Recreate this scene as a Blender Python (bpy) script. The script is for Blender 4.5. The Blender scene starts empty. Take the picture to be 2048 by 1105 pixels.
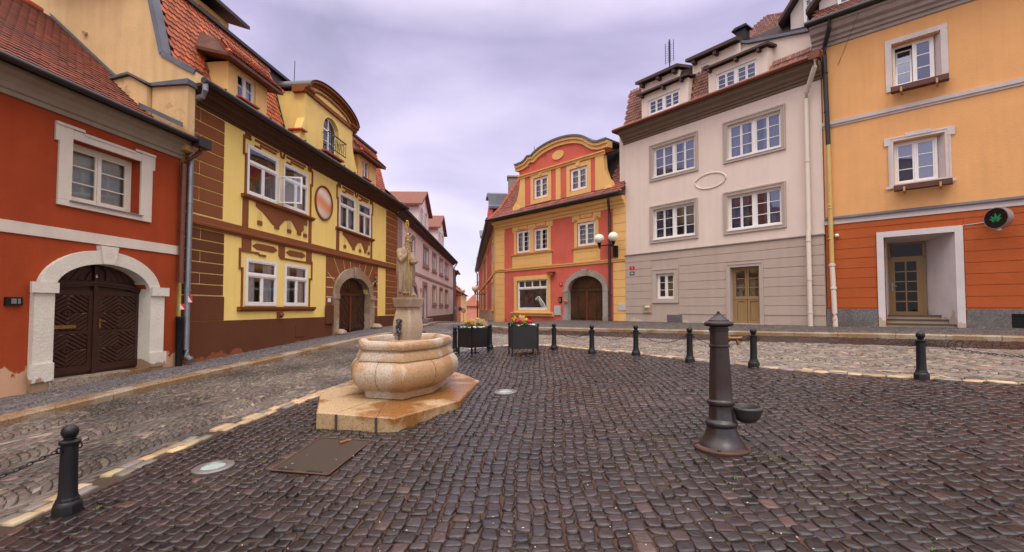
import bpy, bmesh, math, random
import numpy as np
from mathutils import Matrix, Vector
random.seed(7); RNG = np.random.default_rng(11)
R = math.radians
scn = bpy.context.scene
COL = scn.collection
# ------------------------------------------------------------------ camera, world, sun, exposure
EYE = 1.65
cam_d = bpy.data.cameras.new('camera'); cam = bpy.data.objects.new('camera', cam_d); COL.objects.link(cam)
cam.location = (0, 0, EYE); cam.rotation_euler = (R(90 + 2.17), 0, 0)
cam_d.sensor_width = 36; cam_d.lens = 950 / 2048 * 36; cam_d.shift_y = 28.5 / 2048
cam_d.clip_start = .05; cam_d.clip_end = 2000
scn.camera = cam
scn.render.resolution_x = 1024; scn.render.resolution_y = 552
SUN_EL, SUN_AZ = R(58), R(172)          # azimuth: 0 = +Y, clockwise; behind the camera, a little to the right
world = bpy.data.worlds.new('World'); scn.world = world; world.use_nodes = True
wn = world.node_tree; wn.nodes.clear()
def N(nt, t, **k):
    n = nt.nodes.new(t)
    for a, b in k.items(): setattr(n, a, b)
    return n
out = N(wn, 'ShaderNodeOutputWorld'); bg = N(wn, 'ShaderNodeBackground'); bg2 = N(wn, 'ShaderNodeBackground'); add = N(wn, 'ShaderNodeAddShader')
sky = N(wn, 'ShaderNodeTexSky', sky_type='NISHITA', sun_disc=False, sun_elevation=SUN_EL, sun_rotation=SUN_AZ)
wn.links.new(sky.outputs[0], bg.inputs[0]); bg.inputs[1].default_value = .05
tc = N(wn, 'ShaderNodeTexCoord'); sep = N(wn, 'ShaderNodeSeparateXYZ'); wn.links.new(tc.outputs['Generated'], sep.inputs[0])
mp = N(wn, 'ShaderNodeMapping'); mp.inputs['Scale'].default_value = (1.0, 1.0, 1.9); wn.links.new(tc.outputs['Generated'], mp.inputs[0])
nz = N(wn, 'ShaderNodeTexNoise'); nz.inputs['Scale'].default_value = 2.1; nz.inputs['Detail'].default_value = 5; nz.inputs['Roughness'].default_value = .5; nz.inputs['Distortion'].default_value = .35
wn.links.new(mp.outputs[0], nz.inputs[0])
cr = N(wn, 'ShaderNodeValToRGB'); e = cr.color_ramp.elements
e[0].position = .32; e[0].color = (.43, .375, .53, 1); e[1].position = .68; e[1].color = (.86, .745, .95, 1)
el = cr.color_ramp.elements.new(.5); el.color = (.63, .53, .755, 1)
wn.links.new(nz.outputs[0], cr.inputs[0])
# brighter cloud towards the horizon gap and an overcast zenith boosted out of frame to light the facades
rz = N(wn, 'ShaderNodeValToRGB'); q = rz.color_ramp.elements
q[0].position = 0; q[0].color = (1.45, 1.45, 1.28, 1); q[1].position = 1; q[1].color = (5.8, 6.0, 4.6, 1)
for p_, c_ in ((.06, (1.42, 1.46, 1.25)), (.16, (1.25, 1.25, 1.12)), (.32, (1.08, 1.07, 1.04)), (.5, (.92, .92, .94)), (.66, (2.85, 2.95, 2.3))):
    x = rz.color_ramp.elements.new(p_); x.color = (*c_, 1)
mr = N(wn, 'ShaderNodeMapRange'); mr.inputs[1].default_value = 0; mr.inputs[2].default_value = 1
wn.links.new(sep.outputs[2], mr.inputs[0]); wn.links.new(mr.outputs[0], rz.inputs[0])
mul = N(wn, 'ShaderNodeVectorMath', operation='MULTIPLY'); wn.links.new(cr.outputs[0], mul.inputs[0]); wn.links.new(rz.outputs[0], mul.inputs[1])
# the unseen half of the sky behind the camera is brightened as extra facade light
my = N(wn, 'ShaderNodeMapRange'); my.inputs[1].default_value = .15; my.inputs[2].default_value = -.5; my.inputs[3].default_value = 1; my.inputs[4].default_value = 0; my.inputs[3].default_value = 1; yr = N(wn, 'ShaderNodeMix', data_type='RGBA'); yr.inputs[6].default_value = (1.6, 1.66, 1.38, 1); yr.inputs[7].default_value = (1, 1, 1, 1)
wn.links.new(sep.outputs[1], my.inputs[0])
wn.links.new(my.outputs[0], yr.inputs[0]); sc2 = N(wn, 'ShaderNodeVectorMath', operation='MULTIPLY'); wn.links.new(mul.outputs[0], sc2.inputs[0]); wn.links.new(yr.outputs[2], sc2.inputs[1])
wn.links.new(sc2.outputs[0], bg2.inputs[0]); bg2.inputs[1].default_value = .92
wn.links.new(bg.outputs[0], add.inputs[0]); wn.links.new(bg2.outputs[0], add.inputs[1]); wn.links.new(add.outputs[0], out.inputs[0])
sun_d = bpy.data.lights.new('sun', 'SUN'); sun_d.energy = .7; sun_d.angle = R(24); sun_d.color = (1, .965, .92)
sun = bpy.data.objects.new('sun', sun_d); COL.objects.link(sun)
sd = Vector((math.sin(SUN_AZ) * math.cos(SUN_EL), math.cos(SUN_AZ) * math.cos(SUN_EL), math.sin(SUN_EL)))
sun.rotation_euler = sd.to_track_quat('Z', 'Y').to_euler()
scn.view_settings.view_transform = 'Standard'; scn.view_settings.look = 'None'; scn.view_settings.gamma = 1
scn.view_settings.exposure = -0.06
# ------------------------------------------------------------------ mesh builder
class MB:
    def __init__(s): s.v = []; s.f = []; s.m = []; s.sm = []
    def add(s, vs, fs, m=0, smooth=False):
        b = len(s.v); s.v += [tuple(map(float, p)) for p in vs]
        for f in fs: s.f.append([b + i for i in f]); s.m.append(m); s.sm.append(smooth)
        return s
    def box(s, x0, x1, y0, y1, z0, z1, m=0):
        return s.add([(x, y, z) for z in (z0, z1) for y in (y0, y1) for x in (x0, x1)],
                     [(0, 2, 3, 1), (4, 5, 7, 6), (0, 1, 5, 4), (2, 6, 7, 3), (0, 4, 6, 2), (1, 3, 7, 5)], m)
    def prism(s, poly, y0, y1, m=0, axis='y', smooth=False):
        n = len(poly)
        def P(a, b, c):
            return (a, c, b) if axis == 'y' else ((c, a, b) if axis == 'x' else (a, b, c))
        vs = [P(a, b, y0) for a, b in poly] + [P(a, b, y1) for a, b in poly]
        s.add(vs, [list(range(n)), list(range(2 * n - 1, n - 1, -1))], m)
        b = len(s.v) - 2 * n
        for i in range(n):
            j = (i + 1) % n; s.f.append([b + i, b + j, b + n + j, b + n + i]); s.m.append(m); s.sm.append(smooth)
        return s
    def frame(s, x0, x1, z0, z1, w, y0, y1, m=0, wb=None):
        wb = w if wb is None else wb
        s.box(x0, x1, y0, y1, z1 - w, z1, m); s.box(x0, x1, y0, y1, z0, z0 + wb, m)
        s.box(x0, x0 + w, y0, y1, z0 + wb, z1 - w, m); s.box(x1 - w, x1, y0, y1, z0 + wb, z1 - w, m); return s
    def loft(s, rings, m=0, smooth=True, cap=True, closed=True):
        n = len(rings[0]); b = len(s.v)
        for r in rings: s.v += [tuple(map(float, p)) for p in r]
        for k in range(len(rings) - 1):
            for i in range(n if closed else n - 1):
                j = (i + 1) % n
                s.f.append([b + k * n + i, b + k * n + j, b + (k + 1) * n + j, b + (k + 1) * n + i]); s.m.append(m); s.sm.append(smooth)
        if cap:
            s.f.append([b + i for i in range(n)]); s.m.append(m); s.sm.append(False)
            s.f.append([b + (len(rings) - 1) * n + i for i in range(n)]); s.m.append(m); s.sm.append(False)
        return s
    def lathe(s, prof, cx=0, cy=0, n=20, m=0, cz=0, smooth=True, cap=True, sx=1, sy=1):
        return s.loft([[(cx + r * sx * math.cos(2 * math.pi * i / n), cy + r * sy * math.sin(2 * math.pi * i / n), cz + z) for i in range(n)] for r, z in prof], m, smooth, cap)
    def tube(s, pts, r, n=8, m=0, closed=False):
        P = [Vector(p) for p in pts]; rings = []
        rr = r if isinstance(r, (list, tuple)) else [r] * len(P)
        for i, p in enumerate(P):
            if closed: t = P[(i + 1) % len(P)] - P[i - 1]
            else: t = P[min(i + 1, len(P) - 1)] - P[max(i - 1, 0)]
            t.normalize(); a = Vector((0, 0, 1)) if abs(t.z) < .9 else Vector((1, 0, 0))
            u = t.cross(a).normalized(); w = t.cross(u)
            rings.append([tuple(p + (u * math.cos(2 * math.pi * k / n) + w * math.sin(2 * math.pi * k / n)) * rr[i]) for k in range(n)])
        if closed: rings.append(rings[0])
        return s.loft(rings, m, True, not closed)
    def sphere(s, c, r, n=16, m=0, sx=1, sy=1, sz=1):
        k = n // 2
        return s.loft([[(c[0] + r * sx * math.sin(math.pi * j / k) * math.cos(2 * math.pi * i / n), c[1] + r * sy * math.sin(math.pi * j / k) * math.sin(2 * math.pi * i / n), c[2] + r * sz * math.cos(math.pi * j / k)) for i in range(n)] for j in ([.02] + list(range(1, k)) + [k - .02])], m, True, True)
    def extr(s, prof, u0, u1, m=0):       # profile (y, z) run along x
        return s.prism(prof, u0, u1, m, axis='x')
    def xf(s, M_):
        s.v = [tuple(M_ @ Vector(p)) for p in s.v]; return s
WM = {}                                    # world matrices of everything built
SPLIT = {'quoin_panel': .2, 'window_surround': .35, 'plinth': .2, 'corner_strip': .2, 'window_sill': .2, 'frieze_panel': .2, 'apron_relief': .6, 'drafted_courses': .12, 'string_band': .3, 'dormer': .3, 'metal_covering': .3, 'pilaster': .2, 'joint_lines': .01, 'bowl_joints': .01, 'apron_flutes': .2}
def build(name, mb, mats, parent=None, frame=None, bevel=0, **kw):
    g = SPLIT.get(name)
    if not g or not mb.f: return build1(name, mb, mats, parent, frame, bevel, **kw)
    par = list(range(len(mb.v)))
    def find(i):
        while par[i] != i: par[i] = par[par[i]]; i = par[i]
        return i
    for f in mb.f:
        for j in f[1:]: par[find(j)] = find(f[0])
    comp = {}
    for f, m, sm in zip(mb.f, mb.m, mb.sm): comp.setdefault(find(f[0]), []).append((f, m, sm))
    C_ = []
    for k, fl in comp.items():
        P = np.array([mb.v[i] for f, _, _ in fl for i in f]); C_.append([P.min(0) - g / 2, P.max(0) + g / 2, fl])
    merged = True
    while merged:
        merged = False
        for i in range(len(C_)):
            for j in range(i + 1, len(C_)):
                if (C_[i][0] <= C_[j][1]).all() and (C_[j][0] <= C_[i][1]).all():
                    C_[i] = [np.minimum(C_[i][0], C_[j][0]), np.maximum(C_[i][1], C_[j][1]), C_[i][2] + C_[j][2]]; del C_[j]; merged = True; break
            if merged: break
    first = None
    for lo, hi, fl in C_:
        m2 = MB(); mp_ = {}
        for f, m, sm in fl:
            for i in f:
                if i not in mp_: mp_[i] = len(m2.v); m2.v.append(mb.v[i])
            m2.f.append([mp_[i] for i in f]); m2.m.append(m); m2.sm.append(sm)
        o = build1(name, m2, mats, parent, frame, bevel, **kw); first = first or o
    return first
def build1(name, mb, mats, parent=None, frame=None, bevel=0, recalc=True, smooth_angle=None, tint=None):
    if name == 'pane':                      # a pane is one sheet of glass facing the street
        a = np.array(mb.v); (x0, y0, z0), (x1, _, z1) = a.min(0), a.max(0); mb = MB().add([(x0, y0, z0), (x1, y0, z0), (x1, y0, z1), (x0, y0, z1)], [(0, 1, 2, 3)]); recalc = False
    me = bpy.data.meshes.new(name)
    me.from_pydata(mb.v, [], mb.f)
    me.polygons.foreach_set('material_index', mb.m); me.polygons.foreach_set('use_smooth', mb.sm)
    for x in (mats if isinstance(mats, (list, tuple)) else [mats]): me.materials.append(x)
    if recalc:
        bm = bmesh.new(); bm.from_mesh(me); bmesh.ops.recalc_face_normals(bm, faces=bm.faces); bm.to_mesh(me); bm.free()
    me.update()
    if any(mb.sm): me.set_sharp_from_angle(angle=R(38))
    o = bpy.data.objects.new(name, me); COL.objects.link(o)
    W = frame if frame is not None else (WM[parent.name] if parent else Matrix())
    WM[o.name] = W.copy()
    if parent:
        o.parent = parent; o.matrix_basis = WM[parent.name].inverted() @ W
    else: o.matrix_basis = W
    if bevel:
        b = o.modifiers.new('bevel', 'BEVEL'); b.width = bevel; b.segments = 2; b.limit_method = 'ANGLE'; b.angle_limit = R(35)
    return o
def tag(o, label=None, cat=None, group=None, kind=None):
    if label: o['label'] = label
    if cat: o['category'] = cat
    if group: o['group'] = group
    if kind: o['kind'] = kind
    return o
def empty(name, W, label, cat, group=None):
    o = bpy.data.objects.new(name, None); COL.objects.link(o); o.empty_display_size = .3
    WM[o.name] = W.copy(); o.matrix_basis = W; return tag(o, label, cat, group)
def kids(o): return [c for c in bpy.data.objects if c.parent == o]
def copy_tree(o, W, label=None, group=None, parent=None):
    c = o.copy(); COL.objects.link(c)
    if parent: c.parent = parent
    else: c.matrix_basis = W; WM[c.name] = W.copy()
    if label: c['label'] = label
    if group: c['group'] = group
    for k in kids(o): copy_tree(k, None, parent=c)
    return c
def T(x, y, z=0, rz=0): return Matrix.Translation((x, y, z)) @ Matrix.Rotation(rz, 4, 'Z')
# ------------------------------------------------------------------ materials
MATS = {}
def mat(name, col, rough=.8, bump=0, bscale=30, var=.0, vscale=1.5, col2=None, metal=0, spec=.5, coat=0, attr=False, stain=None, streak=0, detail=6, bdist=.01, attr_amt=1.0, rvar=0):
    if name in MATS: return MATS[name]
    m = bpy.data.materials.new(name); m.use_nodes = True; nt = m.node_tree; L = nt.links.new
    b = nt.nodes['Principled BSDF']; b.inputs['Roughness'].default_value = rough; b.inputs['Metallic'].default_value = metal
    b.inputs['Specular IOR Level'].default_value = spec; b.inputs['Coat Weight'].default_value = coat; b.inputs['Coat Roughness'].default_value = .12
    tcn = N(nt, 'ShaderNodeTexCoord'); c4 = (*col, 1); cur = None
    if var or col2:
        n = N(nt, 'ShaderNodeTexNoise'); n.inputs['Scale'].default_value = vscale; n.inputs['Detail'].default_value = detail; n.inputs['Roughness'].default_value = .6; L(tcn.outputs['Object'], n.inputs[0])
        mx = N(nt, 'ShaderNodeMix', data_type='RGBA'); rm = N(nt, 'ShaderNodeMapRange'); rm.inputs[1].default_value = .3; rm.inputs[2].default_value = .7; L(n.outputs[0], rm.inputs[0]); L(rm.outputs[0], mx.inputs[0])
        a = c4; c = (*(col2 if col2 else tuple(x * (1 - var) for x in col)), 1)
        mx.inputs[6].default_value = a; mx.inputs[7].default_value = c; cur = mx.outputs[2]
    if streak:
        mpn = N(nt, 'ShaderNodeMapping'); mpn.inputs['Scale'].default_value = (4.0, 4.0, .30); L(tcn.outputs['Object'], mpn.inputs[0])
        n = N(nt, 'ShaderNodeTexNoise'); n.inputs['Scale'].default_value = 1.3; n.inputs['Detail'].default_value = 8; L(mpn.outputs[0], n.inputs[0])
        rm = N(nt, 'ShaderNodeMapRange'); rm.inputs[1].default_value = .45; rm.inputs[2].default_value = .8; rm.inputs[3].default_value = 0; rm.inputs[4].default_value = streak; L(n.outputs[0], rm.inputs[0])
        mx = N(nt, 'ShaderNodeMix', data_type='RGBA'); L(rm.outputs[0], mx.inputs[0])
        if cur: L(cur, mx.inputs[6])
        else: mx.inputs[6].default_value = c4
        mx.inputs[7].default_value = (*tuple(x * .45 for x in col), 1); cur = mx.outputs[2]
    if stain:                               # stain = (colour, z_low, z_high, threshold): peeled plaster near the ground
        sp = N(nt, 'ShaderNodeSeparateXYZ'); L(tcn.outputs['Object'], sp.inputs[0])
        g = N(nt, 'ShaderNodeMapRange'); g.inputs[1].default_value = stain[1]; g.inputs[2].default_value = stain[2]; g.inputs[3].default_value = .34; g.inputs[4].default_value = -.3; L(sp.outputs[2], g.inputs[0])
        n = N(nt, 'ShaderNodeTexNoise'); n.inputs['Scale'].default_value = stain[4] if len(stain) > 4 else 1.6; n.inputs['Detail'].default_value = 9; n.inputs['Roughness'].default_value = .62; L(tcn.outputs['Object'], n.inputs[0])
        ad = N(nt, 'ShaderNodeMath', operation='ADD'); L(n.outputs[0], ad.inputs[0]); L(g.outputs[0], ad.inputs[1])
        rm = N(nt, 'ShaderNodeMapRange'); rm.inputs[1].default_value = stain[3]; rm.inputs[2].default_value = stain[3] + .025; L(ad.outputs[0], rm.inputs[0])
        mx = N(nt, 'ShaderNodeMix', data_type='RGBA'); L(rm.outputs[0], mx.inputs[0])
        if cur: L(cur, mx.inputs[6])
        else: mx.inputs[6].default_value = c4
        mx.inputs[7].default_value = (*stain[0], 1); cur = mx.outputs[2]
    if attr:
        at = N(nt, 'ShaderNodeAttribute', attribute_name='tint'); mm = N(nt, 'ShaderNodeMix', data_type='RGBA', blend_type='MULTIPLY'); mm.inputs[0].default_value = attr_amt
        if cur: L(cur, mm.inputs[6])
        else: mm.inputs[6].default_value = c4
        L(at.outputs['Color'], mm.inputs[7]); cur = mm.outputs[2]
    if cur: L(cur, b.inputs['Base Color'])
    else: b.inputs['Base Color'].default_value = c4
    if rvar:
        n = N(nt, 'ShaderNodeTexNoise'); n.inputs['Scale'].default_value = 2.2; n.inputs['Detail'].default_value = 5; L(tcn.outputs['Object'], n.inputs[0])
        rm = N(nt, 'ShaderNodeMapRange'); rm.inputs[1].default_value = .35; rm.inputs[2].default_value = .65; rm.inputs[3].default_value = rough - rvar; rm.inputs[4].default_value = rough + rvar; L(n.outputs[0], rm.inputs[0]); L(rm.outputs[0], b.inputs['Roughness'])
    if bump:
        n = N(nt, 'ShaderNodeTexNoise'); n.inputs['Scale'].default_value = bscale; n.inputs['Detail'].default_value = 6; n.inputs['Roughness'].default_value = .65; L(tcn.outputs['Object'], n.inputs[0])
        bp = N(nt, 'ShaderNodeBump'); bp.inputs['Strength'].default_value = bump; bp.inputs['Distance'].default_value = bdist; L(n.outputs[0], bp.inputs['Height']); L(bp.outputs[0], b.inputs['Normal'])
    MATS[name] = m; return m
def granite(name, a, b_, c_, scale=90, rough=.55, wet=None, joints=None):
    m = bpy.data.materials.new(name); m.use_nodes = True; nt = m.node_tree; L = nt.links.new
    p = nt.nodes['Principled BSDF']; tcn = N(nt, 'ShaderNodeTexCoord')
    v = N(nt, 'ShaderNodeTexVoronoi'); v.inputs['Scale'].default_value = scale; L(tcn.outputs['Object'], v.inputs[0])
    sx = N(nt, 'ShaderNodeSeparateXYZ'); L(v.outputs['Color'], sx.inputs[0])
    r = N(nt, 'ShaderNodeValToRGB'); r.color_ramp.elements[0].color = (*c_, 1); r.color_ramp.elements[1].color = (*a, 1); r.color_ramp.elements[0].position = .12; r.color_ramp.elements[1].position = .85
    x = r.color_ramp.elements.new(.35); x.color = (*b_, 1); L(sx.outputs[0], r.inputs[0])
    n = N(nt, 'ShaderNodeTexNoise'); n.inputs['Scale'].default_value = 1.1; n.inputs['Detail'].default_value = 5; L(tcn.outputs['Object'], n.inputs[0])
    rm = N(nt, 'ShaderNodeMapRange'); rm.inputs[1].default_value = .46; rm.inputs[2].default_value = .54; L(n.outputs[0], rm.inputs[0])
    mx = N(nt, 'ShaderNodeMix', data_type='RGBA', blend_type='MULTIPLY'); L(rm.outputs[0], mx.inputs[0]); L(r.outputs[0], mx.inputs[6]); mx.inputs[7].default_value = (*(wet or (.72, .5, .32)), 1)
    L(mx.outputs[2], p.inputs['Base Color'])
    r2 = N(nt, 'ShaderNodeMapRange'); r2.inputs[3].default_value = rough; r2.inputs[4].default_value = rough * .5; L(rm.outputs[0], r2.inputs[0]); L(r2.outputs[0], p.inputs['Roughness'])
    bp = N(nt, 'ShaderNodeBump'); bp.inputs['Strength'].default_value = .25; bp.inputs['Distance'].default_value = .004; L(v.outputs['Distance'], bp.inputs['Height']); L(bp.outputs[0], p.inputs['Normal'])
    MATS[name] = m; return m
def plaster(name, col, **k):
    k.setdefault('var', .2); k.setdefault('vscale', 1.1); k.setdefault('detail', 12); k.setdefault('bump', .55); k.setdefault('bscale', 16); k.setdefault('bdist', .012); k.setdefault('rough', .88); k.setdefault('spec', .25); k.setdefault('streak', .14)
    return mat(name, col, **k)
def glass(name, tint=(.92, .93, .96), base=.05, gcol=(.8, .84, .92)):
    m = bpy.data.materials.new(name); m.use_nodes = True; nt = m.node_tree; nt.nodes.clear(); L = nt.links.new
    o = N(nt, 'ShaderNodeOutputMaterial'); mx = N(nt, 'ShaderNodeMixShader'); t = N(nt, 'ShaderNodeBsdfTransparent'); g = N(nt, 'ShaderNodeBsdfGlossy')
    t.inputs[0].default_value = (*tint, 1); g.inputs['Roughness'].default_value = .02; g.inputs[0].default_value = (.9, .93, 1, 1)
    f = N(nt, 'ShaderNodeFresnel'); f.inputs[0].default_value = 1.5; a = N(nt, 'ShaderNodeMath', operation='MULTIPLY_ADD'); a.inputs[1].default_value = 1.6; a.inputs[2].default_value = base
    tcn = N(nt, 'ShaderNodeTexCoord'); n = N(nt, 'ShaderNodeTexNoise'); n.inputs['Scale'].default_value = 2.2; L(tcn.outputs['Object'], n.inputs[0]); bp = N(nt, 'ShaderNodeBump'); bp.inputs['Strength'].default_value = .15; bp.inputs['Distance'].default_value = .02; L(n.outputs[0], bp.inputs['Height']); L(bp.outputs[0], g.inputs['Normal'])
    g.inputs[0].default_value = (*gcol, 1); n.inputs['Scale'].default_value = .9; bp.inputs['Strength'].default_value = .04
    L(f.outputs[0], a.inputs[0]); L(a.outputs[0], mx.inputs[0]); L(t.outputs[0], mx.inputs[1]); L(g.outputs[0], mx.inputs[2]); L(mx.outputs[0], o.inputs[0])
    return m
GL = glass('window_glass'); GLG = glass('window_glass_bluish', (.60, .62, .74), .26, (.36, .38, .52))
WHITE = mat('white_paint', (.78, .76, .73), .45, var=.08, vscale=6, bump=.05)
CREAMW = mat('cream_window_paint', (.72, .66, .55), .5, var=.08, vscale=5)
CURT = mat('white_curtain', (.72, .71, .70), .9); BLIND = mat('pale_blind', (.50, .50, .42), .8, var=.1, vscale=3)
DARKC = mat('brown_curtain', (.30, .23, .15), .9, var=.3, vscale=5)
IRON = mat('black_iron', (.009, .008, .010), .46, bump=.35, bscale=25, var=.3, vscale=8, spec=.35, bdist=.004)
GUT = mat('dark_gutter_metal', (.030, .024, .024), .45, metal=.2, var=.3, vscale=4)
ZINC = mat('zinc_metal', (.30, .32, .35), .42, metal=.6, var=.3, vscale=2.5, bump=.1, bscale=8)
SLATEM = mat('grey_sheet_metal', (.13, .14, .17), .5, metal=.3, var=.35, vscale=2)
ROOFDARK = mat('roof_underlay', (.03, .018, .014), .95)
BROWNTRIM = plaster('brown_cornice_paint', (.085, .036, .02), rough=.7, streak=.3)
TILE_O = mat('orange_clay_tile', (.43, .115, .045), .75, attr=True, bump=.3, bscale=20, var=.25, vscale=.9)
TILE_R = mat('weathered_red_tile', (.22, .050, .024), .8, attr=True, bump=.3, bscale=18, col2=(.11, .045, .03), vscale=.7)
TILE_B = mat('brown_clay_tile', (.20, .065, .04), .8, attr=True, bump=.3, bscale=18, col2=(.13, .06, .045), vscale=.8)
# ------------------------------------------------------------------ ground height
AN = np.array([[-3.83, 4.16, -.14], [6.48, 7.56, .56], [4.72, 9.32, .52], [3.82, 10.25, .51], [3.03, 11.66, .47], [2.06, 12.3, .5], [1.19, 13.5, .48],
 [-6.9, 8.4, 0], [-6.5, 12, .1], [-6.1, 16, .28], [-5.6, 20.5, .45], [-5, 25, .55], [-4.8, 33, .6], [-4.5, 45, .35], [-4.5, 58, -.05], [-2.5, 58, -.05],
 [0, 29, .7], [-1.5, 36, .6], [4, 20.8, .78], [8, 15.4, .8], [12, 11, .85], [15, 8, .9], [-2.6, 45, .3], [0, 1, -.05], [-7, 1, -.25], [6, 1, .2], [12, 3, .6], [-6, 80, -.6], [-7, 112, -1.3]])
def _phi(r): return np.where(r > 0, r * r * np.log(r + 1e-9), 0)
_n = len(AN); _D = np.hypot(AN[:, None, 0] - AN[None, :, 0], AN[:, None, 1] - AN[None, :, 1])
_P = np.c_[np.ones(_n), AN[:, :2]]
_S = np.linalg.solve(np.block([[_phi(_D) + np.eye(_n) * 25., _P], [_P.T, np.zeros((3, 3))]]), np.r_[AN[:, 2], 0, 0, 0])
def H(x, y):
    x = np.clip(np.asarray(x, float), -12, 19); y = np.clip(np.asarray(y, float), -8, 115)
    o = _S[_n] + _S[_n + 1] * x + _S[_n + 2] * y
    for i in range(_n): o = o + _S[i] * _phi(np.hypot(x - AN[i, 0], y - AN[i, 1]))
    return o
def h1(x, y): return float(H(x, y))
KL = [(-7.9, -3), (-7.75, 3), (-7.6, 7.1), (-7.47, 8.4), (-7.3, 10.4), (-6.95, 12.4), (-6.45, 15.4), (-6.0, 18.3), (-5.4, 21.1), (-5.0, 24.5), (-5.2, 30), (-5.6, 36), (-6.3, 58)]
KR = [(-3.6, 58), (-2.4, 42), (-1.75, 33), (-1.6, 27.5), (-1.3, 24.2), (-.5, 22.2), (1.67, 20.6), (4.84, 18.0), (7.1, 15.7), (9.35, 13.9), (10.97, 12.4), (12.25, 11.2), (15, 8.4), (18.5, 4.6)]
BD = [(-4.5, -3), (-4.25, 1.5), (-4.19, 3.96), (-4.1, 6.24), (-3.84, 7.35), (-3.5, 8.74), (-3.2, 9.9), (-2.85, 11.3), (-2.3, 12.9), (-1.4, 14.3), (-.5, 15.1), (.26, 15.25), (1.25, 14.6), (2.2, 13.35), (3.2, 12.05), (4.1, 10.45), (5.45, 8.5), (6.7, 7.6), (7.7, 6.9), (9.5, 5.6), (12, 3.6), (15, .5)]
def smooth_poly(P, k=3):
    P = [np.array(p, float) for p in P]
    for _ in range(k):
        Q = [P[0]]
        for a, b in zip(P[:-1], P[1:]): Q += [a * .75 + b * .25, a * .25 + b * .75]
        P = Q + [P[-1]]
    return np.array(P)
KLs, KRs, BDs = smooth_poly(KL), smooth_poly(KR), smooth_poly(BD)
def resample(P, step):
    P = np.asarray(P); d = np.r_[0, np.cumsum(np.hypot(*np.diff(P, axis=0).T))]
    s = np.arange(0, d[-1], step); return np.c_[np.interp(s, d, P[:, 0]), np.interp(s, d, P[:, 1])]
def offset(P, d):                         # to the right of the running direction
    t = np.gradient(P, axis=0); t /= np.hypot(t[:, 0], t[:, 1])[:, None]; return P + np.c_[t[:, 1], -t[:, 0]] * d
def inside(poly, x, y):
    poly = np.asarray(poly); r = np.zeros(x.shape, bool); j = len(poly) - 1
    for i in range(len(poly)):
        xi, yi = poly[i]; xj, yj = poly[j]
        c = ((yi > y) != (yj > y)); r ^= c & (x < (xj - xi) * (y - yi) / (yj - yi + 1e-12) + xi); j = i
    return r
# ------------------------------------------------------------------ paving stones, each a small modelled block
def fast_mesh(name, verts, quads, mats, mi=None, tint=None, smooth=True, ngon=4):
    me = bpy.data.meshes.new(name); nv = len(verts); nf = len(quads)
    me.vertices.add(nv); me.vertices.foreach_set('co', np.asarray(verts, np.float32).ravel())
    me.loops.add(nf * ngon); me.loops.foreach_set('vertex_index', np.asarray(quads, np.int32).ravel())
    me.polygons.add(nf); me.polygons.foreach_set('loop_start', np.arange(0, nf * ngon, ngon, dtype=np.int32)); me.polygons.foreach_set('loop_total', np.full(nf, ngon, np.int32))
    if mi is not None: me.polygons.foreach_set('material_index', np.asarray(mi, np.int32))
    me.polygons.foreach_set('use_smooth', np.full(nf, smooth))
    for x in (mats if isinstance(mats, (list, tuple)) else [mats]): me.materials.append(x)
    me.update(calc_edges=True); me.validate()
    if tint is not None:
        a = me.color_attributes.new('tint', 'FLOAT_COLOR', 'POINT'); a.data.foreach_set('color', np.c_[tint, np.ones(nv)].astype(np.float32).ravel())
    o = bpy.data.objects.new(name, me); COL.objects.link(o); WM[o.name] = Matrix(); return o
def stones(name, C, m, lift, tints, oct_=False, crown=.008, gap=.006, jit=.005, tilt=.02, zvar=.003, depth=.03):
    """C: (n,4,2) corners of every stone; lift: height above H for a centre point"""
    n = len(C); C = C + RNG.normal(0, jit, C.shape)
    c = C.mean(1, keepdims=True)
    if oct_:
        nx = np.roll(C, -1, 1); pv = np.roll(C, 1, 1)
        k1 = RNG.uniform(.06, .20, (n, 4, 1)); k2 = RNG.uniform(.06, .20, (n, 4, 1))
        a = C + (pv - C) * k1; b = C + (nx - C) * k2; C = np.stack([a, b], 2).reshape(n, 8, 2)
    k = C.shape[1]
    L = np.hypot(*(C - c).transpose(2, 0, 1))[..., None]
    U = (C - c) / L
    rings = [C - U * (gap * .3), C - U * gap, C - U * (gap + .0050), C - U * (gap + .0050 + L * .30)]
    zr = [-depth, -.007, 0, crown]
    base = H(c[:, 0, 0], c[:, 0, 1]) + lift(c[:, 0, 0], c[:, 0, 1]) + RNG.normal(0, zvar, n)
    gx = (H(c[:, 0, 0] + .1, c[:, 0, 1]) - H(c[:, 0, 0] - .1, c[:, 0, 1])) / .2 + RNG.normal(0, tilt, n)
    gy = (H(c[:, 0, 0], c[:, 0, 1] + .1) - H(c[:, 0, 0], c[:, 0, 1] - .1)) / .2 + RNG.normal(0, tilt, n)
    V = []
    for r, z in zip(rings, zr):
        zz = base[:, None] + gx[:, None] * (r[..., 0] - c[..., 0]) + gy[:, None] * (r[..., 1] - c[..., 1]) + z
        if z == crown: zz = zz + RNG.normal(0, .0015, zz.shape)
        V.append(np.concatenate([r, zz[..., None]], 2))
    V = np.concatenate(V, 1)             # (n, 4k, 3)
    F = []
    for q in range(3):
        for i in range(k):
            j = (i + 1) % k; F.append([q * k + i, q * k + j, (q + 1) * k + j, (q + 1) * k + i])
    if k == 4: F.append([12, 13, 14, 15])
    else: F += [[24, 25, 26, 31], [26, 27, 30, 31], [27, 28, 29, 30]]
    F = np.array(F); Fa = (F[None] + (np.arange(n) * 4 * k)[:, None, None]).reshape(-1, 4)
    ti = np.repeat(tints, 4 * k, 0)
    return fast_mesh(name, V.reshape(-1, 3), Fa, m, tint=ti)
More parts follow.
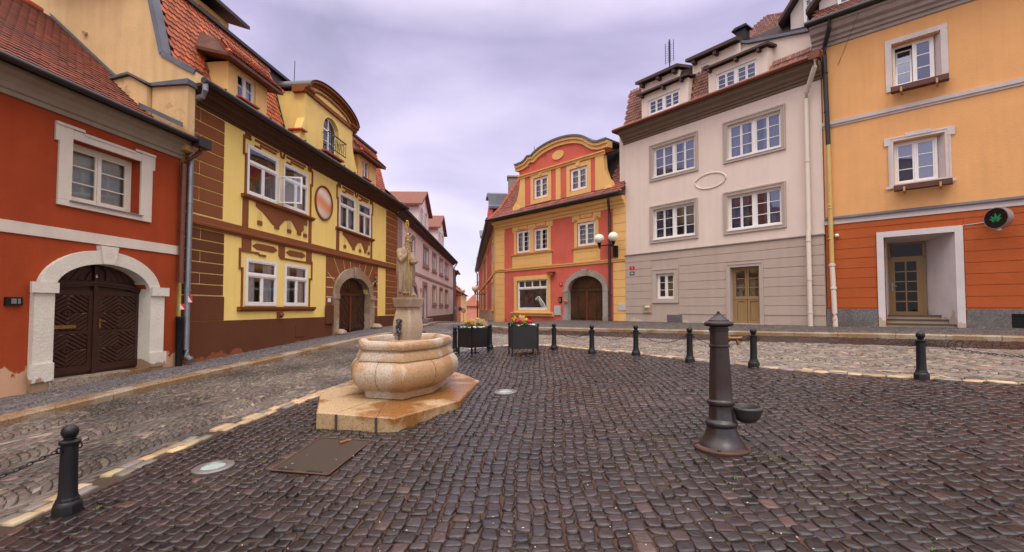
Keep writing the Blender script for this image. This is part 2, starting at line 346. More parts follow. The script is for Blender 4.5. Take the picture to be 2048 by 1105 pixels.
def rows_grid(x0, x1, y0, y1, w, l, ang=0, ox=0, oy=0, wob=.03):
    """columns running along y with staggered cross joints; returns (n,4,2)"""
    out = []
    x = x0
    while x < x1:
        ww = w * random.uniform(.88, 1.12); ys = [y0 - random.random() * l]
        while ys[-1] < y1: ys.append(ys[-1] + l * random.uniform(.72, 1.35))
        ys = np.array(ys)
        def wv(X, Y): return X + wob * np.sin(Y * .9 + X * .35) + wob * .5 * np.sin(Y * 2.3 + X)
        a, b = ys[:-1], ys[1:]
        q = np.stack([np.c_[wv(x, a), a], np.c_[wv(x + ww, a), a + RNG.normal(0, .004, len(a))], np.c_[wv(x + ww, b), b], np.c_[wv(x, b), b]], 1)
        out.append(q); x += ww
    C = np.concatenate(out); c, s = math.cos(ang), math.sin(ang)
    return np.stack([C[..., 0] * c - C[..., 1] * s + ox, C[..., 0] * s + C[..., 1] * c + oy], -1)
def arc_grid(L0, L1, W0, W1, band, s, l, ang, ox, oy, sag=.3):
    """segmental arcs stacked along x' in bands across y'"""
    out = []; nb = int(math.ceil((W1 - W0) / band))
    for bi in range(nb):
        bc = W0 + (bi + .5) * band; off = random.random() * s
        nk = int((L1 - L0) / s)
        for k in range(nk):
            a0 = L0 + k * s + off; ln = [-.5]
            while ln[-1] < .5: ln.append(ln[-1] + l / band * random.uniform(.8, 1.25))
            ln = np.clip(np.array(ln), -.5, .5)
            if ln[-1] - ln[-2] < .03: ln = np.delete(ln, -2)
            f = lambda t: sag * band * (1 - (2 * t) ** 2)
            t0, t1 = ln[:-1], ln[1:]; w = band
            q = np.stack([np.c_[a0 + f(t0), bc + t0 * w], np.c_[a0 + s * .93 + f(t0), bc + t0 * w], np.c_[a0 + s * .93 + f(t1), bc + t1 * w], np.c_[a0 + f(t1), bc + t1 * w]], 1)
            out.append(q)
    C = np.concatenate(out); c, s_ = math.cos(ang), math.sin(ang)
    return np.stack([C[..., 0] * c - C[..., 1] * s_ + ox, C[..., 0] * s_ + C[..., 1] * c + oy], -1)
def cull(C, keep):
    c = C.mean(1); return C[keep(c[:, 0], c[:, 1])]
def tint_of(C, base=(1, 1, 1), sd=.2, light=.05, lightc=(2.2, 2.0, 1.7), hue=.05):
    n = len(C); t = np.ones((n, 3)) * np.array(base) * np.clip(RNG.normal(1, sd, (n, 1)), .35, 1.8) * (1 + RNG.normal(0, hue, (n, 3)))
    k = RNG.random(n) < light; t[k] = t[k] * np.array(lightc); return np.clip(t, .05, 6)
def patch(C):
    x, y = C.mean(1).T; return (1 + .22 * np.sin(x * 1.3 + 1.7 * np.sin(y * .8)) + .18 * np.sin(y * 1.9 + 2.1 * np.sin(x * .9 + 1)) + .12 * np.sin(x * 4.1 + y * 3.3))[:, None] * np.array([1.04, 1, .97])
sq_poly = np.vstack([offset(BDs, .16), [(15, -3), (-4.3, -3)]])
FOUNT = [(-2.64, 6.47), (-1.50, 6.12), (-.79, 7.31), (-.63, 9.27), (-1.24, 10.70), (-2.45, 10.95), (-3.07, 9.5), (-3.15, 7.86)]
COVER = [(-2.49, 4.96), (-1.82, 4.76), (-1.70, 5.80), (-2.40, 6.02)]
SETT = mat('wet_basalt_setts', (.019, .0118, .0112), .24, attr=True, bump=1.0, bscale=24, spec=.55, bdist=.008, var=.35, vscale=9, rvar=.12)
SETT_G = mat('grey_granite_setts', (.092, .079, .069), .42, attr=True, bump=.5, bscale=26, spec=.45, bdist=.005, rvar=.08)
SETT_S = mat('small_mosaic_setts', (.105, .092, .088), .5, attr=True, bump=.4, bscale=40, spec=.45, bdist=.003, rvar=.1)
BORD = mat('tan_border_setts', (.38, .272, .16), .42, attr=True, bump=.4, bscale=24, spec=.5, bdist=.004, rvar=.1)
# square
C = rows_grid(-6, 16, -3, 17, .122, .122, R(-4), 0, 0)
g1, g2 = (-3.17, 5.11), (-.11, 8.15)
def keep_sq(x, y):
    k = inside(sq_poly, x, y) & ~inside(FOUNT, x, y) & ~inside(COVER, x, y) & (np.hypot(x - g1[0], y - g1[1]) > .2) & (np.hypot(x - g2[0], y - g2[1]) > .2) & (y > .8) & (np.hypot(x - 2.13, y - 5.02) > .2)
    return k & (abs(x) < 1.25 * y + 2.5)
C = cull(C, keep_sq); SQC = C[:, 0].copy()
tn = tint_of(C, sd=.32, light=.06, lightc=(2.3, 2.15, 1.8), hue=.05) * patch(C)
tag(stones('cobbled_square', C, SETT, lambda x, y: 0 * x, tn, oct_=True, crown=.0014, gap=.0070, jit=.010, tilt=.036, zvar=.0045), kind='structure')
# road: left part in arcs along the street, right part in arcs along the square's right side
road_poly = np.vstack([BDs[::-1], offset(KLs, .19)[:, :]])
def not_sq(x, y): return ~inside(np.vstack([offset(BDs, -.13), [(15, -3), (-4.7, -3)]]), x, y)
lane = np.vstack([offset(KLs, .13), offset(KRs, .13), [(18, -3)]])
strip_in = offset(KRs, 2.0)
lane_in = np.vstack([offset(KLs, .13), strip_in, [(18, -3)]])
CL = cull(arc_grid(-3, 33, -1.0, 11, 1.15, .105, .10, R(87), 1.2, 0, .30), lambda x, y: not_sq(x, y) & inside(lane_in, x, y) & (x < -1.0 + (y - 15) * .02) & (y < 31) & (y > .8) & (x > -1.35 * y - 2))
CR = cull(arc_grid(-26, 12, -9, 9, 1.25, .115, .11, R(-47.5), 4.5, 14.5, .30), lambda x, y: not_sq(x, y) & inside(lane_in, x, y) & (x >= -1.0 + (y - 15) * .02) & (y < 31) & (y > .8))
tl = tint_of(CL, (.92, .9, .87), .22, .10, (1.9, 1.8, 1.6)) * patch(CL); tr = tint_of(CR, (1.72, 1.65, 1.56), .25, .22, (1.45, 1.35, 1.2))
tag(stones('cobbled_road', np.concatenate([CL, CR]), SETT_G, lambda x, y: 0 * x, np.concatenate([tl, tr]), gap=.0075, jit=.006, tilt=.022, crown=.0012, depth=.035), kind='structure')
CS = cull(rows_grid(-30, 20, -4, 4, .125, .16, R(-47.5), 4.5, 16.5), lambda x, y: inside(lane, x, y) & ~inside(lane_in, x, y) & (y < 31) & (y > 1))
tag(stones('dark_gutter_strip', CS, SETT, lambda x, y: 0 * x, tint_of(CS, (1.3, .95, .9), .25, .05, (1.6, 1.4, 1.2))), kind='structure')
# tan border of the square: two courses of long stones
bs = []
for side, o_ in ((0, -.065), (1, .065)):
    P = resample(offset(BDs, o_), .04); t = 0
    i = random.randint(0, 4)
    while i < len(P) - 9:
        n = random.randint(5, 8); a, b = P[i], P[i + n]; d = (b - a) / np.hypot(*(b - a)); nn = np.array([-d[1], d[0]]) * .062
        if random.random() > .07: bs.append([a - nn, b - nn, b + nn, a + nn])
        i += n
bs = np.array(bs); bs = cull(bs, lambda x, y: y > .8)
tb = tint_of(bs, (1, .98, .95), .16, .0); k = RNG.random(len(bs)); tb[k < .36] *= np.array([.42, .52, .75]); tb[k > .985] = (1.0, .5, .35)
fr = bs.mean(1); dk = (fr[:, 0] > -1.5) & (RNG.random(len(bs)) < .12); tb[dk] *= .45
tag(stones('border_course', bs, BORD, lambda x, y: 0 * x + .006, tb, gap=.007, jit=.005), kind='structure')
# ------------------------------------------------------------------ facade frames
def FR(ox, oy, dx, dy): return T(ox, oy, 0, math.atan2(dy, dx))
F_RED = FR(-8.684, 10.0, .142, .99); F_YEL = FR(-8.392, 12.043, .116, .993); F_PNK = FR(-6.628, 27.14, -.02, 1.0)
F_GRY = FR(8.682, 17.7, .617, -.787); F_SAL = FR(5.306, 22.012, .664, -.748); F_ORA = FR(10.346, 15.576, .726, -.687)
def wp(F, u, d=0):
    p = F @ Vector((u, d, 0)); return (p.x, p.y)
# pavements (raised .12 above the road, falling towards the kerb)
swL = np.vstack([offset(KLs, -.14), [wp(F_PNK, 30), wp(F_PNK, 0), wp(F_YEL, 15.2), wp(F_YEL, 0), wp(F_RED, -13)]])
SIDE_A = (-.98, 29.09); SIDE_D = (-.096, .995)
swR = np.vstack([offset(KRs, -.14), [wp(F_ORA, 10), wp(F_ORA, 0), wp(F_SAL, 0), wp(F_SAL, -9.46), (SIDE_A[0] + SIDE_D[0] * 29, SIDE_A[1] + SIDE_D[1] * 29)]])
def dist_to(P, x, y):
    P = resample(P, .5); d = np.full(np.shape(x), 1e9)
    for p in P: d = np.minimum(d, np.hypot(x - p[0], y - p[1]))
    return d
liftL = lambda x, y: .115 + .035 * dist_to(KLs, x, y)
liftR = lambda x, y: .115 + .035 * dist_to(KRs, x, y)
CA = cull(arc_grid(-1, 31, 3, 12.5, .62, .068, .068, R(86.5), .8, 0, .28), lambda x, y: inside(swL, x, y) & (y < 30) & (y > 3.5))
CB = cull(arc_grid(-14, 18, -3.5, 3.5, .7, .078, .078, R(-45.5), 5.5, 18.5, .28), lambda x, y: inside(swR, x, y) & (y > 4) & (y < 30))
tag(stones('pavement', CA, SETT_S, liftL, tint_of(CA, (1.0, 1.0, 1.03), .24, .03, (1.5, 1.5, 1.5)), gap=.0045, jit=.003, crown=.003, zvar=.001, depth=.02), kind='structure')
tag(stones('pavement', CB, SETT_S, liftR, tint_of(CB, (.8, .76, .74), .22, .03, (1.5, 1.5, 1.5)), gap=.0045, jit=.003, crown=.003, zvar=.001, depth=.02), kind='structure')
# bedding sheets under the stones
def sheet(name, poly, lift, m, step=.5):
    poly = np.asarray(poly); x0, y0 = poly.min(0); x1, y1 = poly.max(0)
    bm = bmesh.new(); vs = [bm.verts.new((p[0], p[1], 0)) for p in poly]; bm.faces.new(vs)
    for ax, lo, hi in (((1, 0, 0), x0, x1), ((0, 1, 0), y0, y1)):
        for t in np.arange(math.floor(lo) + step, hi, step * (1 if hi - lo < 40 else 2)):
            g = list(bm.verts) + list(bm.edges) + list(bm.faces); bmesh.ops.bisect_plane(bm, geom=g, plane_co=(ax[0] * t, ax[1] * t, 0), plane_no=ax, dist=1e-4)
    bmesh.ops.triangulate(bm, faces=bm.faces)
    xs = np.array([v.co.x for v in bm.verts]); ys = np.array([v.co.y for v in bm.verts]); zs = H(xs, ys) + lift(xs, ys)
    for v, z in zip(bm.verts, zs): v.co.z = z
    bmesh.ops.recalc_face_normals(bm, faces=bm.faces)
    me = bpy.data.meshes.new(name); bm.to_mesh(me); bm.free(); me.materials.append(m)
    o = bpy.data.objects.new(name, me); COL.objects.link(o); return tag(o, kind='structure')
JOINT = mat('joint_soil', (.022, .014, .009), .85, col2=(.045, .022, .009), vscale=1.3, bump=.6, bscale=60, detail=10)
MOSSJ = mat('mossy_joint_soil', (.060, .024, .007), .9, col2=(.020, .015, .012), vscale=.55, bump=.8, bscale=70, detail=6)
tag(sheet('sidewalk_bed', swL, lambda x, y: liftL(x, y) - .010, mat('pavement_bed', (.05, .047, .047), .8)), kind='structure')
tag(sheet('sidewalk_bed', swR, lambda x, y: liftR(x, y) - .010, MATS['pavement_bed']), kind='structure')
sheet('square_bed', np.vstack([BDs, [(15, -3), (-4.3, -3)]]), lambda x, y: 0 * x - .0135, MOSSJ)
# far road surface beyond the modelled stones
FARR = mat('far_street_surface', (.23, .19, .17), .6, var=.3, vscale=3, bump=.5, bscale=9, bdist=.02)
sheet('far_road', [(-6.6, 30.8), (-1.9, 30.8), (-3.0, 45), (-4.0, 60), (-5.6, 100), (-11, 112), (-13, 112), (-8, 60), (-6.5, 45)], lambda x, y: 0 * x - .006, FARR, 1.)
sheet('far_pavement', [(-5.3, 29.9), (-5.6, 36), (-6.3, 58), (-7.4, 58), (-6.8, 40), (-6.7, 29.9)], lambda x, y: 0 * x + .11, MATS['small_mosaic_setts'] if False else FARR, 1.)
# terrain
gx = np.unique(np.r_[np.linspace(-400, -20, 12), np.arange(-20, 22, .75), np.linspace(22, 400, 12)]); gy = np.unique(np.r_[np.linspace(-300, -10, 8), np.arange(-10, 60, .75), np.linspace(60, 130, 20), np.linspace(140, 600, 8)])
GX, GY = np.meshgrid(gx, gy); GZ = H(GX, GY) - .02; nx = len(gx)
ii, jj = np.meshgrid(np.arange(len(gy) - 1), np.arange(nx - 1), indexing='ij'); b0 = (ii * nx + jj).ravel()
tag(fast_mesh('ground', np.c_[GX.ravel(), GY.ravel(), GZ.ravel()], np.c_[b0, b0 + 1, b0 + nx + 1, b0 + nx], JOINT), kind='structure')
# kerbs: granite blocks end to end
KERB = granite('kerb_granite', (.40, .32, .22), (.31, .24, .16), (.17, .13, .09), 110, .5, (.78, .62, .45))
def kerb(P, name, y_max=58):
    P = resample(P, .1); mb = MB(); i = 0
    while i < len(P) - 14:
        n = min(random.randint(10, 14), len(P) - 1 - i); sub = P[i:i + n + 1]
        if sub[0][1] > y_max: i += n; continue
        idx = list(range(0, n + 1, 3)) + ([n] if n % 3 else [])
        S = sub[idx].copy(); d = (S[-1] - S[0]); d /= np.hypot(*d); S[0] = S[0] + d * .005; S[-1] = S[-1] - d * .005
        t = np.gradient(S, axis=0); t /= np.hypot(t[:, 0], t[:, 1])[:, None]; nn = np.c_[t[:, 1], -t[:, 0]]
        dz = random.uniform(-.004, .004); rings = []
        for p, q in zip(S, nn):
            z = h1(*p) + dz
            pr = [(.13, -.15), (.13, .095), (.115, .118), (.09, .125), (-.115, .128), (-.135, .118), (-.135, -.15)]
            rings.append([(p[0] + q[0] * a, p[1] + q[1] * a, z + b) for a, b in pr])
        mb.loft(rings, 0, False, True); i += n
    return tag(build(name, mb, KERB), kind='structure')
kerb(KLs, 'kerb'); kerb(KRs, 'kerb')
# ------------------------------------------------------------------ architecture helpers (x = along facade, y = into building, z = up)
def arch_z(x, a, b, zs, rise):
    t = (x - (a + b) / 2) / ((b - a) / 2); return zs + rise * math.sqrt(max(0, 1 - t * t))
def wall(mb, u0, u1, v0, v1, ops=(), th=.3, m=0, y0=0):
    us = sorted(set([u0, u1] + [x for o in ops for x in (o[0], o[1]) if u0 < x < u1])); vs = sorted(set([v0, v1] + [x for o in ops for x in (o[2], o[3]) if v0 < x < v1]))
    for a, b in zip(us[:-1], us[1:]):
        run = None
        for c, d in zip(vs[:-1], vs[1:]):
            hole = any(o[0] <= (a + b) / 2 <= o[1] and o[2] <= (c + d) / 2 <= o[3] for o in ops)
            if hole:
                if run is not None: mb.box(a, b, y0, y0 + th, run, c, m); run = None
            elif run is None: run = c
        if run is not None: mb.box(a, b, y0, y0 + th, run, v1, m)
    for o in ops:
        if len(o) > 4:
            rise = o[4]; zs = o[3] - rise - .01; n = 16
            for i in range(n):
                xa, xb = o[0] + (o[1] - o[0]) * i / n, o[0] + (o[1] - o[0]) * (i + 1) / n
                mb.prism([(xa, arch_z(xa, o[0], o[1], zs, rise)), (xb, arch_z(xb, o[0], o[1], zs, rise)), (xb, o[3]), (xa, o[3])], y0, y0 + th, m)
def arch_ring(mb, a, b, zs, rise, w, y0, y1, m=0, n=24, t0=0, t1=math.pi):
    ca, ha = (a + b) / 2, (b - a) / 2
    for i in range(n):
        A = [t0 + (t1 - t0) * (i + k) / n for k in (0, 1)]
        pi_ = [(ca - ha * math.cos(t), zs + rise * math.sin(t)) for t in A]; po = [(ca - (ha + w) * math.cos(t), zs + (rise + w) * math.sin(t)) for t in A]
        mb.prism([pi_[0], pi_[1], po[1], po[0]], y0, y1, m)
def window(root, u0, u1, v0, v1, d=.1, cols=(1, 1), rows=3, paint=WHITE, gl=GL, transom=None, fw=.055, curtain='side', bar=.022, frame=None, name='window', mull=.05, cmat=None):
    """casement window: outer frame, mullion between leaves, glazing bars; sub-parts pane and curtain"""
    mb = MB(); y0, y1 = d, d + .07
    mb.frame(u0, u1, v0, v1, fw, y0, y1)
    top = v1 - fw
    if transom:
        zt = v1 - transom; mb.box(u0 + fw, u1 - fw, y0 - .015, y1, zt - .04, zt + .03); mb.frame(u0 + fw, u1 - fw, zt + .03, top, .04, y0 + .012, y1 - .01); top = zt - .04
    n = sum(cols); L = u1 - u0 - 2 * fw; tot = len(cols); x = u0 + fw
    for ci, c in enumerate(cols):
        w = L * c / n; xa, xb = x, x + w
        if ci: mb.box(xa - mull / 2, xa + mull / 2, y0 - .006, y1, v0 + fw, top)
        a = xa + (mull / 2 if ci else 0); b = xb - (mull / 2 if ci < tot - 1 else 0)
        leaves = c if c in (1, 2) else 1
        for k in range(leaves):
            p = a + (b - a) * k / leaves; q_ = a + (b - a) * (k + 1) / leaves
            mb.frame(p + .004, q_ - .004, v0 + fw + .004, top - .004, .038, y0 + .01, y1 - .012)
            for r in range(1, rows):
                z = v0 + fw + (top - v0 - fw) * r / rows; mb.box(p + .042, q_ - .042, y0 + .018, y1 - .02, z - bar / 2, z + bar / 2)
        x = xb
    o = build(name, mb, paint, root, frame)
    g = MB(); g.box(u0 + .02, u1 - .02, d + .035, d + .039, v0 + .02, v1 - .02); build('pane', g, gl, o, frame)
    if curtain:
        c = MB(); spans = {'side': [(u0 + .02, u0 + (u1 - u0) * .36), (u1 - (u1 - u0) * .36, u1 - .02)], 'full': [(u0 + .02, u1 - .02)], 'right': [(u0 + (u1 - u0) * .55, u1 - .02)], 'blind': [(u0 + .02, u1 - .02)]}[curtain]
        for a, b in spans:
            n = max(6, int((b - a) / .025)); amp = .004 if curtain == 'blind' else .018; f = .55
            pts = [(a + (b - a) * i / n, d + .14 + amp * math.sin(i * f * 2) + (0 if curtain == 'blind' else .01 * random.random())) for i in range(n + 1)]
            c.loft([[(p[0], p[1], v0 + .03) for p in pts], [(p[0], p[1], v1 - .03) for p in pts]], 0, True, False, False)
        build('curtain', c, cmat or (BLIND if curtain == 'blind' else CURT), o, frame, recalc=False)
    return o
def tiles(mb_list, P0, U, W, width, length, tw=.17, tl=.16, keep=None, sd=.16, base=(1, 1, 1), r=.7):
    P0, U, W = Vector(P0), Vector(U).normalized(), Vector(W).normalized(); Nn = U.cross(W).normalized()
    if Nn.z < 0 or (abs(Nn.z) < .02 and Nn.y > 0): Nn = -Nn
    nu, nw = int(width / tw) + 1, int(length / tl) + 1
    a, b = np.meshgrid(np.arange(nu), np.arange(nw)); ca = (a + .5 * (b % 2)).ravel() * tw; cb = b.ravel() * tl
    k = (ca >= 0) & (ca < width) & (cb < length)
    if keep is not None: k &= keep(ca, cb)
    ca, cb = ca[k], cb[k]; n = len(ca)
    h = tw / 2 - .004; tmp = [(-h, tl * 1.5, .004), (h, tl * 1.5, .004), (h, tl * .28, .030), (h * .72, .05 * r, .036), (0, 0, .038), (-h * .72, .05 * r, .036), (-h, tl * .28, .030)]
    low = [(h, tl * .28, .004), (h * .72, .05 * r, .004), (0, 0, .004), (-h * .72, .05 * r, .004), (-h, tl * .28, .004)]
    tm = np.array(tmp + low); A = ca[:, None] + tm[None, :, 0] + RNG.normal(0, .002, (n, 1)); B = cb[:, None] + tm[None, :, 1] + RNG.normal(0, .003, (n, 1)); Cc = tm[None, :, 2] + RNG.normal(0, .003, (n, 1))
    U_, W_, N_, P_ = map(np.array, (U, W, Nn, P0))
    V = P_ + A[..., None] * U_ + B[..., None] * W_ + Cc[..., None] * N_
    F = np.array([[0, 6, 2, 1], [6, 5, 3, 2], [5, 4, 3, 3], [2, 7, 8, 3], [3, 8, 9, 4], [4, 9, 10, 5], [5, 10, 11, 6]])
    F[2] = [5, 4, 4, 3]
    t = np.clip(RNG.normal(1, sd, (n, 1)), .5, 1.6) * (1 + RNG.normal(0, .04, (n, 3))) * np.array(base)
    mb_list.append((V, F, t))
def build_tiles(name, L, m, root, frame=None):
    vs, fs, ts = [], [], []; b = 0
    for V, F, t in L:
        n = len(V); k = V.shape[1]
        if not n: continue
        vs.append(V.reshape(-1, 3)); F = [f for f in F]; 
        for i in range(n): fs += [[b + i * k + j for j in f] for f in ([0, 6, 2, 1], [6, 5, 3, 2], [5, 4, 3], [2, 7, 8, 3], [3, 8, 9, 4], [4, 9, 10, 5], [5, 10, 11, 6])]
        ts.append(np.repeat(t, k, 0)); b += n * k
    v = np.concatenate(vs); t = np.concatenate(ts)
    me = bpy.data.meshes.new(name); me.from_pydata(v.tolist(), [], fs); me.materials.append(m)
    a = me.color_attributes.new('tint', 'FLOAT_COLOR', 'POINT'); a.data.foreach_set('color', np.c_[t, np.ones(len(t))].astype(np.float32).ravel())
    o = bpy.data.objects.new(name, me); COL.objects.link(o); W = frame if frame is not None else WM[root.name]; WM[o.name] = W
    o.parent = root; o.matrix_basis = WM[root.name].inverted() @ W; return o
def moulding(mb, u0, u1, prof, m=0): mb.extr(prof, u0, u1, m)
def downpipe(root, u, y, z0, z1, r, m, zs=(), name='downpipe', top=None, frame=None, foot=True):
    mb = MB(); pts = []
    if top: pts += [(u + top[0], y + top[1], z1 + top[2]), (u + top[0] * .9, y + top[1] * .9, z1 + top[2] * .75), (u + top[0] * .12, y + top[1] * .12, z1 + top[2] * .12)]
    pts += [(u, y, z1 - .1), (u, y, z0 + .2), (u, y, z0)]
    mb.tube(pts, r, 12)
    for z in zs: mb.lathe([(r, -.03), (r * 1.16, -.028), (r * 1.16, .028), (r, .03)], u, y, 12, 0, z); mb.box(u - .012, u + .012, y, .01, z - .01, z + .01)
    return build(name, mb, m, root, frame)
def number_plate(root, u, v, w, h, col, txt, y=-.022, size=.09, name='number_plate', frame=None, tcol=None):
    mb = MB(); mb.box(u - w / 2, u + w / 2, y, -.002, v - h / 2, v + h / 2); o = build(name, mb, col, root, frame)
    if txt: text(txt, u, v, y - .003, size, tcol or WHITE, o, frame)
    return o
def text(s, u, v, y, size, m, parent, frame=None, name='lettering', rot=None, ext=.002):
    c = bpy.data.curves.new(name, 'FONT'); c.body = s; c.size = size; c.align_x = 'CENTER'; c.align_y = 'CENTER'; c.extrude = ext
    t = bpy.data.objects.new(name, c); COL.objects.link(t)
    dg = bpy.context.evaluated_depsgraph_get(); me = bpy.data.meshes.new_from_object(t.evaluated_get(dg)); bpy.data.objects.remove(t)
    me.materials.clear(); me.materials.append(m)
    o = bpy.data.objects.new(name, me); COL.objects.link(o); W = frame if frame is not None else WM[parent.name]
    M_ = W @ Matrix.Translation((u, y, v)) @ (rot if rot is not None else Matrix.Rotation(R(90), 4, 'X')); WM[o.name] = M_
    o.parent = parent; o.matrix_basis = WM[parent.name].inverted() @ M_; return o
# ================================================================== RED HOUSE (left edge)
WALLRED = plaster('russet_plaster', (.36, .056, .014), stain=((.55, .33, .20), .2, 1.3, .63, 2.2), var=.22)
BANDW = plaster('offwhite_band_paint', (.68, .60, .50)); STONEW = plaster('whitewashed_stone', (.70, .65, .55), stain=((.30, .20, .12), .2, .9, .70), bump=.7, bscale=18, bdist=.02)
DOORBR = mat('dark_brown_door_wood', (.045, .016, .010), .36, var=.3, vscale=5, bump=.3, bscale=14, spec=.4)
COVE = plaster('taupe_cove_cornice', (.36, .29, .22), streak=.25)
red = empty('red_house', F_RED, 'russet red house with arched brown carriage door at the left edge', 'house')
B = red
mb = MB(); U0, U1 = -12, 1.93
ops = [(-.66, .83, 3.79, 5.02), (-.96, 1.13, -1, 2.62, .62)]
wall(mb, U0, U1, -.6, 5.5, ops, .45); mb.box(U0, U1, 6, 6.3, -.6, 5.5); mb.box(U0, U0 + .3, .45, 6, -.6, 5.5); build('wall', mb, WALLRED, B)
mb = MB(); mb.box(U0, U1, -.03, -.002, 2.99, 3.21); build('string_band', mb, BANDW, B, bevel=.004)
mb = MB(); moulding(mb, U0, U1, [(-.002, 5.42), (-.05, 5.42), (-.06, 5.5), (-.10, 5.52), (-.13, 5.6), (-.20, 5.7), (-.32, 5.77), (-.34, 5.84), (0, 5.84)]); build('cornice', mb, COVE, B)
mb = MB(); mb.box(U0, U1, -.48, 0, 5.845, 5.90); build('soffit_board', mb, GUT, B)
# window surround with ears
mb = MB()
for (a, b, c, d, y) in ((-.91, -.66, 3.78, 5.27, -.05), (.83, 1.12, 3.78, 5.27, -.05), (-.66, .83, 5.02, 5.2, -.05), (-.91, 1.12, 3.66, 3.78, -.05)): mb.box(a, b, y, -.002, c, d)
mb.box(-.98, -.45, -.07, -.051, 5.21, 5.27); mb.box(.66, 1.18, -.07, -.051, 5.21, 5.27); mb.box(-.45, .66, -.065, -.051, 5.15, 5.21); mb.box(-.98, -.91, -.05, -.003, 4.90, 5.27); mb.box(1.12, 1.18, -.05, -.003, 4.90, 5.27)
build('window_surround', mb, BANDW, B, bevel=.008)
w = window(B, -.66, .83, 3.79, 5.02, .22, (1, 1), 3, CREAMW, curtain='blind', fw=.10)
mb = MB(); mb.box(-.7, .87, -.09, .2, 3.765, 3.785); build('window_sill', mb, ZINC, B)
# door surround
mb = MB(); arch_ring(mb, -.93, 1.10, 2.0, .58, .28, -.09, .35, n=28)
mb.box(-1.28, -.935, -.10, .35, -.3, 2.0); mb.box(1.105, 1.48, -.10, .35, -.3, 2.0)
mb.box(-1.36, -.90, -.15, -.101, 1.94, 2.14); mb.box(1.10, 1.56, -.15, -.101, 1.94, 2.14); mb.box(-1.34, -.93, -.13, -.101, .28, .62); mb.box(1.11, 1.54, -.13, -.101, .28, .62)
mb.prism([(-.04, 2.58), (.21, 2.58), (.28, 2.96), (-.11, 2.96)], -.13, -.001)
build('door_surround', mb, STONEW, B)
text('35.', .085, 2.79, -.131, .17, BANDW, B, name='carved_number')
def diamond_door(mb, u0, u1, v0, v1, n, y, bw=.085):
    """boards laid as concentric diamonds, clipped to the panel"""
    cu, cv = (u0 + u1) / 2, (v0 + v1) / 2; hu, hv = (u1 - u0) / 2, (v1 - v0) / 2; sl = .62
    for sx in (-1, 1):
        for sz in (-1, 1):
            k = 0
            while k * bw < hv + hu * sl:
                a0, a1 = k * bw + .006, (k + 1) * bw - .006
                def line(a):      # z = a - sl*x, clipped to the quadrant
                    pts = []
                    x0 = max(0, (a - hv) / sl); x1 = min(hu, a / sl)
                    return (x0, a - sl * x0), (x1, a - sl * x1)
                if a0 < hv + hu * sl - .01:
                    p0, p1 = line(a0); r0, r1 = line(a1)
                    if p1[0] > p0[0]:
                        poly = [p0, p1]
                        if r1[0] > r0[0]: poly += [r1, r0]
                        else: poly += [(hu, hv)]
                        poly = [(cu + sx * x, cv + sz * z) for x, z in poly]
                        m_ = [(sum(p[0] for p in poly) / len(poly)), (sum(p[1] for p in poly) / len(poly))]
                        inn = []
                        mb.prism(poly, y, y + .03)
                        mid = [((p[0] * .8 + m_[0] * .2), (p[1] * .8 + m_[1] * .2)) for p in poly]
                        b = len(mb.v); n_ = len(poly); mb.v += [(p[0], y - .001, p[1]) for p in poly] + [(p[0], y - .014, p[1]) for p in mid]
                        for i in range(n_): j = (i + 1) % n_; mb.f.append([b + i, b + j, b + n_ + j, b + n_ + i]); mb.m.append(0); mb.sm.append(False)
                        mb.f.append([b + n_ + i for i in range(n_)]); mb.m.append(0); mb.sm.append(False)
                k += 1
mb = MB(); y = .22; mb.box(-.97, 1.14, y + .03, y + .08, -.2, 2.61)
for a, b in ((-.96, .06), (.11, 1.13)):
    mb.frame(a, b, .33, 2.02, .10, y - .01, y + .03, wb=.14); mb.box(a + .1, b - .1, y - .01, y + .03, 1.13, 1.19)
    diamond_door(mb, a + .1, b - .1, 1.19, 1.92, 4, y); diamond_door(mb, a + .1, b - .1, .47, 1.13, 4, y)
mb.box(.045, .125, y - .035, y, .25, 2.6)
leaf = build('door', mb, DOORBR, B)
mb = MB(); P = [(-.97, 2.05), (-.9, 2.05), (-.6, 2.12), (.085, 2.18), (.8, 2.12), (1.06, 2.05), (1.14, 2.05)]
for p, q in zip(P[:-1], P[1:]): mb.prism([p, q, (q[0], q[1] + .05), (p[0], p[1] + .05)], y - .07, y)
for p, q in zip(P[:-1], P[1:]): mb.prism([(p[0], p[1] - .05), (q[0], q[1] - .05), q, p], y - .045, y + .001)
for s in (-1, 1):
    for k in range(6):
        x0 = .085 + s * (.08 + k * .15); zt = arch_z(x0, -.96, 1.13, 2.0, .6)
        mb.prism([(x0, 2.24), (x0 + s * .13, 2.24), (x0 - s * .12, 2.24 + .32), (x0 - s * .25 if k else x0 - s * .02, 2.24 + .32)] if k > 1 else [(x0, 2.24), (x0 + s * .13, 2.24), (x0 + s * .02, 2.42), (x0, 2.42)], y - .005, y + .029)
build('transom', mb, DOORBR, leaf)
BRASS = mat('old_brass', (.45, .27, .09), .35, metal=.9, var=.3, vscale=10)
mb = MB(); mb.box(.165, .205, y - .04, y - .011, 1.22, 1.42); mb.tube([(.185, y - .04, 1.37), (.185, y - .09, 1.37), (.26, y - .09, 1.37)], .011); build('handle', mb, BRASS, leaf)
mb = MB(); mb.box(-.72, -.30, y - .035, y - .02, 1.24, 1.31); mb.box(-.58, -.44, y - .04, y - .034, 1.255, 1.295); build('letter_slot', mb, BRASS, leaf)
text('6', .085, 2.33, y - .037, .10, WHITE, leaf, name='house_number')
mb = MB(); mb.box(-1.0, 1.17, -.12, .3, -.2, .27); build('door_step', mb, granite('grey_stone_step', (.34, .28, .20), (.25, .2, .15), (.1, .08, .06), 60), B, bevel=.01)
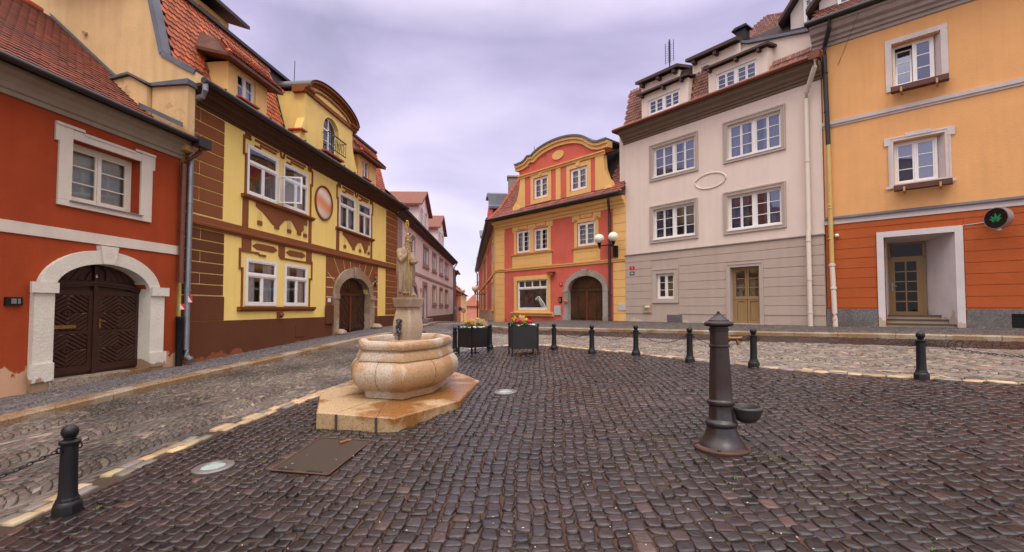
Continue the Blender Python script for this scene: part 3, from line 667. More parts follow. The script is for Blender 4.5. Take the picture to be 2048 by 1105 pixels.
mb = MB(); mb.box(-1.68, -1.42, -.05, -.002, 1.70, 1.85); mb.box(-1.60, -1.52, -.056, -.051, 1.73, 1.82, 1); mb.box(-1.50, -1.46, -.056, -.051, 1.73, 1.82, 1); build('doorbell_panel', mb, [IRON, ZINC], B, bevel=.006)
# roof: kicked eave, main slope
rf = MB(); rf.prism([(-.46, 5.86), (.5, 6.33), (3.95, 9.42), (8.2, 5.6), (8.2, 5.4), (3.95, 9.25), (.5, 6.2), (-.46, 5.80)], U0, U1 + .05, axis='x'); roof = build('roof', rf, ROOFDARK, B)
L = []
s1 = Vector((0, .96, .47)); l1 = s1.length; s2 = Vector((0, 3.45, 3.09)); l2 = s2.length
tiles(L, (U0 + 4, -.50, 5.86), (1, 0, 0), s1, U1 - U0 - 4, l1 + .05, .18, .145, sd=.22, base=(.75, .85, .95), r=.4)
tiles(L, (U0 + 4, .5, 6.33), (1, 0, 0), s2, U1 - U0 - 4, l2, .18, .155, sd=.15, base=(1.1, 1, .95), r=.4)
build_tiles('roof_tiles', L, TILE_R, roof)
mb = MB()
for k in range(34): mb.tube([(U1 - .3 - k * .36, 3.95, 9.44), (U1 - .3 - k * .36 - .38, 3.95, 9.46)], [.10, .115], 10)
build('ridge_tiles', mb, mat('ridge_tile', (.40, .09, .04), .8, var=.2, bump=.3), roof)
mb = MB(); mb.tube([(U0, -.53, 5.88), (U1 + .25, -.53, 5.86)], .065, 10); mb.box(U1 - .1, U1 + .3, -.62, -.40, 5.72, 5.95); build('gutter', mb, GUT, B)
mb = MB(); mb.tube([(U1 + .08, -.5, 5.8), (U1 + .08, -.5, 5.62), (U1 - .02, -.12, 5.3), (U1 - .02, -.12, 2.3)], .062, 12); mb.lathe([(.06, -.03), (.075, -.03), (.075, .03), (.06, .03)], U1 - .02, -.12, 12, 0, 3.6)
RPIPE = mat('brown_painted_pipe', (.16, .045, .025), .5, var=.25, vscale=4); dp = build('downpipe', mb, RPIPE, B)
mb = MB(); mb.lathe([(.062, 1.45), (.09, 1.43), (.09, 1.38), (.075, 1.36), (.075, .1)], U1 - .02, -.12, 14); build('downpipe_foot', mb, IRON, B)
RW = mat('red_marker_paint', (.65, .04, .03), .5); WM_ = WHITE
mb = MB(); mb.prism([(U1 - .09, 1.62), (U1 + .05, 1.62), (U1 - .09, 1.76)], -.188, -.184, 0); mb.prism([(U1 + .05, 1.62), (U1 + .05, 1.76), (U1 - .09, 1.76)], -.188, -.184, 1); build('pipe_marker', mb, [WHITE, RW], dp)
# ================================================================== YELLOW HOUSE
YW = plaster('lemon_plaster', (.87, .65, .20), var=.08); BRU = plaster('rust_brown_plaster', (.225, .075, .026), var=.1); BRD = plaster('dark_brown_plaster', (.125, .042, .017), stain=((.24, .072, .025), .3, 1.2, .80), var=.18)
CRM = plaster('cream_gable_plaster', (.66, .44, .22), streak=.35, var=.15, stain=((.50, .30, .14), 6, 9.8, .78)); LINE = plaster('pale_yellow_joint', (.80, .62, .25))
yel = empty('yellow_house', F_YEL, 'yellow and brown town house with mansard roof, round medallion and arched gate', 'house'); B = yel
ops = [(2.35, 3.92, 5.15, 6.7), (4.2, 5.77, 5.15, 6.7), (8.25, 9.82, 5.1, 6.68), (10.1, 11.57, 5.1, 6.68), (2.39, 3.97, 1.72, 3.2), (4.4, 5.86, 1.72, 3.22), (8.2, 11.4, -1, 3.10, .83)]
mb = MB(); wall(mb, 0, 15.3, -.5, 7.12, ops, .35); mb.box(0, 15.3, 9.6, 9.9, -.5, 7.4); mb.box(15, 15.3, .35, 9.6, -.5, 7.12); build('wall', mb, YW, B)
mb = MB(); G = [(-.35, 7.4), (-.29, 7.72), (.05, 7.9), (.66, 8.26), (1.07, 9.87), (1.32, 10.7), (4.5, 13.0), (9.9, 8.6), (9.9, -.5), (.355, -.5), (.355, 7.1), (-.1, 7.1)]
mb.prism(G, -.05, .25, axis='x'); build('gable_wall', mb, CRM, B)
mb = MB(); mb.prism(G, 15.05, 15.32, axis='x') ; build('gable_wall', mb, CRM, B)
mb = MB()
for p, q in zip(G[1:6], G[2:7]): 
    dx, dz = q[0] - p[0], q[1] - p[1]; l = math.hypot(dx, dz); nx_, nz_ = -dz / l * .16, dx / l * .16
    mb.prism([(p[0] - nx_ * .5, p[1] - nz_ * .5), (q[0] - nx_ * .5, q[1] - nz_ * .5), (q[0] + nx_ * .35, q[1] + nz_ * .35), (p[0] + nx_ * .35, p[1] + nz_ * .35)], -.09, .18, axis='x')
build('verge_flashing', mb, SLATEM, B)
mb = MB(); mb.prism([(.7, 6.0), (2.05, 7.35), (1.2, 7.5), (.72, 7.22)], -.42, -.055, axis='x'); mb.box(-.30, -.055, -.30, .68, 5.6, 7.24); build('party_wall_stub', mb, CRM, B)
mb = MB(); mb.prism([(.66, 7.24), (1.2, 7.52), (2.3, 7.30), (2.3, 7.36), (1.2, 7.58), (.66, 7.30)], -.50, -.052, axis='x'); mb.prism([(-.36, 7.245), (.70, 7.245), (.70, 7.32), (-.36, 7.38)], -.38, -.056, axis='x'); build('stub_flashing', mb, SLATEM, B)
mb = MB(); mb.prism([(.9, 6.68), (3.9, 9.4), (3.97, 9.53), (.9, 6.80)], -.13, -.054, axis='x'); mb.prism([(-.3, 6.12), (.9, 6.68), (.9, 6.80), (-.3, 6.24)], -.46, -.425, axis='x'); build('roof_flashing', mb, SLATEM, B)
mb = MB(); mb.tube([(-.051, 2.91, 8.93), (-.13, 2.91, 8.91)], .05, 14); build('vent_pipe', mb, mat('vent_plastic', (.45, .3, .2), .6), B)
# rustication: thin brown slabs laid over the wall with open joints
def quoins(mb, u0, u1, v0, v1, h, y=-.018, g=.03, split=.5, m=0):
    z = v0; k = 0
    while z < v1 - .08:
        zz = min(z + h, v1)
        if k % 2: 
            s = u0 + (u1 - u0) * split; mb.box(u0, s - g / 2, y, -.001, z + g / 2, zz - g / 2, m); mb.box(s + g / 2, u1, y, -.001, z + g / 2, zz - g / 2, m)
        else: mb.box(u0, u1, y, -.001, z + g / 2, zz - g / 2, m)
        z = zz; k += 1
mb = MB(); quoins(mb, .0, 1.37, 4.16, 7.0, .355, split=.36); quoins(mb, 13.6, 15.3, 4.16, 7.0, .355); build('quoin_panel', mb, BRU, B, bevel=.003)
mb = MB(); quoins(mb, 0, 1.45, 2.0, 3.78, .297, split=.40); mb.box(0, 1.5, -.022, -.001, 1.31, 1.98); build('quoin_panel', mb, BRD, B, bevel=.003)
mb = MB(); quoins(mb, 13.6, 15.3, 1.3, 3.78, .31); build('quoin_panel', mb, BRU, B, bevel=.003)
mb = MB(); mb.box(-.02, 7.75, -.05, -.001, -.5, 1.30); mb.box(12.0, 15.32, -.05, -.001, -.5, 1.25); build('plinth', mb, BRD, B)
mb = MB(); mb.box(-.02, 15.32, -.03, -.001, 3.93, 4.12); moulding(mb, -.02, 15.34, [(-.001, 3.79), (-.05, 3.79), (-.06, 3.83), (-.10, 3.86), (-.11, 3.92), (-.05, 3.95), (-.001, 3.95)]); build('string_band', mb, BRU, B)
# painted and moulded window decoration, upper floor
def poly_strip(mb, P, w, y0, y1, m=0):
    for p, q in zip(P[:-1], P[1:]):
        if abs(p[0] - q[0]) < 1e-6: mb.box(p[0] - w / 2, p[0] + w / 2, y0, y1, min(p[1], q[1]) - w / 2, max(p[1], q[1]) + w / 2, m)
        else: mb.box(min(p[0], q[0]) + w / 2, max(p[0], q[0]) - w / 2, y0 + .001, y1, p[1] - w / 2, p[1] + w / 2, m)
def upper_set(a, b, c0, c1):
    mb = MB()
    poly_strip(mb, [(a + .1, 5.05), (a + .1, 6.35), (a, 6.35), (a, 6.88), (a + .35, 6.88)], .07, -.035, -.001); poly_strip(mb, [(b - .1, 5.05), (b - .1, 6.35), (b, 6.35), (b, 6.88), (b - .35, 6.88)], .07, -.035, -.001)
    mid = (a + b) / 2
    for s, e in ((a + .5, mid - .25), (mid + .25, b - .5)):
        mb.box(s, e, -.035, -.001, 6.90, 6.97); mb.box(s + .25, e - .1, -.03, -.001, 6.80, 6.86); mb.box(s, s + .3, -.028, -.001, 6.72, 6.77)
    for s in (a + .06, b - .30): 
        for k in range(3): mb.box(s + k * .09, s + k * .09 + .05, -.045, -.001, 6.93, 7.10)
    mb.prism([(mid - .18, 7.05), (mid - .12, 7.05), (mid - .04, 6.86), (mid + .04, 6.86), (mid + .12, 7.05), (mid + .18, 7.05), (mid + .08, 6.80), (mid - .08, 6.80)], -.04, -.001)
    build('window_surround', mb, BRU, B)
    mb = MB(); moulding(mb, a - .08, b + .08, [(-.001, 4.99), (-.06, 5.0), (-.12, 5.05), (-.13, 5.11), (-.001, 5.11)]); build('window_sill', mb, BRU, B)
    mb = MB(); mb.box(a, a + .26, -.02, -.001, 4.125, 4.98); mb.box(b - .2, b, -.02, -.001, 4.125, 4.98)
    L_ = b - a - .46; u = lambda t: a + .26 + L_ * t
    P = [(u(.09), 4.98), (u(.10), 4.86), (u(.22), 4.70), (u(.36), 4.42), (u(.46), 4.42), (u(.56), 4.70), (u(.69), 4.70), (u(.78), 4.42), (u(.85), 4.42), (u(.97), 4.72), (u(.97), 4.98)]
    for i in range(1, len(P) - 2): mb.prism([P[i], P[i + 1], (P[i + 1][0], 4.98), (P[i][0], 4.98)], -.018, -.001)
    for t in (.16, .63, .93): mb.box(u(t) - .11, u(t) + .11, -.035, -.0015, 4.30, 4.42)
    for t in (.42, .81): mb.box(u(t) - .12, u(t) + .12, -.035, -.0015, 4.32, 4.41)
    ap = build('apron_relief', mb, BRU, B)
    mb = MB()
    for t in (.16, .63, .93):
        for k in range(4): mb.box(u(t) - .1 + k * .055, u(t) - .1 + k * .055 + .03, -.036, -.0015, 4.44, 4.72)
    for t in (.16, .63, .93, .42, .81):
        for k in (-1, 1): mb.lathe([(.016, 0), (.016, .006)], 0, 0, 8).v; 
    build('apron_flutes', mb, LINE, ap)
upper_set(2.2, 6.08, 0, 0); upper_set(8.05, 11.78, 0, 0)
for i, o in enumerate(ops[:4]):
    if i == 0:
        wd = window(B, o[0] + .01, o[1] - .01, o[2] + .01, o[3] - .01, -.03, (1, 1), 1, WHITE, transom=.52, fw=.07, curtain=None)
    else: wd = window(B, o[0] + .01, o[1] - .01, o[2] + .01, o[3] - .01, -.03, (1, 1), 1, WHITE, transom=.52, fw=.07, curtain='side' if i != 1 else 'right')
# the open casement leaf of the first window
FO = F_YEL @ T(3.90, -.06, 0, R(-72)) ; mb = MB(); mb.frame(0, .74, 5.2, 6.12, .05, -.02, .02); ol = build('open_casement', mb, WHITE, B, frame=FO); mb = MB(); mb.box(.04, .70, -.003, .003, 5.24, 6.08); build('pane', mb, GL, ol, frame=FO)
for o in ops[4:6]:
    window(B, o[0] + .01, o[1] - .01, o[2] + .01, o[3] - .01, -.025, (1, 1), 1, WHITE, transom=.50, fw=.08, curtain='side')
mb = MB(); poly_strip(mb, [(2.24, 1.75), (2.24, 2.85), (2.12, 2.85), (2.12, 3.42)], .07, -.03, -.001); poly_strip(mb, [(6.0, 1.75), (6.0, 2.75), (6.14, 2.75), (6.14, 3.4)], .07, -.03, -.001)
mb.box(2.15, 3.0, -.03, -.001, 3.36, 3.42); mb.box(3.0, 3.35, -.03, -.001, 3.31, 3.37); mb.box(4.1, 6.1, -.03, -.001, 3.33, 3.39); build('window_surround', mb, BRU, B)
mb = MB(); moulding(mb, 2.05, 6.3, [(-.001, 1.55), (-.07, 1.56), (-.12, 1.62), (-.14, 1.70), (-.001, 1.70)]); build('window_sill', mb, BRU, B)
# lower floor: upper frieze panels with lozenges (between sill level 3.42 and the band they read as brown bars)
# medallion
mb = MB(); mb.lathe([(.70, 0), (.70, .05), (.64, .06), (.62, .03)], n=40, cap=False); mb.v = [(6.97 + x, -z - .001, 5.87 + y_) for x, y_, z in mb.v]; build('medallion_rim', mb, BRU, B)
MED = bpy.data.materials.new('marbled_medallion'); MED.use_nodes = True; nt = MED.node_tree; tcn = N(nt, 'ShaderNodeTexCoord'); wv = N(nt, 'ShaderNodeTexWave', wave_type='BANDS', bands_direction='Z'); wv.inputs['Scale'].default_value = .45; wv.inputs['Distortion'].default_value = 9; wv.inputs['Detail'].default_value = 2.5; wv.inputs['Detail Scale'].default_value = .55
nt.links.new(tcn.outputs['Object'], wv.inputs[0]); r_ = N(nt, 'ShaderNodeValToRGB'); r_.color_ramp.elements[0].color = (.72, .27, .10, 1); r_.color_ramp.elements[1].color = (.78, .66, .58, 1); x = r_.color_ramp.elements.new(.45); x.color = (.76, .42, .22, 1); nt.links.new(wv.outputs[0], r_.inputs[0]); nt.links.new(r_.outputs[0], nt.nodes['Principled BSDF'].inputs['Base Color'])
mb = MB(); mb.lathe([(.63, 0), (.60, .02), (.3, .03), (.01, .033)], n=40); mb.v = [(6.97 + x, -z - .002, 5.87 + y_) for x, y_, z in mb.v]; build('medallion', mb, MED, B)
# gate zone
mb = MB(); O = [(7.23, 1.30), (12.5, 3.41)]
gops = [(7.75, 11.95, -1, 3.41, .95)]
wall(mb, 7.23, 12.5, 1.25, 3.785, [(7.78, 11.92, -1, 3.40, 1.1)], .02, y0=-.021); build('gate_panel', mb, BRU, B)
mb = MB()
for a in (25, 45, 62, 78, 102, 118, 135, 155):
    t = R(a); c, s = -math.cos(t), math.sin(t); x0, z0 = 9.85 + 2.1 * c, 2.28 + 1.15 * s; k = min(3.76 - z0, 1.6) / max(.2, s) ; k = min(k, .75 / max(abs(c), .2))
    x1, z1 = x0 + c * k * .8, z0 + s * k
    d = Vector((z1 - z0, x0 - x1)).normalized() * .010; mb.prism([(x0 - d.x, z0 - d.y), (x1 - d.x, z1 - d.y), (x1 + d.x, z1 + d.y), (x0 + d.x, z0 + d.y)], -.027, -.0215)
for z in (1.7, 2.1, 2.5, 2.9):
    mb.box(7.24, 7.24 + (.5 if z < 2.3 else .5 + (z - 2.3) * .35), -.027, -.0215, z, z + .03); mb.box(12.49 - (.5 if z < 2.3 else .5 + (z - 2.3) * .35), 12.49, -.027, -.0215, z, z + .03)
build('voussoir_joints', mb, LINE, B)
GST = granite('weathered_sandstone', (.42, .32, .24), (.34, .26, .19), (.16, .12, .09), 45, .8, (.8, .72, .62))
mb = MB(); arch_ring(mb, 8.23, 11.37, 2.26, .79, .42, -.10, .4, n=28); mb.box(7.76, 8.23, -.10, .4, -.2, 2.24); mb.box(11.37, 11.94, -.10, .4, -.2, 2.24); mb.box(7.70, 8.24, -.13, -.101, 2.05, 2.26); mb.box(11.36, 12.0, -.13, -.101, 2.05, 2.26); mb.prism([(9.6, 3.02), (10.1, 3.02), (10.2, 3.52), (9.5, 3.52)], -.15, .2)
mb.sphere((8.1, -.25, .6), .26, 12, sz=.7); mb.sphere((11.7, -.3, .72), .3, 12, sz=.6); build('gate_surround', mb, GST, B)
def herring_gate(root, u0, u1, v0, vt, zs, rise, y, m, up=1, trans=True, bw=.13, name='gate'):
    mb = MB(); mb.box(u0, u1, y + .03, y + .08, v0, zs + rise * .0 + .0); n = 14
    for i in range(n):
        xa, xb = u0 + (u1 - u0) * i / n, u0 + (u1 - u0) * (i + 1) / n; mb.prism([(xa, zs), (xb, zs), (xb, arch_z(xb, u0, u1, zs, rise)), (xa, arch_z(xa, u0, u1, zs, rise))], y + .03, y + .08)
    mid = (u0 + u1) / 2; q = (u1 - u0) / 4
    def boards(a, b, z0, z1, s):
        W_ = b - a; k = -W_; 
        z = z0 - W_
        while z < z1:
            p = []
            # board between lines z+ t and z+bw, slope s
            n_ = 1
            def cl(xx, zz): return (xx, min(max(zz, z0), z1))
            za, zb = (z, z + W_) if s > 0 else (z + W_, z)
            poly = [cl(a, za), cl(b, zb), cl(b, zb + bw - .015), cl(a, za + bw - .015)]
            if not (poly[0][1] == poly[3][1] and poly[1][1] == poly[2][1]):
                A_ = abs((poly[0][1] - poly[3][1])) + abs(poly[1][1] - poly[2][1])
                if poly[0][1] == poly[3][1]: poly = poly[:3]
                elif poly[1][1] == poly[2][1]: poly = [poly[0], poly[1], poly[3]]
                mb.prism(poly, y + random.uniform(-.014, .006), y + .029)
            z += bw
    for i in range(4):
        boards(u0 + i * q + (.03 if i % 2 == 0 else .01), u0 + (i + 1) * q - (.01 if i % 2 == 0 else .03), v0 + .12, zs - .06, (1 if i % 2 == 0 else -1) * up)
    mb.box(u0, u1, y - .03, y + .029, zs - .05, zs + .08)
    for i in range(8):
        t = R(15 + i * 150 / 7); c, s = -math.cos(t), math.sin(t)
        mb.prism([(mid + c * .15 - s * .03, zs + .1 + s * .02), (mid + c * (u1 - u0) * .42 - s * .06, zs + rise * .86 * s), (mid + c * (u1 - u0) * .42 + s * .06, zs + rise * .86 * s), (mid + c * .15 + s * .03, zs + .1 + s * .02)], y + .012, y + .029)
    g = build(name, mb, m, root, bevel=.010); mb = MB(); mb.box(mid - .07, mid + .07, y - .035, y - .005, v0, zs - .05); 
    build('meeting_stile', mb, mat('reddish_oak', (.15, .035, .014), .45, var=.4, vscale=3), g)
    mb = MB(); mb.tube([(mid + .12, y - .01, v0 + 1.1), (mid + .12, y - .07, v0 + 1.1), (mid + .24, y - .07, v0 + 1.1)], .015); build('handle', mb, IRON, g); return g
herring_gate(B, 8.2, 11.4, .6, 3.08, 2.26, .82, .18, DOORBR)
# lozenge panels over the lower windows
mb = MB(); 
for a, b in ((2.2, 2.62), (4.03, 4.38), (5.75, 6.12)): mb.box(a, b, -.024, -.001, 3.40, 3.788)
for a, b in ((2.68, 3.97), (4.45, 5.7)): mb.prism([(a, 3.60), (a + .22, 3.50), (b - .22, 3.50), (b, 3.60), (b - .22, 3.70), (a + .22, 3.70)], -.020, -.001)
build('lozenge_bar', mb, BRU, B)
# cabinets, vent, stains, plates
mb = MB(); mb.box(7.15, 7.72, -.12, -.052, 1.02, 1.78); build('meter_cabinet', mb, BRD, B, bevel=.006)
mb = MB(); mb.box(5.05, 5.65, -.066, -.052, .62, 1.02); build('hatch_cover', mb, BRD, B)
mb = MB(); mb.box(4.0, 4.28, -.06, -.002, 1.33, 1.53); mb.tube([(4.14, -.06, 1.43), (4.14, -.14, 1.42)], .07, 14); build('flue_vent', mb, BRU, B)
BLUE = mat('blue_enamel', (.02, .03, .12), .35); REDE = mat('red_enamel', (.55, .02, .03), .35)
number_plate(B, 12.2, 3.22, .26, .22, BLUE, '32', -.045, .14); number_plate(B, 12.2, 3.42, .24, .13, REDE, None, -.045); number_plate(B, 12.15, 2.85, .22, .22, IRON, None, -.04, name='plaque')
number_plate(B, 7.48, 1.98, .2, .16, WHITE, None, -.05, name='notice_plate')
# main cornice, gutter
mb = MB(); moulding(mb, -.05, 15.45, [(-.001, 7.02), (-.04, 7.02), (-.05, 7.08), (-.10, 7.10), (-.12, 7.16), (-.22, 7.22), (-.30, 7.24), (-.32, 7.32), (-.46, 7.36), (-.48, 7.42), (.3, 7.42)]); build('cornice', mb, BROWNTRIM, B)
mb = MB(); mb.tube([(-.1, -.56, 7.46), (15.5, -.56, 7.44)], .085, 10); build('gutter', mb, GUT, B)
mb = MB(); mb.tube([(-.02, -.54, 7.42), (-.02, -.54, 7.22), (.0, -.46, 7.08), (.03, -.2, 7.02), (.05, -.13, 6.85), (.05, -.13, .6), (.05, -.16, .42), (.02, -.32, .33)], .07, 14)
for z in (6.3, 4.35, 2.1): mb.lathe([(.07, -.02), (.082, -.018), (.082, .018), (.07, .02)], .05, -.13, 14, 0, z)
dp = build('downpipe', mb, ZINC, B)
mb = MB(); mb.prism([(-.02, 1.80), (.12, 1.80), (-.02, 1.96)], -.212, -.206, 0); mb.prism([(.12, 1.80), (.12, 1.96), (-.02, 1.96)], -.212, -.206, 1); build('pipe_marker', mb, [WHITE, RW], dp)
# mansard roof
rf = MB(); PR = [(-.5, 7.52), (.12, 7.9), (.60, 8.22), (1.26, 10.6), (4.5, 12.95), (9.9, 8.7), (9.9, 8.5), (4.5, 12.8), (1.40, 10.5), (.72, 8.1), (.12, 7.75), (-.5, 7.45)]
rf.prism(PR, .26, 15.04, axis='x'); roof = build('roof', rf, ROOFDARK, B)
L = []
def notdorm(z0, h):
    def k(a, b):
        u = a + .26; z = z0 + b * h
        r = ~((u > 1.5) & (u < 3.4) & (z < 9.3) & (z > 7.7)); r &= ~((u > 10.4) & (u < 12.5) & (z < 9.3) & (z > 7.7)); r &= ~((u > 5.1) & (u < 9.7) & (z < 10.6)); return r
    return k
e1 = Vector((0, .62, .38)); tiles(L, (.26, -.50, 7.53), (1, 0, 0), (0, 1.1, .70), 14.8, 1.30, .175, .17, notdorm(7.53, .53))
s2 = Vector((0, .66, 2.38)); tiles(L, (.26, .585, 8.22), (1, 0, 0), s2, 14.8, s2.length, .175, .17, notdorm(8.22, .96))
s3 = Vector((0, 3.24, 2.35)); tiles(L, (.26, 1.26, 10.62), (1, 0, 0), s3, 14.8, s3.length, .175, .17, base=(.6, .7, .8))
build_tiles('roof_tiles', L, TILE_O, roof)
mb = MB(); mb.box(.3, 15.0, 1.12, 1.34, 10.55, 10.66); build('break_moulding', mb, GUT, roof)
mb = MB()
for k in range(15): mb.box(.8 + k, .86 + k, -.46, -.40, 7.55, 7.66)
build('snow_guard', mb, TILE_O, roof)
DT = mat('dormer_plaster', (.72, .47, .17), .85, var=.1, bump=.2)
def roof_prism(mb, pts_bottom, apex, m=0): pass
def dormer(root, u0, u1, v0, v1, d, wu0, wu1, wv0, wv1, over=.5, depth=1.1, tm=TILE_O):
    mb = MB(); wall(mb, u0, u1, v0, v1, [(wu0, wu1, wv0, wv1)], .14, y0=d); mb.box(u0, u0 + .1, d + .14, d + depth, v0, v1); mb.box(u1 - .1, u1, d + .14, d + depth, v0, v1)
    o = build('dormer', mb, DT, root)
    window(o, wu0, wu1, wv0, wv1, d + .08, (1, 1), 2, WHITE, fw=.045, curtain='side')
    # hipped canopy
    a, b, c = u0 - over, u1 + over, d - over * .9; zt = v1 + .62; over *= .75; a, b, c = u0 - over, u1 + over, d - over * .9; mb = MB(); e_ = [(a, c, v1 + .02), (b, c, v1 + .02), (b, d + depth, v1 + .35), (a, d + depth, v1 + .35)]; rdg = [(a + over * 1.1, d + .25, zt), (b - over * 1.1, d + .25, zt), (b - over, d + depth + .4, zt + .5), (a + over, d + depth + .4, zt + .5)]
    lo = [(x, y_, z - .09) for x, y_, z in e_]
    mb.add(lo + e_ + rdg, [(0, 1, 2, 3), (0, 1, 5, 4), (1, 2, 6, 5), (3, 0, 4, 7), (4, 5, 9, 8), (5, 6, 10, 9), (7, 4, 8, 11), (8, 9, 10, 11)]); cp = build('canopy', mb, mat('canopy_board', (.13, .045, .025), .8, var=.4, vscale=7, bump=.8, bscale=16), o)
    L = []; w = Vector(rdg[0]) - Vector(e_[0]); fw_ = Vector((0, rdg[0][1] - e_[0][1], rdg[0][2] - e_[0][2])); ln = fw_.length; run = over * 1.1
    tiles(L, (a, c - .02, v1 + .05), (1, 0, 0), fw_, b - a, ln, .17, .16, lambda A, Bq: (A > run * Bq / ln) & (A < (b - a) - run * Bq / ln), base=(.85, .8, .8))
    Us = Vector((0, e_[0][1] - e_[3][1], e_[0][2] - e_[3][2])); k = Vector((run, 0, zt - v1 - .02))
    t_ = build_tiles('canopy_tiles', L, tm, o)
    mb = MB(); mb.tube([e_[0], rdg[0], rdg[1], e_[1]], .07, 8); build('hip_tiles', mb, TILE_O if False else MATS['ridge_tile'], o)
    mb = MB(); mb.prism([(wu0 - .05, wv0 - .06), (wu1 + .05, wv0 - .06), (wu1 + .05, wv0 - .01), (wu0 - .05, wv0 - .01)], d - .12, d + .05); build('sill', mb, MATS['ridge_tile'], o); return o
dormer(B, 1.55, 3.35, 7.75, 8.86, .06, 1.95, 2.80, 8.02, 8.80, depth=.9); dormer(B, 10.4, 12.45, 7.75, 9.0, .12, 10.85, 11.65, 8.05, 8.95, over=.55, depth=.9)
# upper dormer row
mb = MB(); wall(mb, -.6, 3.5, 10.4, 11.25, [(.4, 1.3, 10.55, 11.1), (2.2, 3.05, 10.55, 11.1)], .2, y0=1.6); mb.box(3.3, 3.5, 1.8, 4, 10.4, 11.25); mb.box(-.6, -.4, 1.8, 4, 10.4, 11.25); o = build('dormer', mb, DT, B)
window(o, .4, 1.3, 10.55, 11.1, 1.66, (1, 1), 1, WHITE, curtain='side'); window(o, 2.2, 3.05, 10.55, 11.1, 1.66, (1, 1), 1, WHITE, curtain='side')
mb = MB(); mb.prism([(1.15, 11.28), (4.0, 12.3), (4.0, 12.42), (1.15, 11.40)], -.8, 3.95, axis='x'); build('canopy', mb, GUT, o)
# big central gable with segmental pediment
mb = MB(); wall(mb, 5.3, 9.2, 7.45, 9.72, [(6.65, 7.95, 7.93, 9.45, .55)], .3, y0=-.12)
mb.prism([(5.3, 7.5), (5.3, 8.7), (4.98, 7.95), (4.95, 7.5)], -.12, .18); mb.prism([(9.2, 7.5), (9.2, 9.0), (9.34, 8.6), (9.7, 8.0), (9.72, 7.5)], -.12, .18)
n = 20; 
for i in range(n):
    A = [R(180 - 180 * (i + k) / n) for k in (0, 1)]; p = [(7.3 + 1.98 * math.cos(t), 9.72 + .58 * math.sin(t) if math.sin(t) > 0 else 9.72) for t in A]; mb.prism([(p[0][0], 9.71), (p[1][0], 9.71), p[1], p[0]], -.12, .18)
mb.box(5.3, 5.55, .18, 1.6, 7.5, 9.72); mb.box(8.95, 9.2, .18, 1.6, 7.5, 9.72)
gab = build('gable', mb, plaster('gable_plaster', (.82, .60, .20)), B)
mb = MB()
moulding(mb, 5.12, 5.75, [(-.125, 9.62), (-.2, 9.66), (-.22, 9.74), (-.3, 9.78), (-.3, 9.86), (.3, 9.86), (.3, 9.62)])
moulding(mb, 8.85, 9.5, [(-.125, 9.62), (-.2, 9.66), (-.22, 9.74), (-.3, 9.78), (-.3, 9.86), (.3, 9.86), (.3, 9.62)])
mb.box(5.75, 8.85, -.20, -.125, 9.64, 9.80)
def arcstrip(mb, cx, cz, rx, rz, w, y0, y1, n=24, t0=0, t1=180, m=0):
    for i in range(n):
        A = [R(t0 + (t1 - t0) * (i + k) / n) for k in (0, 1)]; a, b = [(cx - rx * math.cos(t), cz + rz * math.sin(t)) for t in A], [(cx - (rx + w) * math.cos(t), cz + (rz + w) * math.sin(t)) for t in A]
        mb.prism([a[0], a[1], b[1], b[0]], y0, y1, m)
arcstrip(mb, 7.3, 9.84, 1.85, .42, .13, -.22, .3); arcstrip(mb, 7.3, 9.84, 1.98, .55, .10, -.34, 1.1); arcstrip(mb, 7.3, 9.84, 1.45, .24, .07, -.17, -.12)
build('pediment_moulding', mb, BRU, gab)
mb = MB(); arcstrip(mb, 7.3, 9.84, 2.09, .66, .025, -.38, 1.15); build('metal_covering', mb, GUT, gab)
mb = MB(); yy = 0
ar = []; mb.frame(6.67, 7.93, 7.95, 8.95, .06, .02, .09); mb.box(7.27, 7.33, .01, .09, 8.0, 9.4); arch_ring(mb, 6.72, 7.88, 8.95, .44, .06, .02, .09, n=18); mb.box(6.7, 7.9, .03, .08, 8.46, 8.49)
aw = build('window', mb, WHITE, gab); mb = MB(); mb.box(6.7, 7.9, .05, .056, 7.97, 9.42); build('pane', mb, GL, aw)
mb = MB(); mb.box(6.55, 8.05, -.42, -.38, 8.60, 8.64); mb.box(6.55, 8.05, -.41, -.39, 8.02, 8.05)
for k in range(9): mb.tube([(6.6 + k * .175, -.40, 8.03), (6.6 + k * .175, -.40, 8.61)], .010, 6)
for k in range(4):
    c_ = 6.85 + k * .30; mb.tube([(c_ + .10 * math.cos(t / 6 * math.pi), -.40, 8.32 + .16 * math.sin(t / 6 * math.pi)) for t in range(12)], .010, 6, closed=True)
for x_ in (6.56, 8.04): mb.tube([(x_, -.40, 8.62), (x_, -.10, 8.62)], .012, 6)
build('balcony_railing', mb, IRON, gab)
mb = MB(); mb.prism([(6.5, 7.86), (8.1, 7.86), (8.1, 7.93), (6.5, 7.93)], -.30, .05); build('sill', mb, TILE_O if False else MATS['ridge_tile'], gab)
mb = MB(); mb.box(4.92, 5.3, -.25, .3, 8.12, 8.17); build('kneeler_tile', mb, MATS['ridge_tile'], gab)
mb = MB(); mb.tube([(11.9, 4.4, 12.9), (11.95, 4.4, 14.6)], .02, 6); build('lightning_rod', mb, IRON, B)
mb = MB(); mb.tube([(4 + k, 4.5, 13.12 + (.06 if k % 2 else 0)) for k in range(12)], .012, 5)
for k in (4, 7, 10, 13): mb.tube([(k, 4.5, 12.9), (k, 4.5, 13.2)], .02, 5)
build('lightning_wire', mb, IRON, roof)
mb = MB(); mb.box(5.0, 6.4, 1.6, 3.6, 9.6, 11.35); mb.box(4.8, 6.6, 1.4, 3.7, 11.35, 11.42); 
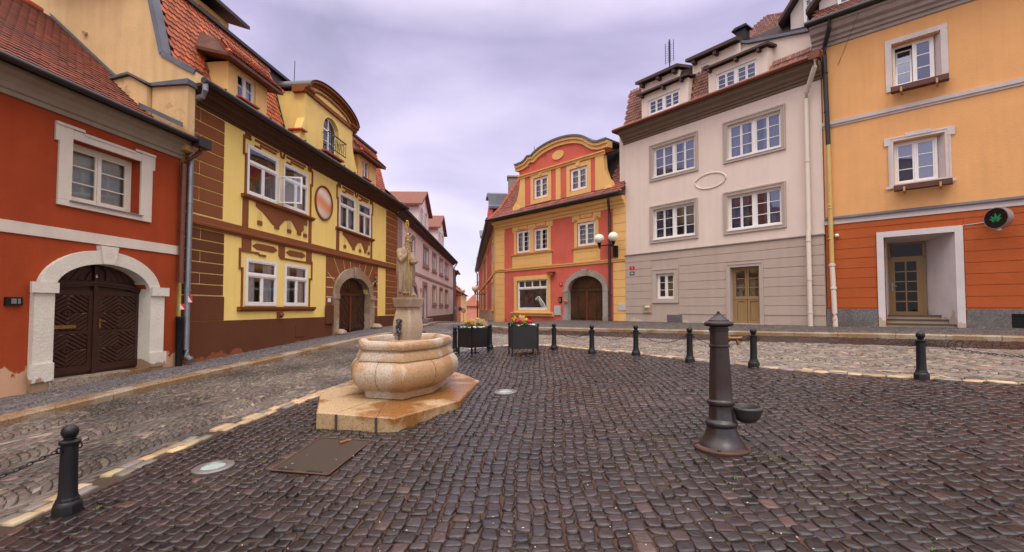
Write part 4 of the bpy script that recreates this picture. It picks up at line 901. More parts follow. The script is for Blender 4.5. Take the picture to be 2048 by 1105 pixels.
# ================================================================== PINK HOUSE
PW = plaster('pale_pink_plaster', (.84, .71, .69)); PB = plaster('dark_mauve_plaster', (.19, .095, .085)); PT = plaster('mauve_trim', (.37, .25, .235))
pk = empty('pink_house', F_PNK, 'long pale pink house with gabled dormers behind the statue', 'house'); B = pk
uw = [(3.3, 5.5), (9.3, 11.6), (14.0, 16.2), (18.6, 20.9), (23.0, 25.8)]; lw = [(14.1, 16.3), (18.7, 21.0), (23.1, 25.9)]
ops = [(a, b, 5.05, 6.45) for a, b in uw] + [(a, b, 2.06, 3.6) for a, b in lw] + [(9.2, 10.7, -1, 3.45), (3.6, 6.4, -1, 3.2, .9)]
mb = MB(); wall(mb, 0, 31.4, -1.5, 7.4, ops, .3); mb.box(0, 31.4, 7, 7.3, -1.5, 7.4); mb.box(31.1, 31.4, .3, 7, -1.5, 7.4); mb.box(0, .3, .3, 7, -1.5, 7.4); build('wall', mb, PW, B)
mb = MB(); mb.box(-.02, 31.42, -.04, -.001, 3.98, 4.18); build('string_band', mb, PT, B)
mb = MB(); [mb.box(a, b, -.05, -.001, -1.5, .98) for a, b in ((-.02, 3.2), (6.8, 9.0), (10.9, 31.42))]; build('plinth', mb, PB, B)
mb = MB(); quoins(mb, 0, 1.5, 1.0, 3.96, .42, split=.5); quoins(mb, 0, 1.5, 4.2, 6.9, .42, split=.5); build('quoin_panel', mb, PT, B)
mb = MB(); moulding(mb, -.1, 31.6, [(-.001, 6.95), (-.12, 7.0), (-.2, 7.12), (-.4, 7.2), (-.42, 7.3), (.3, 7.3)]); build('cornice', mb, mat('dark_eave_board', (.06, .03, .025), .7), B)
mb = MB(); mb.tube([(-.1, -.5, 7.36), (31.6, -.5, 7.34)], .08, 8); build('gutter', mb, GUT, B)
for i, (a, b) in enumerate(uw): 
    window(B, a, b, 5.05, 6.45, .06, (1, 1), 3, WHITE, fw=.1, curtain='side'); mb = MB(); mb.frame(a - .25, b + .25, 4.95, 6.6, .2, -.03, -.001); mb.box(a - .35, b + .35, -.09, -.001, 4.82, 4.94); build('window_surround', mb, PT, B)
for a, b in lw:
    mb = MB(); mb.box(a, b, .12, .16, 2.06, 3.6); w = build('window', mb, mat('pale_shutter', (.52, .45, .34), .7), B); mb = MB(); mb.frame(a - .2, b + .2, 1.98, 3.72, .15, -.03, -.001); mb.box(a - .3, b + .3, -.09, -.001, 1.85, 1.97); build('window_surround', mb, PT, B)
mb = MB(); mb.box(9.2, 10.7, .2, .25, .4, 3.45); mb.frame(9.25, 10.65, .5, 3.0, .15, .15, .2); build('door', mb, mat('dark_entrance_door', (.05, .045, .04), .5), B)
mb = MB(); mb.frame(8.9, 11.0, .3, 3.7, .3, -.06, -.001, wb=.1); mb.box(8.7, 11.2, -.5, 0, .3, .85); build('door_surround', mb, PT, B)
mb = MB(); arch_ring(mb, 3.6, 6.4, 2.28, .9, .35, -.08, -.001); mb.box(3.25, 3.6, -.08, -.001, .3, 2.28); mb.box(6.4, 6.75, -.08, -.001, .3, 2.28); build('gate_surround', mb, PT, B)
mb = MB(); mb.box(3.6, 6.4, .2, .25, .3, 3.2); build('gate', mb, DOORBR, B)
number_plate(B, 8.2, 3.0, .35, .3, REDE, None, -.03); 
mb = MB(); mb.prism([(-.5, 7.4), (3.6, 11.2), (7.6, 7.4), (7.6, 7.2), (-.5, 7.25)], -.1, 31.6, axis='x'); roof = build('roof', mb, ROOFDARK, B)
L = []; s = Vector((0, 4.1, 3.8)); tiles(L, (-.1, -.5, 7.42), (1, 0, 0), s, 31.6, s.length, .3, .28); build_tiles('roof_tiles', L, TILE_R, roof)
def gable_dormer(root, u0, u1, v0, ve, vp, d, wins, depth, pm, frame=None):
    mb = MB(); mid = (u0 + u1) / 2; wall(mb, u0, u1, v0, ve, wins, .2, y0=d); mb.prism([(u0, ve), (u1, ve), (mid, vp)], d, d + .2); mb.box(u0, u0 + .2, d + .2, d + depth, v0, ve); mb.box(u1 - .2, u1, d + .2, d + depth, v0, ve)
    o = build('dormer', mb, pm, root)
    for w in wins: window(o, *w, d + .05, (1, 1), 3, WHITE, fw=.08, curtain=None)
    k = (vp - ve) / (mid - u0); mb = MB(); ov = .35
    mb.prism([(u0 - ov, ve - ov * k), (mid, vp), (u1 + ov, ve - ov * k), (u1 + ov, ve - ov * k + .14), (mid, vp + .16), (u0 - ov, ve - ov * k + .14)], d - .3, d + depth); build('dormer_roof', mb, TILE_FLAT, o); return o
TILE_FLAT = mat('small_tile_roof', (.21, .070, .04), .8, var=.35, vscale=9, bump=1, bscale=14, bdist=.03)
gable_dormer(B, 7.9, 12.6, 7.4, 9.45, 10.75, .15, [(8.7, 10.0, 7.95, 9.3), (10.6, 11.9, 7.95, 9.3)], 4.5, PW)
gable_dormer(B, 18.3, 23.3, 7.4, 9.5, 10.9, .15, [(19.2, 20.6, 7.95, 9.2), (21.2, 22.6, 7.95, 9.2)], 4.5, PW)
mb = MB(); mb.box(.2, 1.6, 2.4, 3.8, 9, 10.6); ch = build('chimney', mb, plaster('chimney_plaster', (.55, .45, .42)), roof); 
mb = MB(); mb.box(0, 1.8, 2.2, 4.0, 10.75, 10.82); build('chimney_cap', mb, IRON, roof)
mb = MB(); mb.tube([(31.3, -.5, 7.3), (31.3, -.3, 6.9), (31.3, -.12, 6.7), (31.3, -.12, .3)], .08, 8); build('downpipe', mb, ZINC, B)
# ================================================================== FAR STREET
def simple_house(name, F, label, L_, D_, z0, z1, zr, wm, rm, wins, cat='house', group=None, hip=0, trim=WHITE, extra=None, sidewins=()):
    o = empty(name, F, label, cat, group); mb = MB(); wall(mb, 0, L_, z0, z1, wins, .3); mb.box(0, .3, .3, D_, z0, z1); mb.box(L_ - .3, L_, .3, D_, z0, z1); mb.box(.3, L_ - .3, D_ - .3, D_, z0, z1)
    if not hip: mb.prism([(0.0, z1), (D_, z1), (D_ / 2, zr - .15)], 0, .3, axis='x'); mb.prism([(0.0, z1), (D_, z1), (D_ / 2, zr - .15)], L_ - .3, L_, axis='x')
    build('wall', mb, wm, o); mb = MB(); h = min(hip, L_ / 2 - .2)
    e_ = [(-.3, -.4, z1), (L_ + .3, -.4, z1), (L_ + .3, D_ + .4, z1), (-.3, D_ + .4, z1)]; r1, r2 = (h - .3, D_ / 2, zr), (L_ + .3 - h, D_ / 2, zr)
    lo = [(x, y, z - .12) for x, y, z in e_]; mb.add(lo + e_ + [r1, r2], [(0, 1, 2, 3), (0, 1, 5, 4), (1, 2, 6, 5), (2, 3, 7, 6), (3, 0, 4, 7), (4, 5, 9, 8), (6, 7, 8, 9), (5, 6, 9), (7, 4, 8)]); rf = build('roof', mb, rm, o)
    for w in wins:
        if w[2] < z0 + .3: mb = MB(); mb.box(w[0], w[1], .15, .2, w[2], w[3]); build('door', mb, DOORBR, o); continue
        mb = MB(); mb.frame(w[0], w[1], w[2], w[3], .1, .05, .1); m_ = (w[0] + w[1]) / 2; mb.box(m_ - .05, m_ + .05, .05, .1, w[2], w[3]); mb.box(w[0], w[1], .06, .09, (w[2] + w[3]) / 2 - .03, (w[2] + w[3]) / 2 + .03); wi = build('window', mb, trim, o); mb = MB(); mb.box(w[0], w[1], .08, .085, w[2], w[3]); build('pane', mb, GLG, wi)
    return o, rf
FT = mat('far_red_tile', (.30, .085, .04), .8, var=.3, vscale=4, bump=1, bscale=9, bdist=.04)
o, rf = simple_house('narrow_house', FR(-7.25, 58.7, -.06, .998), 'narrow ochre house wall squeezed behind the far end of the pink house', 5.2, 7, -1.5, 6.3, 8.6, plaster('ochre_far', (.70, .40, .10)), FT, [(1, 2, 4.4, 5.6)])
mb = MB(); mb.tube([(1.2, -.5, 6.2), (1.2, -.15, 5.6), (1.2, -.15, -.2)], .1, 8); build('downpipe', mb, ZINC, o)
mb = MB(); mb.tube([(-.3, -.5, 6.25), (5.5, -.5, 6.25)], .12, 8); build('gutter', mb, GUT, o)
o, rf = simple_house('orange_house', FR(-7.75, 64.5, -.05, .9987), 'small orange house with bright red tiled roof down the street', 14, 7, -2, 4.1, 7.2, plaster('burnt_orange_far', (.62, .17, .05)), FT, [(2, 3.4, .8, 2.2), (6, 7.4, .8, 2.2), (10, 11.4, .8, 2.2), (2, 3.4, 2.8, 3.8), (6, 7.4, 2.8, 3.8)])
mb = MB(); mb.box(6, 8, .6, 3.5, 4.8, 5.9); mb.box(10, 12, .6, 3.5, 4.8, 5.9); build('dormer', mb, FT, rf)
o, rf = simple_house('yellow_terrace', FR(-8.75, 79, -.05, .9987), 'three storey pale yellow terrace beyond the small orange house', 26, 8, -3, 4.4, 7, plaster('sand_yellow_far', (.80, .50, .18)), FT, [(k * 3.6 + 1.2, k * 3.6 + 2.8, z, z + 1.3) for k in range(7) for z in (-.4, 1.5, 3.0 - .15)])
mb = MB(); [mb.box(4 + k * 6, 5.6 + k * 6, .6, 3.0, 4.8, 5.6) for k in range(4)]; build('dormer', mb, FT, rf)
o, rf = simple_house('end_house', FR(-11.5, 112, 1, .04), 'pink and yellow house with red hipped roof closing the far end of the street', 12, 9, -3, 2.2, 5.4, plaster('pink_far', (.72, .30, .24)), FT, [(4.6, 5.6, .2, 1.6), (7.3, 8.2, .3, 1.6), (5.8, 6.6, .3, 1.6), (7.0, 8.6, -3, -.9)], hip=3)
mb = MB(); mb.box(3.4, 5.6, -.06, -.001, -3, 2.1); build('pilaster', mb, plaster('yellow_far', (.85, .50, .10)), o)
mb = MB(); mb.box(3.0, 3.9, 1.5, 2.6, 3, 6.0); build('chimney', mb, WHITE, rf); mb = MB(); mb.tube([(3.5, 2, 6), (3.5, 2, 8.2)], .05, 5); mb.tube([(2.8, 2, 7.9), (4.2, 2, 7.9)], .04, 5); mb.tube([(3, 2, 7.3), (4, 2, 7.3)], .04, 5); build('aerial', mb, ZINC, rf)
mb = MB(); mb.prism([(6.9, 3.0), (8.1, 3.0), (7.5, 3.9)], .6, 2.4); build('dormer', mb, WHITE, rf)
# ================================================================== SALMON HOUSE
SP = plaster('salmon_plaster', (.66, .138, .095), stain=((.60, .06, .015), .9, 1.9, .74, .8)); SY = plaster('maize_plaster', (.77, .46, .165), stain=((.45, .22, .05), .7, 1.3, .74), var=.08)
sal = empty('salmon_house', F_SAL, 'salmon and maize yellow corner house with curved gable and dark plank gate', 'house'); B = sal
W2 = [(-7.58, -6.5, 4.85, 6.12), (-6.12, -5.03, 4.85, 6.08), (-2.93, -1.80, 4.80, 5.98)]
ops = W2 + [(-7.55, -5.1, 1.55, 3.32), (-3.57, -1.30, -1, 3.32, .72)]
mb = MB(); wall(mb, -9.46, 0, -.5, 7.0, ops, .3); mb.box(-.3, 0, .3, 6, -.5, 7); build('wall', mb, SP, B)
F_SID = FR(-.98, 29.09, .096, -.995)
sw = [(-4.3, -2.2, 4.75, 6.1), (-14.2, -12.4, 4.75, 6.1), (-24, -21, 4.75, 6.1), (-4.3, -2.2, 1.9, 3.4), (-14.2, -12.4, 1.9, 3.4), (-24, -21, 1.9, 3.4), (-32, -29, 1.9, 3.4)]
mb = MB(); wall(mb, -41, 0, -3, 7.05, sw, .3); mb.box(-41, -40.7, .3, 7, -3, 7); mb.box(-41, -2, 7, 7.3, -3, 7); build('side_wall', mb, plaster('salmon_side_plaster', (.62, .12, .08), stain=((.52, .36, .24), .9, 2.6, .60, 1.2)), B, frame=F_SID)
mb = MB(); mb.box(-2.4, -.0, -.03, -.001, -.5, 3.86); mb.box(-2.4, 0, -.03, -.001, 4.0, 6.6); mb.box(-41, .03, -.06, -.001, 3.86, 4.0); mb.box(-41, .02, -.04, -.001, 6.5, 7.0)
for a, b, c, d in sw: mb.frame(a - .35, b + .35, c - .35, d + .3, .3, -.03, -.001); mb.box(a - .35, b + .35, -.03, -.001, c - .8, c - .36) if c > 4 else mb.box(a - .45, b + .45, -.1, -.001, c - .45, c - .36)
build('side_trim', mb, SY, B, frame=F_SID, bevel=.004)
for o_ in sw: window(B, *o_, .02, (1, 1), 3, WHITE, fw=.12, curtain=None, frame=F_SID)
mb = MB(); mb.tube([(.1, -.55, 7.12), (-20, -.55, 7.18), (-41, -.5, 7.22)], .1, 8); mb.box(-41, .05, -.5, -.001, 7.0, 7.1); mb.tube([(-40.8, -.5, 7.1), (-40.9, -.2, 6.7), (-40.9, -.15, .0)], .09, 8); build('gutter', mb, GUT, B, frame=F_SID)
mb = MB(); mb.prism([(-15, 7.1), (-2.5, 7.1), (-2.8, 8.3), (-3.6, 8.6), (-3.8, 9.3), (-5.5, 9.9), (-8.5, 10.2), (-11.5, 9.9), (-13.5, 9.3), (-13.8, 8.6)], -.02, .3); sg = build('side_gable', mb, SP, B, frame=F_SID)
mb = MB(); mb.prism([(-2.8, 8.3), (-2.3, 8.3), (-2.3, 8.45), (-3.1, 8.75), (-3.2, 9.5), (-5.4, 10.1), (-8.5, 10.4), (-8.5, 10.2), (-5.5, 9.9), (-3.8, 9.3), (-3.6, 8.6)], -.3, 1.5); build('gable_coping', mb, SLATEM, sg, frame=F_SID)
mb = MB(); mb.prism([(-24, 7.1), (-18, 7.1), (-18, 8.6), (-21, 9.6), (-24, 8.6)], -.1, .3); sg = build('side_gable', mb, SP, B, frame=F_SID)
mb = MB(); mb.prism([(-17.6, 8.5), (-21, 9.65), (-21, 9.9), (-17.6, 8.8)], -.45, 2); mb.prism([(-40, 7.2), (-36, 7.2), (-38, 8.9)], -.4, 2); build('gable_coping', mb, SLATEM, sg, frame=F_SID)
# corner strips with joints
def striped(mb, u0, u1, v0, v1, h, y=-.028, g=.014):
    z = v0
    while z < v1 - .02: zz = min(z + h, v1); mb.box(u0, u1, y, -.001, z + g / 2, zz - g / 2); z = zz
mb = MB(); striped(mb, -9.5, -8.66, .2, 3.82, .36); striped(mb, -9.5, -8.66, 4.0, 6.5, .42); striped(mb, -.72, .02, .2, 3.80, .40); striped(mb, -.72, .02, 3.98, 6.75, .42)
build('corner_strip', mb, SY, B, bevel=.004)
mb = MB(); moulding(mb, -9.52, .02, [(-.001, 3.82), (-.05, 3.84), (-.06, 3.92), (-.09, 3.94), (-.09, 3.98), (-.001, 3.99)]); moulding(mb, -9.52, -.0, [(-.001, 6.40), (-.05, 6.42), (-.07, 6.52), (-.14, 6.56), (-.17, 6.68), (-.30, 6.74), (-.34, 6.84), (-.34, 6.90), (.3, 6.90)]); build('cornice', mb, SY, B)
mb = MB()
mb.box(-7.95, -4.75, -.022, -.001, 4.0, 4.74); mb.box(-7.8, -7.60, -.022, -.001, 4.74, 6.2); mb.box(-6.48, -6.14, -.022, -.001, 4.74, 6.2); mb.box(-5.01, -4.82, -.022, -.001, 4.74, 6.2); mb.box(-7.8, -4.82, -.022, -.001, 6.14, 6.40)
mb.box(-7.95, -7.8, -.024, -.001, 6.1, 6.4); mb.box(-4.82, -4.68, -.024, -.001, 6.1, 6.4)
mb.box(-3.2, -1.5, -.022, -.001, 4.0, 4.7); mb.box(-3.15, -2.95, -.022, -.001, 4.7, 6.2); mb.box(-1.78, -1.58, -.022, -.001, 4.7, 6.2); mb.box(-3.15, -1.58, -.022, -.001, 6.0, 6.40); mb.box(-3.28, -3.15, -.024, -.001, 6.1, 6.4); mb.box(-1.58, -1.45, -.024, -.001, 6.1, 6.4)
mb.frame(-7.8, -4.86, 1.40, 3.48, .235, -.03, -.001, wb=.14)
build('window_surround', mb, SY, B, bevel=.004)
mb = MB(); 
for a, b, z in ((-8.02, -4.65, 4.70), (-3.28, -1.45, 4.66)): moulding(mb, a, b, [(-.001, z), (-.08, z + .02), (-.11, z + .09), (-.001, z + .10)])
moulding(mb, -8.0, -4.62, [(-.001, 1.20), (-.09, 1.22), (-.10, 1.32), (-.16, 1.35), (-.17, 1.41), (-.001, 1.42)]); build('window_sill', mb, SY, B)
mb = MB(); 
for a, b in ((-7.3, -6.75), (-5.85, -5.3), (-2.65, -2.05)): mb.frame(a - .12, b + .12, 6.18, 6.46, .05, -.034, -.023)
build('frieze_panel', mb, SP, B)
mb = MB()
for a, b in ((-7.75, -5.0), (-3.05, -1.65)): mb.frame(a, b, 4.12, 4.52, .022, -.034, -.022)
build('apron_relief', mb, SY, B)
for a, b, c, d in W2: window(B, a, b, c, d, .03, (1, 1), 4, WHITE, fw=.07, curtain='full' if a > -3.5 else 'side')
shop = window(B, -7.55, -5.1, 1.55, 3.32, .06, (1,), 1, WHITE, transom=.52, fw=.10, curtain='full', cmat=mat('shop_curtain', (.50, .45, .28), .9, col2=(.12, .09, .05), vscale=4))
mb = MB(); [mb.box(x - .03, x + .03, .045, .1, 2.80, 3.24) for x in (-6.94, -6.33, -5.72)]; build('glazing_bars', mb, WHITE, shop)
mb = MB(); mb.box(-7.1, -6.3, .14, .165, 1.68, 2.72); build('poster_frame', mb, mat('grey_poster', (.25, .25, .24), .6), shop)
PO = bpy.data.materials.new('poster_print'); PO.use_nodes = True; nt = PO.node_tree; n_ = N(nt, 'ShaderNodeTexNoise'); n_.inputs['Scale'].default_value = 3.5; tcn = N(nt, 'ShaderNodeTexCoord'); nt.links.new(tcn.outputs['Object'], n_.inputs[0]); r_ = N(nt, 'ShaderNodeValToRGB'); r_.color_ramp.elements[0].position = .35; r_.color_ramp.elements[0].color = (.05, .05, .06, 1); r_.color_ramp.elements[1].position = .65; r_.color_ramp.elements[1].color = (.75, .28, .08, 1); x = r_.color_ramp.elements.new(.5); x.color = (.25, .12, .10, 1); nt.links.new(n_.outputs[0], r_.inputs[0]); nt.links.new(r_.outputs[0], nt.nodes['Principled BSDF'].inputs['Base Color'])
mb = MB(); mb.box(-7.02, -6.38, .130, .139, 1.95, 2.66); build('poster', mb, PO, shop)
mb = MB()
for k in range(3):
    pts = [(-6.1 + .85 * t + .05 * math.sin(t * 9), .08, 2.18 - .10 * k - .50 * t * t + .17 * math.sin(t * 4.2 + k * .35)) for t in [i / 14 for i in range(15)]]; mb.tube(pts, .020 - .005 * k, 6)
build('glass_lettering_swirl', mb, mat('white_vinyl', (.7, .72, .72), .5), shop)
mb = MB(); mb.box(-6.0, -4.9 - .35, .2, .9, 1.62, 1.66); build('display_shelf', mb, WHITE, shop)
# gate with stone surround
GSG = granite('grey_gate_stone', (.42, .37, .34), (.34, .29, .27), (.2, .17, .15), 60, .8, (.85, .8, .75))
mb = MB(); arch_ring(mb, -3.55, -1.32, 2.59, .69, .29, -.07, .33, n=26); mb.box(-3.86, -3.55, -.07, .33, .3, 2.59); mb.box(-1.32, -1.01, -.07, .33, .3, 2.59); mb.box(-3.9, -3.55, -.09, -.071, 2.50, 2.60); mb.box(-1.32, -.97, -.09, -.071, 2.50, 2.60); mb.prism([(-2.55, 3.28), (-2.32, 3.28), (-2.22, 3.64), (-2.65, 3.64)], -.10, .1); mb.box(-3.9, -3.56, -.10, -.071, .3, 1.3); mb.box(-1.31, -.97, -.10, -.071, .3, 1.3); mb.box(-3.6, -1.28, -.05, .3, .3, 1.02); build('gate_surround', mb, GSG, B)
OLDW = mat('weathered_plank_wood', (.10, .040, .013), .5, col2=(.014, .009, .006), vscale=1.0, bump=.6, bscale=20, detail=10, spec=.4)
herring_gate(B, -3.57, -1.30, 1.02, 3.3, 2.55, .74, .14, OLDW, bw=.16, up=-1)
number_plate(B, -4.08, 2.92, .2, .22, REDE, '9', -.03, .16); mb = MB(); mb.box(-4.22, -4.02, -.05, -.001, 1.95, 2.25); mb.box(-4.17, -4.07, -.056, -.051, 2.0, 2.2, 1); build('doorbell_panel', mb, [IRON, ZINC], B)
mb = MB(); mb.box(-4.55, -4.1, -.06, -.001, 1.28, 1.78); build('mailbox', mb, mat('pale_grey_box', (.45, .45, .44), .5), B, bevel=.01)
mb = MB(); mb.box(-.42, .0, -.06, -.03, 1.55, 1.83); build('notice_board', mb, MATS['pale_grey_box'], B)
mb = MB(); mb.box(-4.95, -4.45, -.25, -.001, 3.58, 3.62); mb.box(-4.88, -4.5, -.23, -.2, 3.40, 3.56); build('bracket_lamp', mb, mat('rusty_bracket', (.30, .07, .02), .6), B)
LEAF = mat('ochre_shell_sign', (.35, .18, .02), .5)
mb = MB(); mb.sphere((-3.68, -.12, 2.0), .12, 12, sx=1, sy=.3, sz=.75); build('shell_ornament', mb, LEAF, B)
# attic gable
GW = [(-6.12, -5.04, 7.78, 8.95), (-3.40, -2.30, 7.72, 8.86)]
mb = MB(); wall(mb, -7.0, -1.35, 6.9, 9.3, GW, .3); PT_ = [(-7.3, 9.3), (-7.4, 9.72), (-6.75, 9.75)] + [(-4.22 - 2.35 * math.cos(R(t)), 9.5 + .97 * math.sin(R(t))) for t in range(12, 172, 8)] + [(-1.7, 9.5), (-1.15, 9.45), (-1.2, 9.3)]; mb.prism(PT_, 0, .3); gab = build('gable', mb, SP, B)
mb = MB(); mb.prism([(-7.95, 7.25), (-7.9, 7.6), (-7.55, 7.95), (-7.32, 8.6), (-7.22, 9.25), (-6.85, 9.25), (-6.85, 7.1), (-7.8, 7.1)], -.03, .25); mb.prism([(-1.75, 7.0), (-1.75, 9.15), (-1.25, 9.15), (-1.2, 8.5), (-1.0, 7.95), (-.66, 7.6), (-.6, 7.2), (-.75, 7.0)], -.03, .25); mb.box(-4.42, -4.08, -.03, -.001, 7.0, 9.2)
mb.lathe([(.30, 0), (.30, .04), (.2, .06)], n=24); k = len(mb.v) - 72; mb.v = mb.v[:k] + [(-7.55 + x, -z - .03, 7.42 + y_) for x, y_, z in mb.v[k:]]
mb.lathe([(.27, 0), (.27, .04), (.2, .06)], n=24); k = len(mb.v) - 72; mb.v = mb.v[:k] + [(-.98 + x, -z - .03, 7.32 + y_) for x, y_, z in mb.v[k:]]
for a, b, c, d in GW: mb.frame(a - .26, b + .26, c - .26, d + .24, .22, -.028, -.001); mb.prism([((a + b) / 2 - .1, d + .1), ((a + b) / 2 + .1, d + .1), ((a + b) / 2 + .16, d + .36), ((a + b) / 2 - .16, d + .36)], -.06, -.03)
moulding(mb, -7.35, -1.15, [(-.001, 9.14), (-.06, 9.16), (-.07, 9.24), (-.14, 9.28), (-.14, 9.33), (-.001, 9.34)])
# curved pediment moulding
PM = [(-7.62, 9.75), (-7.45, 9.72), (-6.95, 9.74), (-6.62, 9.83), (-6.42, 10.0)] + [(-4.22 - 2.05 * math.cos(R(t)), 9.62 + .76 * math.sin(R(t))) for t in range(25, 156, 6)] + [(-2.15, 9.78), (-1.9, 9.62), (-1.55, 9.52), (-.95, 9.52)]
def ribbon(mb, P, off0, off1, y0, y1, m=0):
    Q = [Vector(p) for p in P]
    nn = []
    for i in range(len(Q)):
        t = (Q[min(i + 1, len(Q) - 1)] - Q[max(i - 1, 0)]).normalized(); nn.append(Vector((-t.y, t.x)))
    for i in range(len(Q) - 1):
        a, b = Q[i], Q[i + 1]; A, C_ = nn[i], nn[i + 1]
        mb.prism([tuple(a + A * off0), tuple(b + C_ * off0), tuple(b + C_ * off1), tuple(a + A * off1)], y0, y1, m)
ribbon(mb, PM, -.06, .26, -.10, .3); ribbon(mb, PM, .12, .262, -.18, -.101)
ell = [(-4.25 + .42 * math.cos(t * math.pi / 14), 9.86 + .24 * math.sin(t * math.pi / 14)) for t in range(28)]; mb.prism(ell, -.05, -.001)
build('gable_relief', mb, SY, gab)
mb = MB(); ribbon(mb, PM, .263, .36, -.24, 1.4); build('metal_covering', mb, SLATEM, gab)
for a, b, c, d in GW: window(gab, a, b, c, d, .04, (1, 1), 3, WHITE, fw=.08, curtain='full')
# eave board, tiles strip, gutter, downpipe
mb = MB(); mb.box(-9.75, .05, -.52, -.3, 6.93, 7.0); mb.tube([(-9.8, -.55, 7.02), (.05, -.55, 7.0)], .085, 10); build('gutter', mb, GUT, B)
dpb = MB(); dpb.tube([(-.62, -.52, 7.0), (-.62, -.5, 6.7), (-.8, -.2, 6.35), (-.85, -.12, 6.2), (-.85, -.12, .95)], .065, 12); dpb.lathe([(.065, -.04), (.085, -.035), (.085, .035), (.065, .04)], -.85, -.12, 12, 0, 2.3); dpb.lathe([(.09, -.1), (.09, .1), (.065, .12)], -.85, -.12, 12, 0, 1.05); build('downpipe', dpb, mat('dark_brown_pipe', (.05, .022, .018), .45, var=.2), B)
# roof: steep front and side slopes meeting at a hip, shallow top
def Wp(F, u, d, z): v = F @ Vector((u, d, z)); return v
n1, n2 = Vector((.748, .664)), Vector((.995, .096)); P0_ = Vector((5.306, 22.012)); P1_ = Vector((-.98, 29.09))
def hipxy(d):
    a = n1.dot(P0_) + d; b = n2.dot(P1_) + d; det = n1.x * n2.y - n1.y * n2.x
    return Vector(((a * n2.y - b * n1.y) / det, (n1.x * b - n2.x * a) / det))
lv = [(-.5, 6.98), (.25, 7.75), (1.5, 9.75), (4.0, 11.0)]
rows_ = []
for d, z in lv:
    h = hipxy(d); rows_.append([Wp(F_SAL, 0, d, z), Vector((h.x, h.y, z)), Wp(F_SID, -41, d, z)])
mb = MB(); vs = [p for r in rows_ for p in r]; fs = []
for i in range(3): fs += [(i * 3, i * 3 + 1, i * 3 + 4, i * 3 + 3), (i * 3 + 1, i * 3 + 2, i * 3 + 5, i * 3 + 4)]
mb.add(vs, fs); bk = len(mb.v); mb.add([Wp(F_SAL, 0, 8.5, 7), Wp(F_SID, -41, 8.5, 7), Vector((hipxy(8.5).x, hipxy(8.5).y, 7))] + [vs[9], vs[10], vs[11]], [(0, 2, 4, 3), (2, 1, 5, 4)])
roof = build('roof', mb, ROOFDARK, B, frame=Matrix())
L = []
for i in range(3):
    (a0, h0, s0), (a1, h1_, s1_) = rows_[i], rows_[i + 1]
    dirU = (a0 - h0).normalized(); up = (a1 - a0); Ln = up.length; wid = (a0 - h0).length; sh = (h1_ - h0).dot(dirU)
    tiles(L, h0 + up.normalized() * 0, dirU, up, wid, Ln, .2, .17, lambda A, Bq, sh=sh, Ln=Ln, i=i: (A > sh * Bq / Ln + .03) & ~((A > 1.75) & (A < 8.35) & (i >= 0) & (Bq > (.35 if i == 0 else -1)) & (i < 2)), base=(1.2, 1, .95) if i else (1.5, 1.1, 1))
    dirU = (s0 - h0).normalized(); up = (s1_ - s0); Ln = up.length; sh = (h1_ - h0).dot(dirU)
    tiles(L, h0, dirU, up, 14, Ln, .2, .17, lambda A, Bq, sh=sh, Ln=Ln: (A > sh * Bq / Ln + .03))
build_tiles('roof_tiles', L, TILE_B, roof, frame=Matrix())
mb = MB(); 
hp = [rows_[i][1] for i in range(4)]
for i in range(3):
    for k in range(7):
        a = hp[i].lerp(hp[i + 1], k / 7); b = hp[i].lerp(hp[i + 1], (k + 1.05) / 7); mb.tube([a + Vector((0, 0, .03)), b + Vector((0, 0, .03))], [.12, .10], 8)
build('hip_tiles', mb, MATS['ridge_tile'], roof, frame=Matrix())
F_W = Matrix()
CHM = plaster('old_chimney_render', (.30, .24, .22), bump=.6)
mb = MB(); mb.box(-.25, .65, 29.9, 30.8, 8.0, 10.05); mb.box(-.32, .72, 29.83, 30.87, 9.97, 10.07); build('chimney', mb, CHM, roof, frame=F_W)
mb = MB(); mb.box(-3.1, -1.0, 1.6, 2.4, 9.3, 10.45); mb.box(-3.2, -.9, 1.5, 2.5, 10.45, 10.52); build('chimney', mb, CHM, roof)
mb = MB(); mb.tube([(-6.3, .2, 9.9), (-6.3, .2, 10.9)], .015, 5); build('lightning_rod', mb, IRON, gab)
# ================================================================== PALE HOUSE (grey-beige)
GU = plaster('shell_pink_plaster', (.73, .60, .52), var=.07); GLo = plaster('taupe_plaster', (.46, .365, .305), stain=((.58, .46, .34), .9, 1.55, .66, 1.1), var=.08); GT = plaster('taupe_trim', (.47, .385, .33), var=.08); GC = plaster('brown_cove', (.20, .145, .10), streak=.25)
gry = empty('pale_house', F_GRY, 'pale shell pink house with taupe ground floor, four wide windows and an oval', 'house'); B = gry
BW = [(-3.95, -1.95, 7.40, 8.71), (-.56, 1.37, 7.38, 8.70), (-3.97, -1.99, 4.66, 5.99), (-.60, 1.34, 4.63, 5.96)]
ops = BW + [(-3.82, -2.95, 2.05, 3.15), (-.53, .56, 1.08, 3.19)]
mb = MB(); wall(mb, -5.49, 2.66, 4.09, 9.6, BW, .32); mb.box(-5.9, -5.492, .12, .5, 6.2, 9.9); build('upper_wall', mb, GU, B)
mb = MB(); wall(mb, -5.49, 2.66, -.2, 4.088, ops[4:], .34, y0=-.03); mb.box(-5.49, -5.2, .32, 8, -.2, 9.6); mb.box(-5.49, 2.66, 8, 8.3, -.2, 9.6); build('lower_wall', mb, GLo, B)
